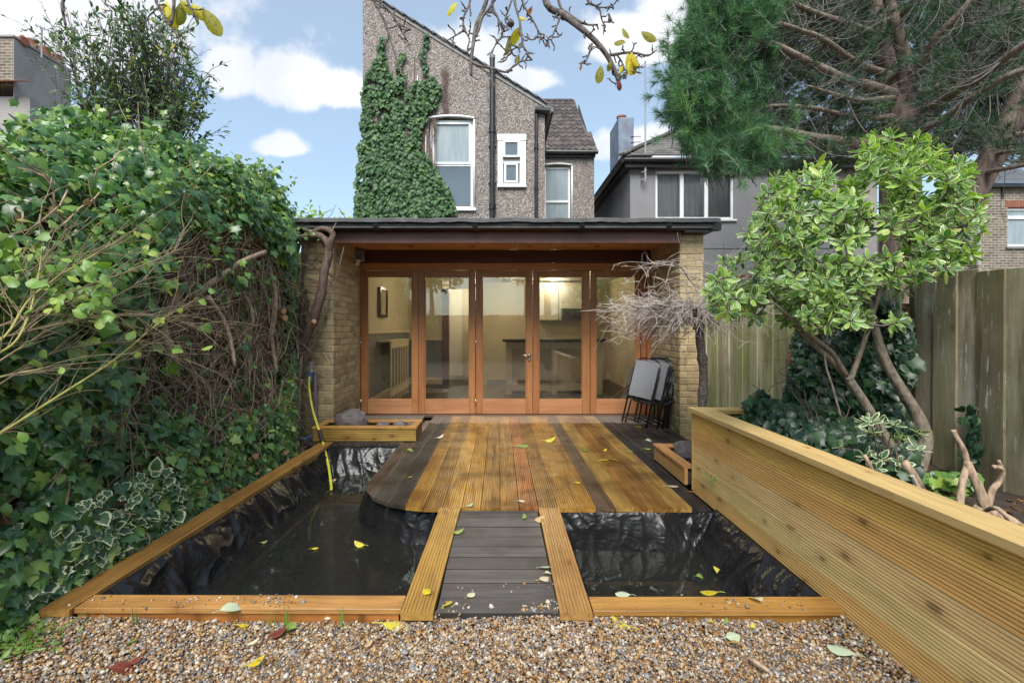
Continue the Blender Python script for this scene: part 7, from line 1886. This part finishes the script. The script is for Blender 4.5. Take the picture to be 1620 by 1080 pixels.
    while k0 < 560:
        py = random.uniform(-60, 262); lim = np.interp(py, [-60, 0, 60, 110, 135, 172, 215, 246, 268], [1112, 1092, 1072, 1060, 1066, 1052, 1072, 1098, 1120]); px = lim + abs(random.gauss(0, 62)) + 2
        if mnoise.noise(Vector((px * .040, py * .040, 6))) < -.05: continue
        p = P(px, py, random.uniform(5.0, 6.0)); d = Vector((random.gauss(-.35, .3), random.gauss(-.25, .3), random.uniform(.3, 1.0))).normalized()
        b = p - d * random.uniform(.15, .35) + Vector((.05, .05, -.05)); tw2.tube([b, lerp(b, p, .5), p], [.006, .005, .003], 4, False)
        for f in (0, .5): tuft(lerp(p, b, f), d, True)
        k0 += 1
    # fine bare arching twigs hanging in the hollow of the crown
    for i in range(260):
        l = random.choice(L); p = random.choice(l[3:]); d = Vector((random.gauss(0, .8), random.gauss(-.3, .5), random.uniform(-.5, .5)))
        q = wander(p, d, random.uniform(.25, .85), 7, .16, -.06); tw2.tube(q, [.0042 * (1 - .6 * k / 7) for k in range(8)], 4, False)
    tw.build('branchlet', MAT['pine_twig'], t, kind='stuff'); tw2.build('twig', MAT['pine_twig'], t, kind='stuff')
    # needles: slim two-triangle blades in brushes round the shoot ends
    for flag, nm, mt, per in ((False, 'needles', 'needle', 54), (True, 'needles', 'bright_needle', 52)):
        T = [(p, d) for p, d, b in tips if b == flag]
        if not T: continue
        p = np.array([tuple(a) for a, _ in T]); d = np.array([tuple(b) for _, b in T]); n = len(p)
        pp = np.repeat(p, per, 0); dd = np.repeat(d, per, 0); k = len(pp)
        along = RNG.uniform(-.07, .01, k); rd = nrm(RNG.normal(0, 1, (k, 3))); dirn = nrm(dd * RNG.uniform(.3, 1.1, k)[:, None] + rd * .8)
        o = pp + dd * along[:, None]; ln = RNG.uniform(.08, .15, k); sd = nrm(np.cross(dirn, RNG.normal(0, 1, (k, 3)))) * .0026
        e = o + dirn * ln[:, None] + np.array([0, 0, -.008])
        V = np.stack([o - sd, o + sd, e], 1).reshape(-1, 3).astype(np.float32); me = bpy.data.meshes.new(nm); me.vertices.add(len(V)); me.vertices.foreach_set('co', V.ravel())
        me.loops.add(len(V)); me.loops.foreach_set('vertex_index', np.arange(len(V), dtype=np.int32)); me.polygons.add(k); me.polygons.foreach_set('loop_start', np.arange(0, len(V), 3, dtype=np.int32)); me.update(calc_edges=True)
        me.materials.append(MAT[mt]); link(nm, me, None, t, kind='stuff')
    print('pine tufts', len(tips))
pine()
# ------------------------------------------------------------------ overhanging pear tree
def pear():
    t = thing('pear_tree', 'spurred pear tree boughs with a few yellow leaves hanging into the top of the view', 'tree')
    Y = 2.35
    def br(name, pts, r0, r1, spur=1.0, nn=8, Yv=Y):
        ps = smooth_path([P(x, y, Yv) for x, y in pts], 4); n = len(ps)
        ps = [p + Vector((0, .05 * mnoise.noise(p * 3), 0)) for p in ps]
        MB().tube(ps, [lerp(r0, r1, i / (n - 1)) * (1 + .12 * mnoise.noise(Vector((i * .9, r0 * 200, 0)))) for i in range(n)], nn).build(name, MAT['pear_bark'], t, smooth=True)
        if spur:
            for i in range(2, n):
                if random.random() < .55 * spur:
                    d = Vector((random.gauss(0, 1), random.gauss(0, .6), random.gauss(-.2, .8))).normalized(); p = ps[i]
                    for k in range(random.randint(2, 4)):
                        p2 = p + d * random.uniform(.008, .02); spm.tube([p, lerp(p, p2, .5), p2], [.0030, .0042, .0026], 5); 
                        if random.random() < .35: spm.tube([p2, p2 + (d + Vector((random.gauss(0, .8), random.gauss(0, .5), random.gauss(0, .8)))).normalized() * .014], [.0028, .0014], 5)
                        p = p2; d = (d + Vector((random.gauss(0, .5), random.gauss(0, .3), random.gauss(0, .5)))).normalized()
        return ps
    spm = MB()
    br('bough', [(880, -140), (860, -60), (866, 2), (890, 19), (917, 43), (944, 68), (963, 90), (977, 117), (981, 132)], .019, .010, .9)
    br('branch', [(880, -50), (886, 2), (901, 19), (925, 38), (946, 40)], .008, .004); br('branch', [(960, 87), (975, 84), (993, 81), (1012, 83), (1026, 87), (1039, 79)], .009, .003)
    br('branch', [(888, 20), (882, 38), (876, 52), (872, 66)], .006, .003, 1.4); br('branch', [(936, 70), (932, 85), (926, 98), (917, 105)], .006, .003, 1.4); br('branch', [(922, -30), (932, 2), (947, 12), (952, 33), (958, 43)], .006, .003, 1.3)
    br('branch', [(947, 12), (960, 13), (971, 9)], .004, .002); br('branch', [(975, 112), (985, 118), (996, 112), (1006, 104)], .006, .003, 1.3); br('branch', [(975, 82), (985, 95), (990, 108)], .005, .003)
    br('bough', [(790, -120), (775, -40), (768, 0), (754, 35), (749, 68), (745, 103), (746, 121)], .013, .007, .7); br('branch', [(800, -60), (779, 0), (763, 22), (757, 46), (750, 62)], .009, .006, .5)
    br('branch', [(746, 100), (760, 107), (776, 110), (800, 117), (812, 108), (825, 101), (842, 99)], .008, .003, .8); br('branch', [(800, 116), (820, 104), (832, 88)], .004, .002, 1.2)
    br('branch', [(745, -30), (742, 0), (733, 22), (734, 41), (743, 62)], .006, .004, 1.2); br('branch', [(735, 45), (724, 54), (712, 62), (706, 66)], .005, .002); br('branch', [(752, 105), (765, 112), (776, 126), (777, 140)], .005, .003, .4)
    br('branch', [(785, -30), (779, 2), (788, 27), (795, 54), (786, 70), (777, 86)], .007, .003, 1.3); br('branch', [(812, -30), (815, 2), (822, 33), (826, 68), (830, 84)], .007, .004, 1.2); br('branch', [(815, -20), (804, 14), (799, 30), (803, 44), (798, 52)], .005, .003, .8)
    br('branch', [(823, -30), (828, 2), (841, 27), (857, 62), (863, 77)], .007, .003, 1.1); br('branch', [(830, 60), (842, 66), (852, 60), (866, 66)], .004, .002, 1.4); br('branch', [(828, 78), (815, 80), (805, 90), (801, 98)], .004, .002, 1.4)
    br('bough', [(588, -60), (592, 0), (608, 33), (623, 81), (638, 124)], .007, .004, .3); br('branch', [(592, 2), (605, 8), (620, 22), (631, 41), (645, 66), (650, 70)], .005, .003, 1.5)
    br('branch', [(620, 25), (634, 38), (650, 45)], .004, .002, 1.4)
    br('bough', [(240, -60), (247, 0), (253, 13), (269, 42), (287, 64), (311, 87)], .008, .003, .4); br('branch', [(251, 12), (236, 29), (232, 46)], .004, .002, .5); br('bough', [(276, -40), (274, 6), (272, 24), (268, 40)], .0085, .0065, .3); br('branch', [(160, -6), (172, 12), (185, 24)], .003, .0015, .6)
    br('branch', [(285, -40), (296, 0), (302, 14), (307, 28)], .007, .004, 1.2); br('branch', [(105, -10), (99, 10), (104, 40)], .008, .006, .3)
    spm.build('spur', MAT['pear_bark'], t, kind='stuff')
    # the boughs come from a limb above the view, and that from a trunk behind the photographer
    over = smooth_path([Vector((-2.0, 2.3, 3.25)), Vector((-1.2, 2.3, 3.15)), Vector((-.3, 2.3, 3.12)), Vector((.3, 2.3, 3.20)), Vector((.9, 1.6, 3.25)), Vector((1.3, .4, 3.0)), Vector((1.5, -1.4, 2.4))], 5)
    MB().tube(over, [lerp(.03, .09, i / len(over)) for i in range(len(over))], 9).build('limb', MAT['pear_bark'], t, smooth=True)
    MB().tube(smooth_path([Vector((1.6, -1.7, GZ - .05)), Vector((1.58, -1.7, 1.0)), Vector((1.5, -1.5, 2.4)), Vector((1.5, -1.7, 3.6))], 5), [.16, .15, .14, .13, .125, .12, .12, .12, .115, .11, .1, .1, .09, .08, .07, .06], 12).build('trunk', MAT['pear_bark'], t, smooth=True)
    for a, b in (((880, -140), 20), ((790, -120), 15), ((588, -60), 10), ((240, -60), 5), ((922, -30), 20), ((812, -30), 15)):
        p = P(*a, Y); q = min(over, key=lambda v: (v - p).length); MB().tube([q, lerp(q, p, .5) + Vector((0, 0, .02)), p], [.02, .018, .014], 7).build('branch', MAT['pear_bark'], t)
    PL = [leaf_oval(.30, fold=.35, droop=.35), leaf_oval(.26, fold=.5, droop=.15)]
    data = [(258, 4, 268, 40, 'yellow_leaf', .085), (288, 2, 272, 34, 'olive_leaf', .095), (302, 6, 318, 28, 'yellow_leaf', .07), (319, 12, 343, 50, 'olive_leaf', .10), (284, 0, 296, 22, 'yellow_leaf', .07), (262, 0, 262, 26, 'yellow_leaf', .07),
            (724, 4, 702, 14, 'yellow_leaf', .075), (806, 56, 796, 84, 'olive_leaf', .08), (823, 42, 815, 69, 'yellow_leaf', .08), (821, 86, 816, 101, 'olive_leaf', .045), (842, 10, 838, 24, 'rust_leaf', .05), (985, 44, 994, 60, 'olive_leaf', .065), (990, 68, 973, 58, 'olive_leaf', .05),
            (1014, 50, 1039, 64, 'olive_leaf', .08), (993, 84, 1006, 112, 'yellow_leaf', .10), (1003, 90, 1000, 112, 'yellow_leaf', .09), (998, 82, 1010, 98, 'yellow_leaf', .08), (986, 104, 982, 116, 'yellow_leaf', .05), (970, 96, 964, 112, 'olive_leaf', .05), (951, 103, 946, 130, 'olive_leaf', .075), (921, 98, 915, 107, 'rust_leaf', .03), (832, 32, 822, 28, 'yellow_leaf', .04), (979, 128, 981, 142, 'red_leaf', .04), (965, 24, 966, 34, 'red_leaf', .035)]
    for i, (x0, y0, x1, y1, mt, s) in enumerate(data):
        a, b = P(x0, y0, Y), P(x1, y1, Y); d = (b - a) + Vector((0, random.uniform(-.02, .03), 0)); yaw = random.uniform(-.9, .9); nr = Vector((math.sin(yaw), -math.cos(yaw), .3))
        k = PL[i % 2]; M = frames(np.array([tuple(a)]), np.array([tuple(d)]), np.array([tuple(nr)]), np.array([max(s, d.length)]))[0]
        link('leaf', leaf_mesh('leaf', *k, MAT[mt]), None, t, mw=Matrix(M.tolist()))
    MB().lathe(tuple(P(808, 38, Y)), [(.004, .02), (.012, .016), (.018, .004), (.016, -.008), (.004, -.017)], 10).build('dried_fruit', MAT['dark_bark'], t, smooth=True)
    MB().tube([P(963, 22, Y), P(966, 33, Y)], [.004, .009], 7).build('bud', MAT['dark_bark'], t)
pear()
# ------------------------------------------------------------------ fallen leaves
PEAR = [leaf_oval(.33, fold=.30, droop=.10), leaf_oval(.30, fold=.55, droop=-.25), leaf_oval(.36, fold=-.25, droop=.35)]
def fallen(px, py, z, mt, px_len, label, ang=None, tilt=.25):
    c = G(px, py, z + .006); s = px_len * c.y / F * 1.25
    if s > .13: s = .13
    a = ang if ang is not None else random.uniform(0, 6.28); d = np.array([[math.cos(a), math.sin(a) , random.uniform(-.15, .15) * tilt * 2]]); nr = np.array([[random.gauss(0, tilt), random.gauss(-.1, tilt), 1]])
    M = frames(np.array([[c.x - d[0, 0] * s / 2, c.y - d[0, 1] * s / 2, c.z + .008]]), d, nr, np.array([s]))[0]
    o = bpy.data.objects.new('fallen_leaf', leaf_mesh('fallen_leaf', *random.choice(PEAR), MAT[mt])); COL.objects.link(o); o.matrix_world = Matrix(M.tolist())
    tag(o, label, 'leaf', 'fallen pear leaves')
    k = MB().tube([(0, -.35, 0), (.02, -.15, .02), (0, .02, .0)], [.014, .014, .016], 4); link('stalk', k.mesh('stalk'), MAT[mt], o)
g_, d_, b_, w_ = GZ + .022, .002, -.012, WZ
for row in [
 (627, 986, g_, 'yellow_leaf', 36, 'large bright yellow leaf on gravel at the foot of the left bridge rail', 0.1), (983, 988, g_, 'yellow_leaf', 28, 'crumpled bright yellow leaf on gravel just right of the right bridge rail', 2.5), (855, 977, g_, 'cream_leaf', 26, 'large cream leaf on gravel at the end of the footbridge boards', 2.2),
 (1235, 971, g_, 'yellow_leaf', 26, 'big yellow leaf leaning on the right pond edging near its planter end', .4), (1118, 978, g_, 'yellow_leaf', 22, 'yellow leaf with dark spots before the middle of the right pond edging', 1.8), (404, 1049, g_, 'yellow_leaf', 22, 'bright yellow leaf alone on the open gravel left of centre', .7),
 (208, 1015, g_, 'green_leaf', 16, 'small yellow-green leaf standing on gravel near the hedge', 1.5), (192, 1056, g_, 'red_leaf', 26, 'dark red leaf on gravel at the bottom left', .2), (213, 1047, g_, 'red_leaf', 15, 'small dark purple leaf touching the larger red leaf', 1.0), (438, 1003, g_, 'red_leaf', 24, 'maroon leaf beside a pale green one before the left edging', .6),
 (457, 993, g_, 'green_leaf', 22, 'pale green leaf beside the maroon leaf before the left edging', 2.9), (400, 1018, g_, 'cream_leaf', 13, 'small cream leaf on gravel behind the lone yellow leaf', .5), (385, 989, g_, 'yellow_leaf', 14, 'small yellow leaf touching the left edging face', .2), (520, 977, g_, 'cream_leaf', 14, 'cream leaf on the gravel heap against the left edging', 1.0),
 (582, 1021, g_, 'tan_leaf', 14, 'pale tan leaf on gravel below the left bridge rail', .9), (1160, 1008, g_, 'mint_leaf', 22, 'ribbed mint green leaf on gravel before the right pond', .3), (1165, 1018, g_, 'tan_leaf', 16, 'brown leaf just in front of the ribbed mint leaf', .1), (1330, 1028, g_, 'mint_leaf', 30, 'long mint leaf on gravel near the planter foot', 2.4), (1388, 1010, g_, 'green_leaf', 36, 'largest pale yellow-green leaf on gravel against the planter', .3),
 (1400, 1003, g_, 'green_leaf', 28, 'green-yellow leaf overlapping the largest pale leaf by the planter', 2.6), (1355, 985, g_, 'cream_leaf', 28, 'long cream leaf on gravel where edging meets the planter', 2.6), (1300, 1048, g_, 'tan_leaf', 13, 'small tan leaf between the twig and the long mint leaf', .6), (1473, 1064, g_, 'yellow_leaf', 24, 'yellow leaf tucked under the planter at the bottom edge', 2.1), (1148, 985, g_, 'green_leaf', 11, 'small green leaf near the ribbed mint leaf', .9), (1190, 992, g_, 'yellow_leaf', 9, 'tiny yellow leaf bit on gravel between the spotted and big yellow leaves', .9),
 (75, 995, g_, 'tan_leaf', 18, 'tan leaf under the front left edging corner', .2), (50, 985, g_, 'yellow_leaf', 14, 'yellow leaf among the weeds at the front left corner', 1.2),
 (365, 963, .006, 'mint_leaf', 24, 'pale mint leaf lying on top of the left edging', .6), (1196, 946, .004, 'cream_leaf', 22, 'cream leaf curled over the right pond edging', 1.7), (707, 955, b_, 'yellow_leaf', 18, 'bright yellow leaf on the lowest dark cross board', 1.2), (853, 822, b_, 'tan_leaf', 15, 'tan leaf at the top of the bridge beside the right rail', .6), (829, 819, b_, 'green_leaf', 11, 'small green leaf on the top cross board', 1.4),
 (725, 842, b_, 'green_leaf', 14, 'pale yellow leaf on the third cross board next to the left rail', .2), (862, 897, b_, 'mint_leaf', 15, 'mint leaf uppermost of the pale leaves by the right rail', .4), (861, 915, b_, 'cream_leaf', 17, 'cream leaf lowest of the pale leaves by the right rail', .7), (868, 907, b_, 'cream_leaf', 11, 'small pinkish cream leaf between the mint and cream leaves on the bridge', .3), (745, 942, b_, 'cream_leaf', 14, 'cream leaf with long stalk on the last cross boards', .9), (675, 937, .006, 'yellow_leaf', 15, 'yellow leaf on the left bridge rail', 2.4), (703, 972, g_, 'mint_leaf', 14, 'mint leaf at the gravel foot of the left rail', 1.5),
 (826, 705, d_, 'green_leaf', 22, 'ragged yellow-green leaf with twig in the middle of the deck', .1), (870, 697, d_, 'yellow_leaf', 15, 'flat yellow leaf near the middle of the deck toward the doors', .1), (954, 727, d_, 'yellow_leaf', 15, 'yellow leaf on the right part of the deck beside a curled tan one', .8), (970, 727, d_, 'tan_leaf', 14, 'curled tan leaf on the right part of the deck', .2), (648, 755, d_, 'yellow_leaf', 9, 'small yellow leaf on the dark rounded deck corner', 1.3), (925, 712, d_, 'green_leaf', 8, 'small green leaf on the deck between the doors and curled leaf', .3),
 (996, 713, d_, 'green_leaf', 9, 'small yellow-green leaf near the dark boards at right', .3), (1027, 697, d_, 'mint_leaf', 9, 'pale leaf on the black boards before the chairs', .2), (1063, 769, d_, 'cream_leaf', 17, 'cream curled leaf on the last golden boards at right', .2), (913, 763, d_, 'yellow_leaf', 10, 'yellow leaf among dark marks near the deck front', .6), (696, 692, d_, 'cream_leaf', 11, 'pale curled leaf on the deck near the trough', .7), (1010, 675, d_, 'yellow_leaf', 8, 'tiny bright yellow leaf under the folded chairs', .3), (1093, 778, d_, 'rust_leaf', 9, 'orange leaf on the dark boards at the planter foot', .3), (743, 800, d_, 'mint_leaf', 10, 'pale leaf on the deck edge over the bridge', .5), (825, 792, d_, 'cream_leaf', 10, 'small cream leaf at the deck edge over the red board', .2), (1024, 710, d_, 'yellow_leaf', 9, 'yellow-green leaf on the black boards by the low planter', .2), (649, 712, d_, 'green_leaf', 8, 'little olive leaf on the dark boards beside the trough', .2), (957, 713, d_, 'yellow_leaf', 6, 'tiny yellow leaf just behind the curled tan leaf', .8),
 (569, 862, w_, 'yellow_leaf', 15, 'yellow leaf floating in the middle of the left pond', 2.8), (650, 850, w_, 'rust_leaf', 13, 'orange-yellow leaf floating below the rounded deck corner', 2.4), (585, 827, w_, 'yellow_leaf', 8, 'small yellow leaf at the liner bulge of the left pond', 1.2), (913, 856, w_, 'rust_leaf', 11, 'orange leaf floating by the bridge in the right pond', .1), (995, 851, w_, 'green_leaf', 12, 'green leaf floating mid way along the back of the right pond', .2), (1052, 850, w_, 'green_leaf', 11, 'round olive leaf floating near the back corner of the right pond', 1.2),
 (1122, 936, w_, 'yellow_leaf', 22, 'yellow leaf floating nearest the right pond edging', 2.9), (1142, 907, w_, 'yellow_leaf', 21, 'yellow leaf floating beside the draped liner of the right pond', 2.7), (985, 940, w_, 'mint_leaf', 19, 'pale green leaf floating at the front of the right pond', 2.8), (498, 868, w_, 'yellow_leaf', 9, 'small yellow leaf floating near the hose reflection', .4), (418, 858, w_, 'green_leaf', 8, 'green leaf floating near the long left liner slope', .4), (1108, 912, w_, 'green_leaf', 11, 'thin green leaf floating next to the draped liner', .1), (527, 760, w_, 'tan_leaf', 8, 'tan leaf at the hose end', .5)]:
    fallen(*row)
o = MB().tube(smooth_path([G(1186, 1042, g_), G(1200, 1052, g_) + Vector((0, 0, .006)), G(1217, 1062, g_)], 3), [.006, .010, .012, .011, .012, .009, .004], 6).build('bark_piece', MAT['dead_stem']); tag(o, 'dark brown piece of bark lying on the gravel', 'bark')
o = MB().tube(smooth_path([G(800, 710, .008), G(812, 707, .010), G(828, 707, .008)], 3), [.003, .004, .004, .004, .003, .003, .002], 5).build('twig', MAT['dark_bark']); tag(o, 'short brown twig lying by the ragged leaf on the deck', 'twig')
# ------------------------------------------------------------------ behind the photographer (shows as reflections in the glass)
def behind():
    t = thing('fence', 'dark brown board fence closing the garden behind the photographer', 'fence')
    me = MB().cbox(-.072, .072, -.008, .008, GZ - .05, 1.78, .004).mesh('fence_board')
    for i in range(84): link('fence_board', me, MAT['grey_fence_wood'], t, mw=Matrix.Translation((-6 + i * .148, -6.0 + (i % 2) * .012, random.uniform(-.02, .02))), color=(.11, .085, .06))
    for (x, y, s, hh) in ((-3.2, -8.5, 1.9, 4.2), (1.2, -9.5, 2.3, 5.0), (4.6, -8.0, 1.7, 3.8), (2.0, -5.2, .75, 1.0)):
        tr = thing('garden_tree', {-3.2: 'broad leafy tree beyond the rear fence toward the hedge side', 1.2: 'tallest leafy tree beyond the middle of the rear fence', 4.6: 'smaller leafy tree beyond the rear fence on the planter side', 2.0: 'round low bush in front of the rear fence'}[x], 'tree', 'trees behind the photographer')
        MB().tube([(x, y, GZ - .05), (x + .1, y, hh * .5), (x, y, hh)], [.14, .11, .05], 8).build('trunk', MAT['pear_bark'], tr)
        k = 2600; d = nrm(RNG.normal(0, 1, (k, 3))); r = s * RNG.uniform(.35, 1, k) ** .5; q = np.array([x, y, hh]) + d * r[:, None] * np.array([1, .8, .75]); q = q[vnoise(q, .9) > -.18]; k = len(q)
        leaves(tr, 'leaf', [leaf_oval(.35)], frames(q, jitter(k, 1), jitter(k, 1) + np.array([0, .5, .6]), RNG.uniform(.12, .2, k)), MAT['ivy_leaf'], 0, 'crown')
behind()
# ================================================================== put every empty at the foot of its thing
bpy.context.view_layer.update()
for o in list(SC.objects):
    if o.type == 'EMPTY' and o.parent is None and not o.get('placed') and o.children and o.matrix_world == Matrix.Identity(4):
        lo = Vector((1e9,) * 3); hi = -lo
        for c in o.children:
            for k in c.bound_box:
                p = c.matrix_basis @ Vector(k); lo = Vector(map(min, lo, p)); hi = Vector(map(max, hi, p))
        b = Vector(((lo.x + hi.x) / 2, (lo.y + hi.y) / 2, lo.z)); o.location = b
        T = Matrix.Translation(-b)
        for c in o.children: c.matrix_basis = T @ c.matrix_basis
for o in list(SC.objects):
    if 'placed' in o: del o['placed']
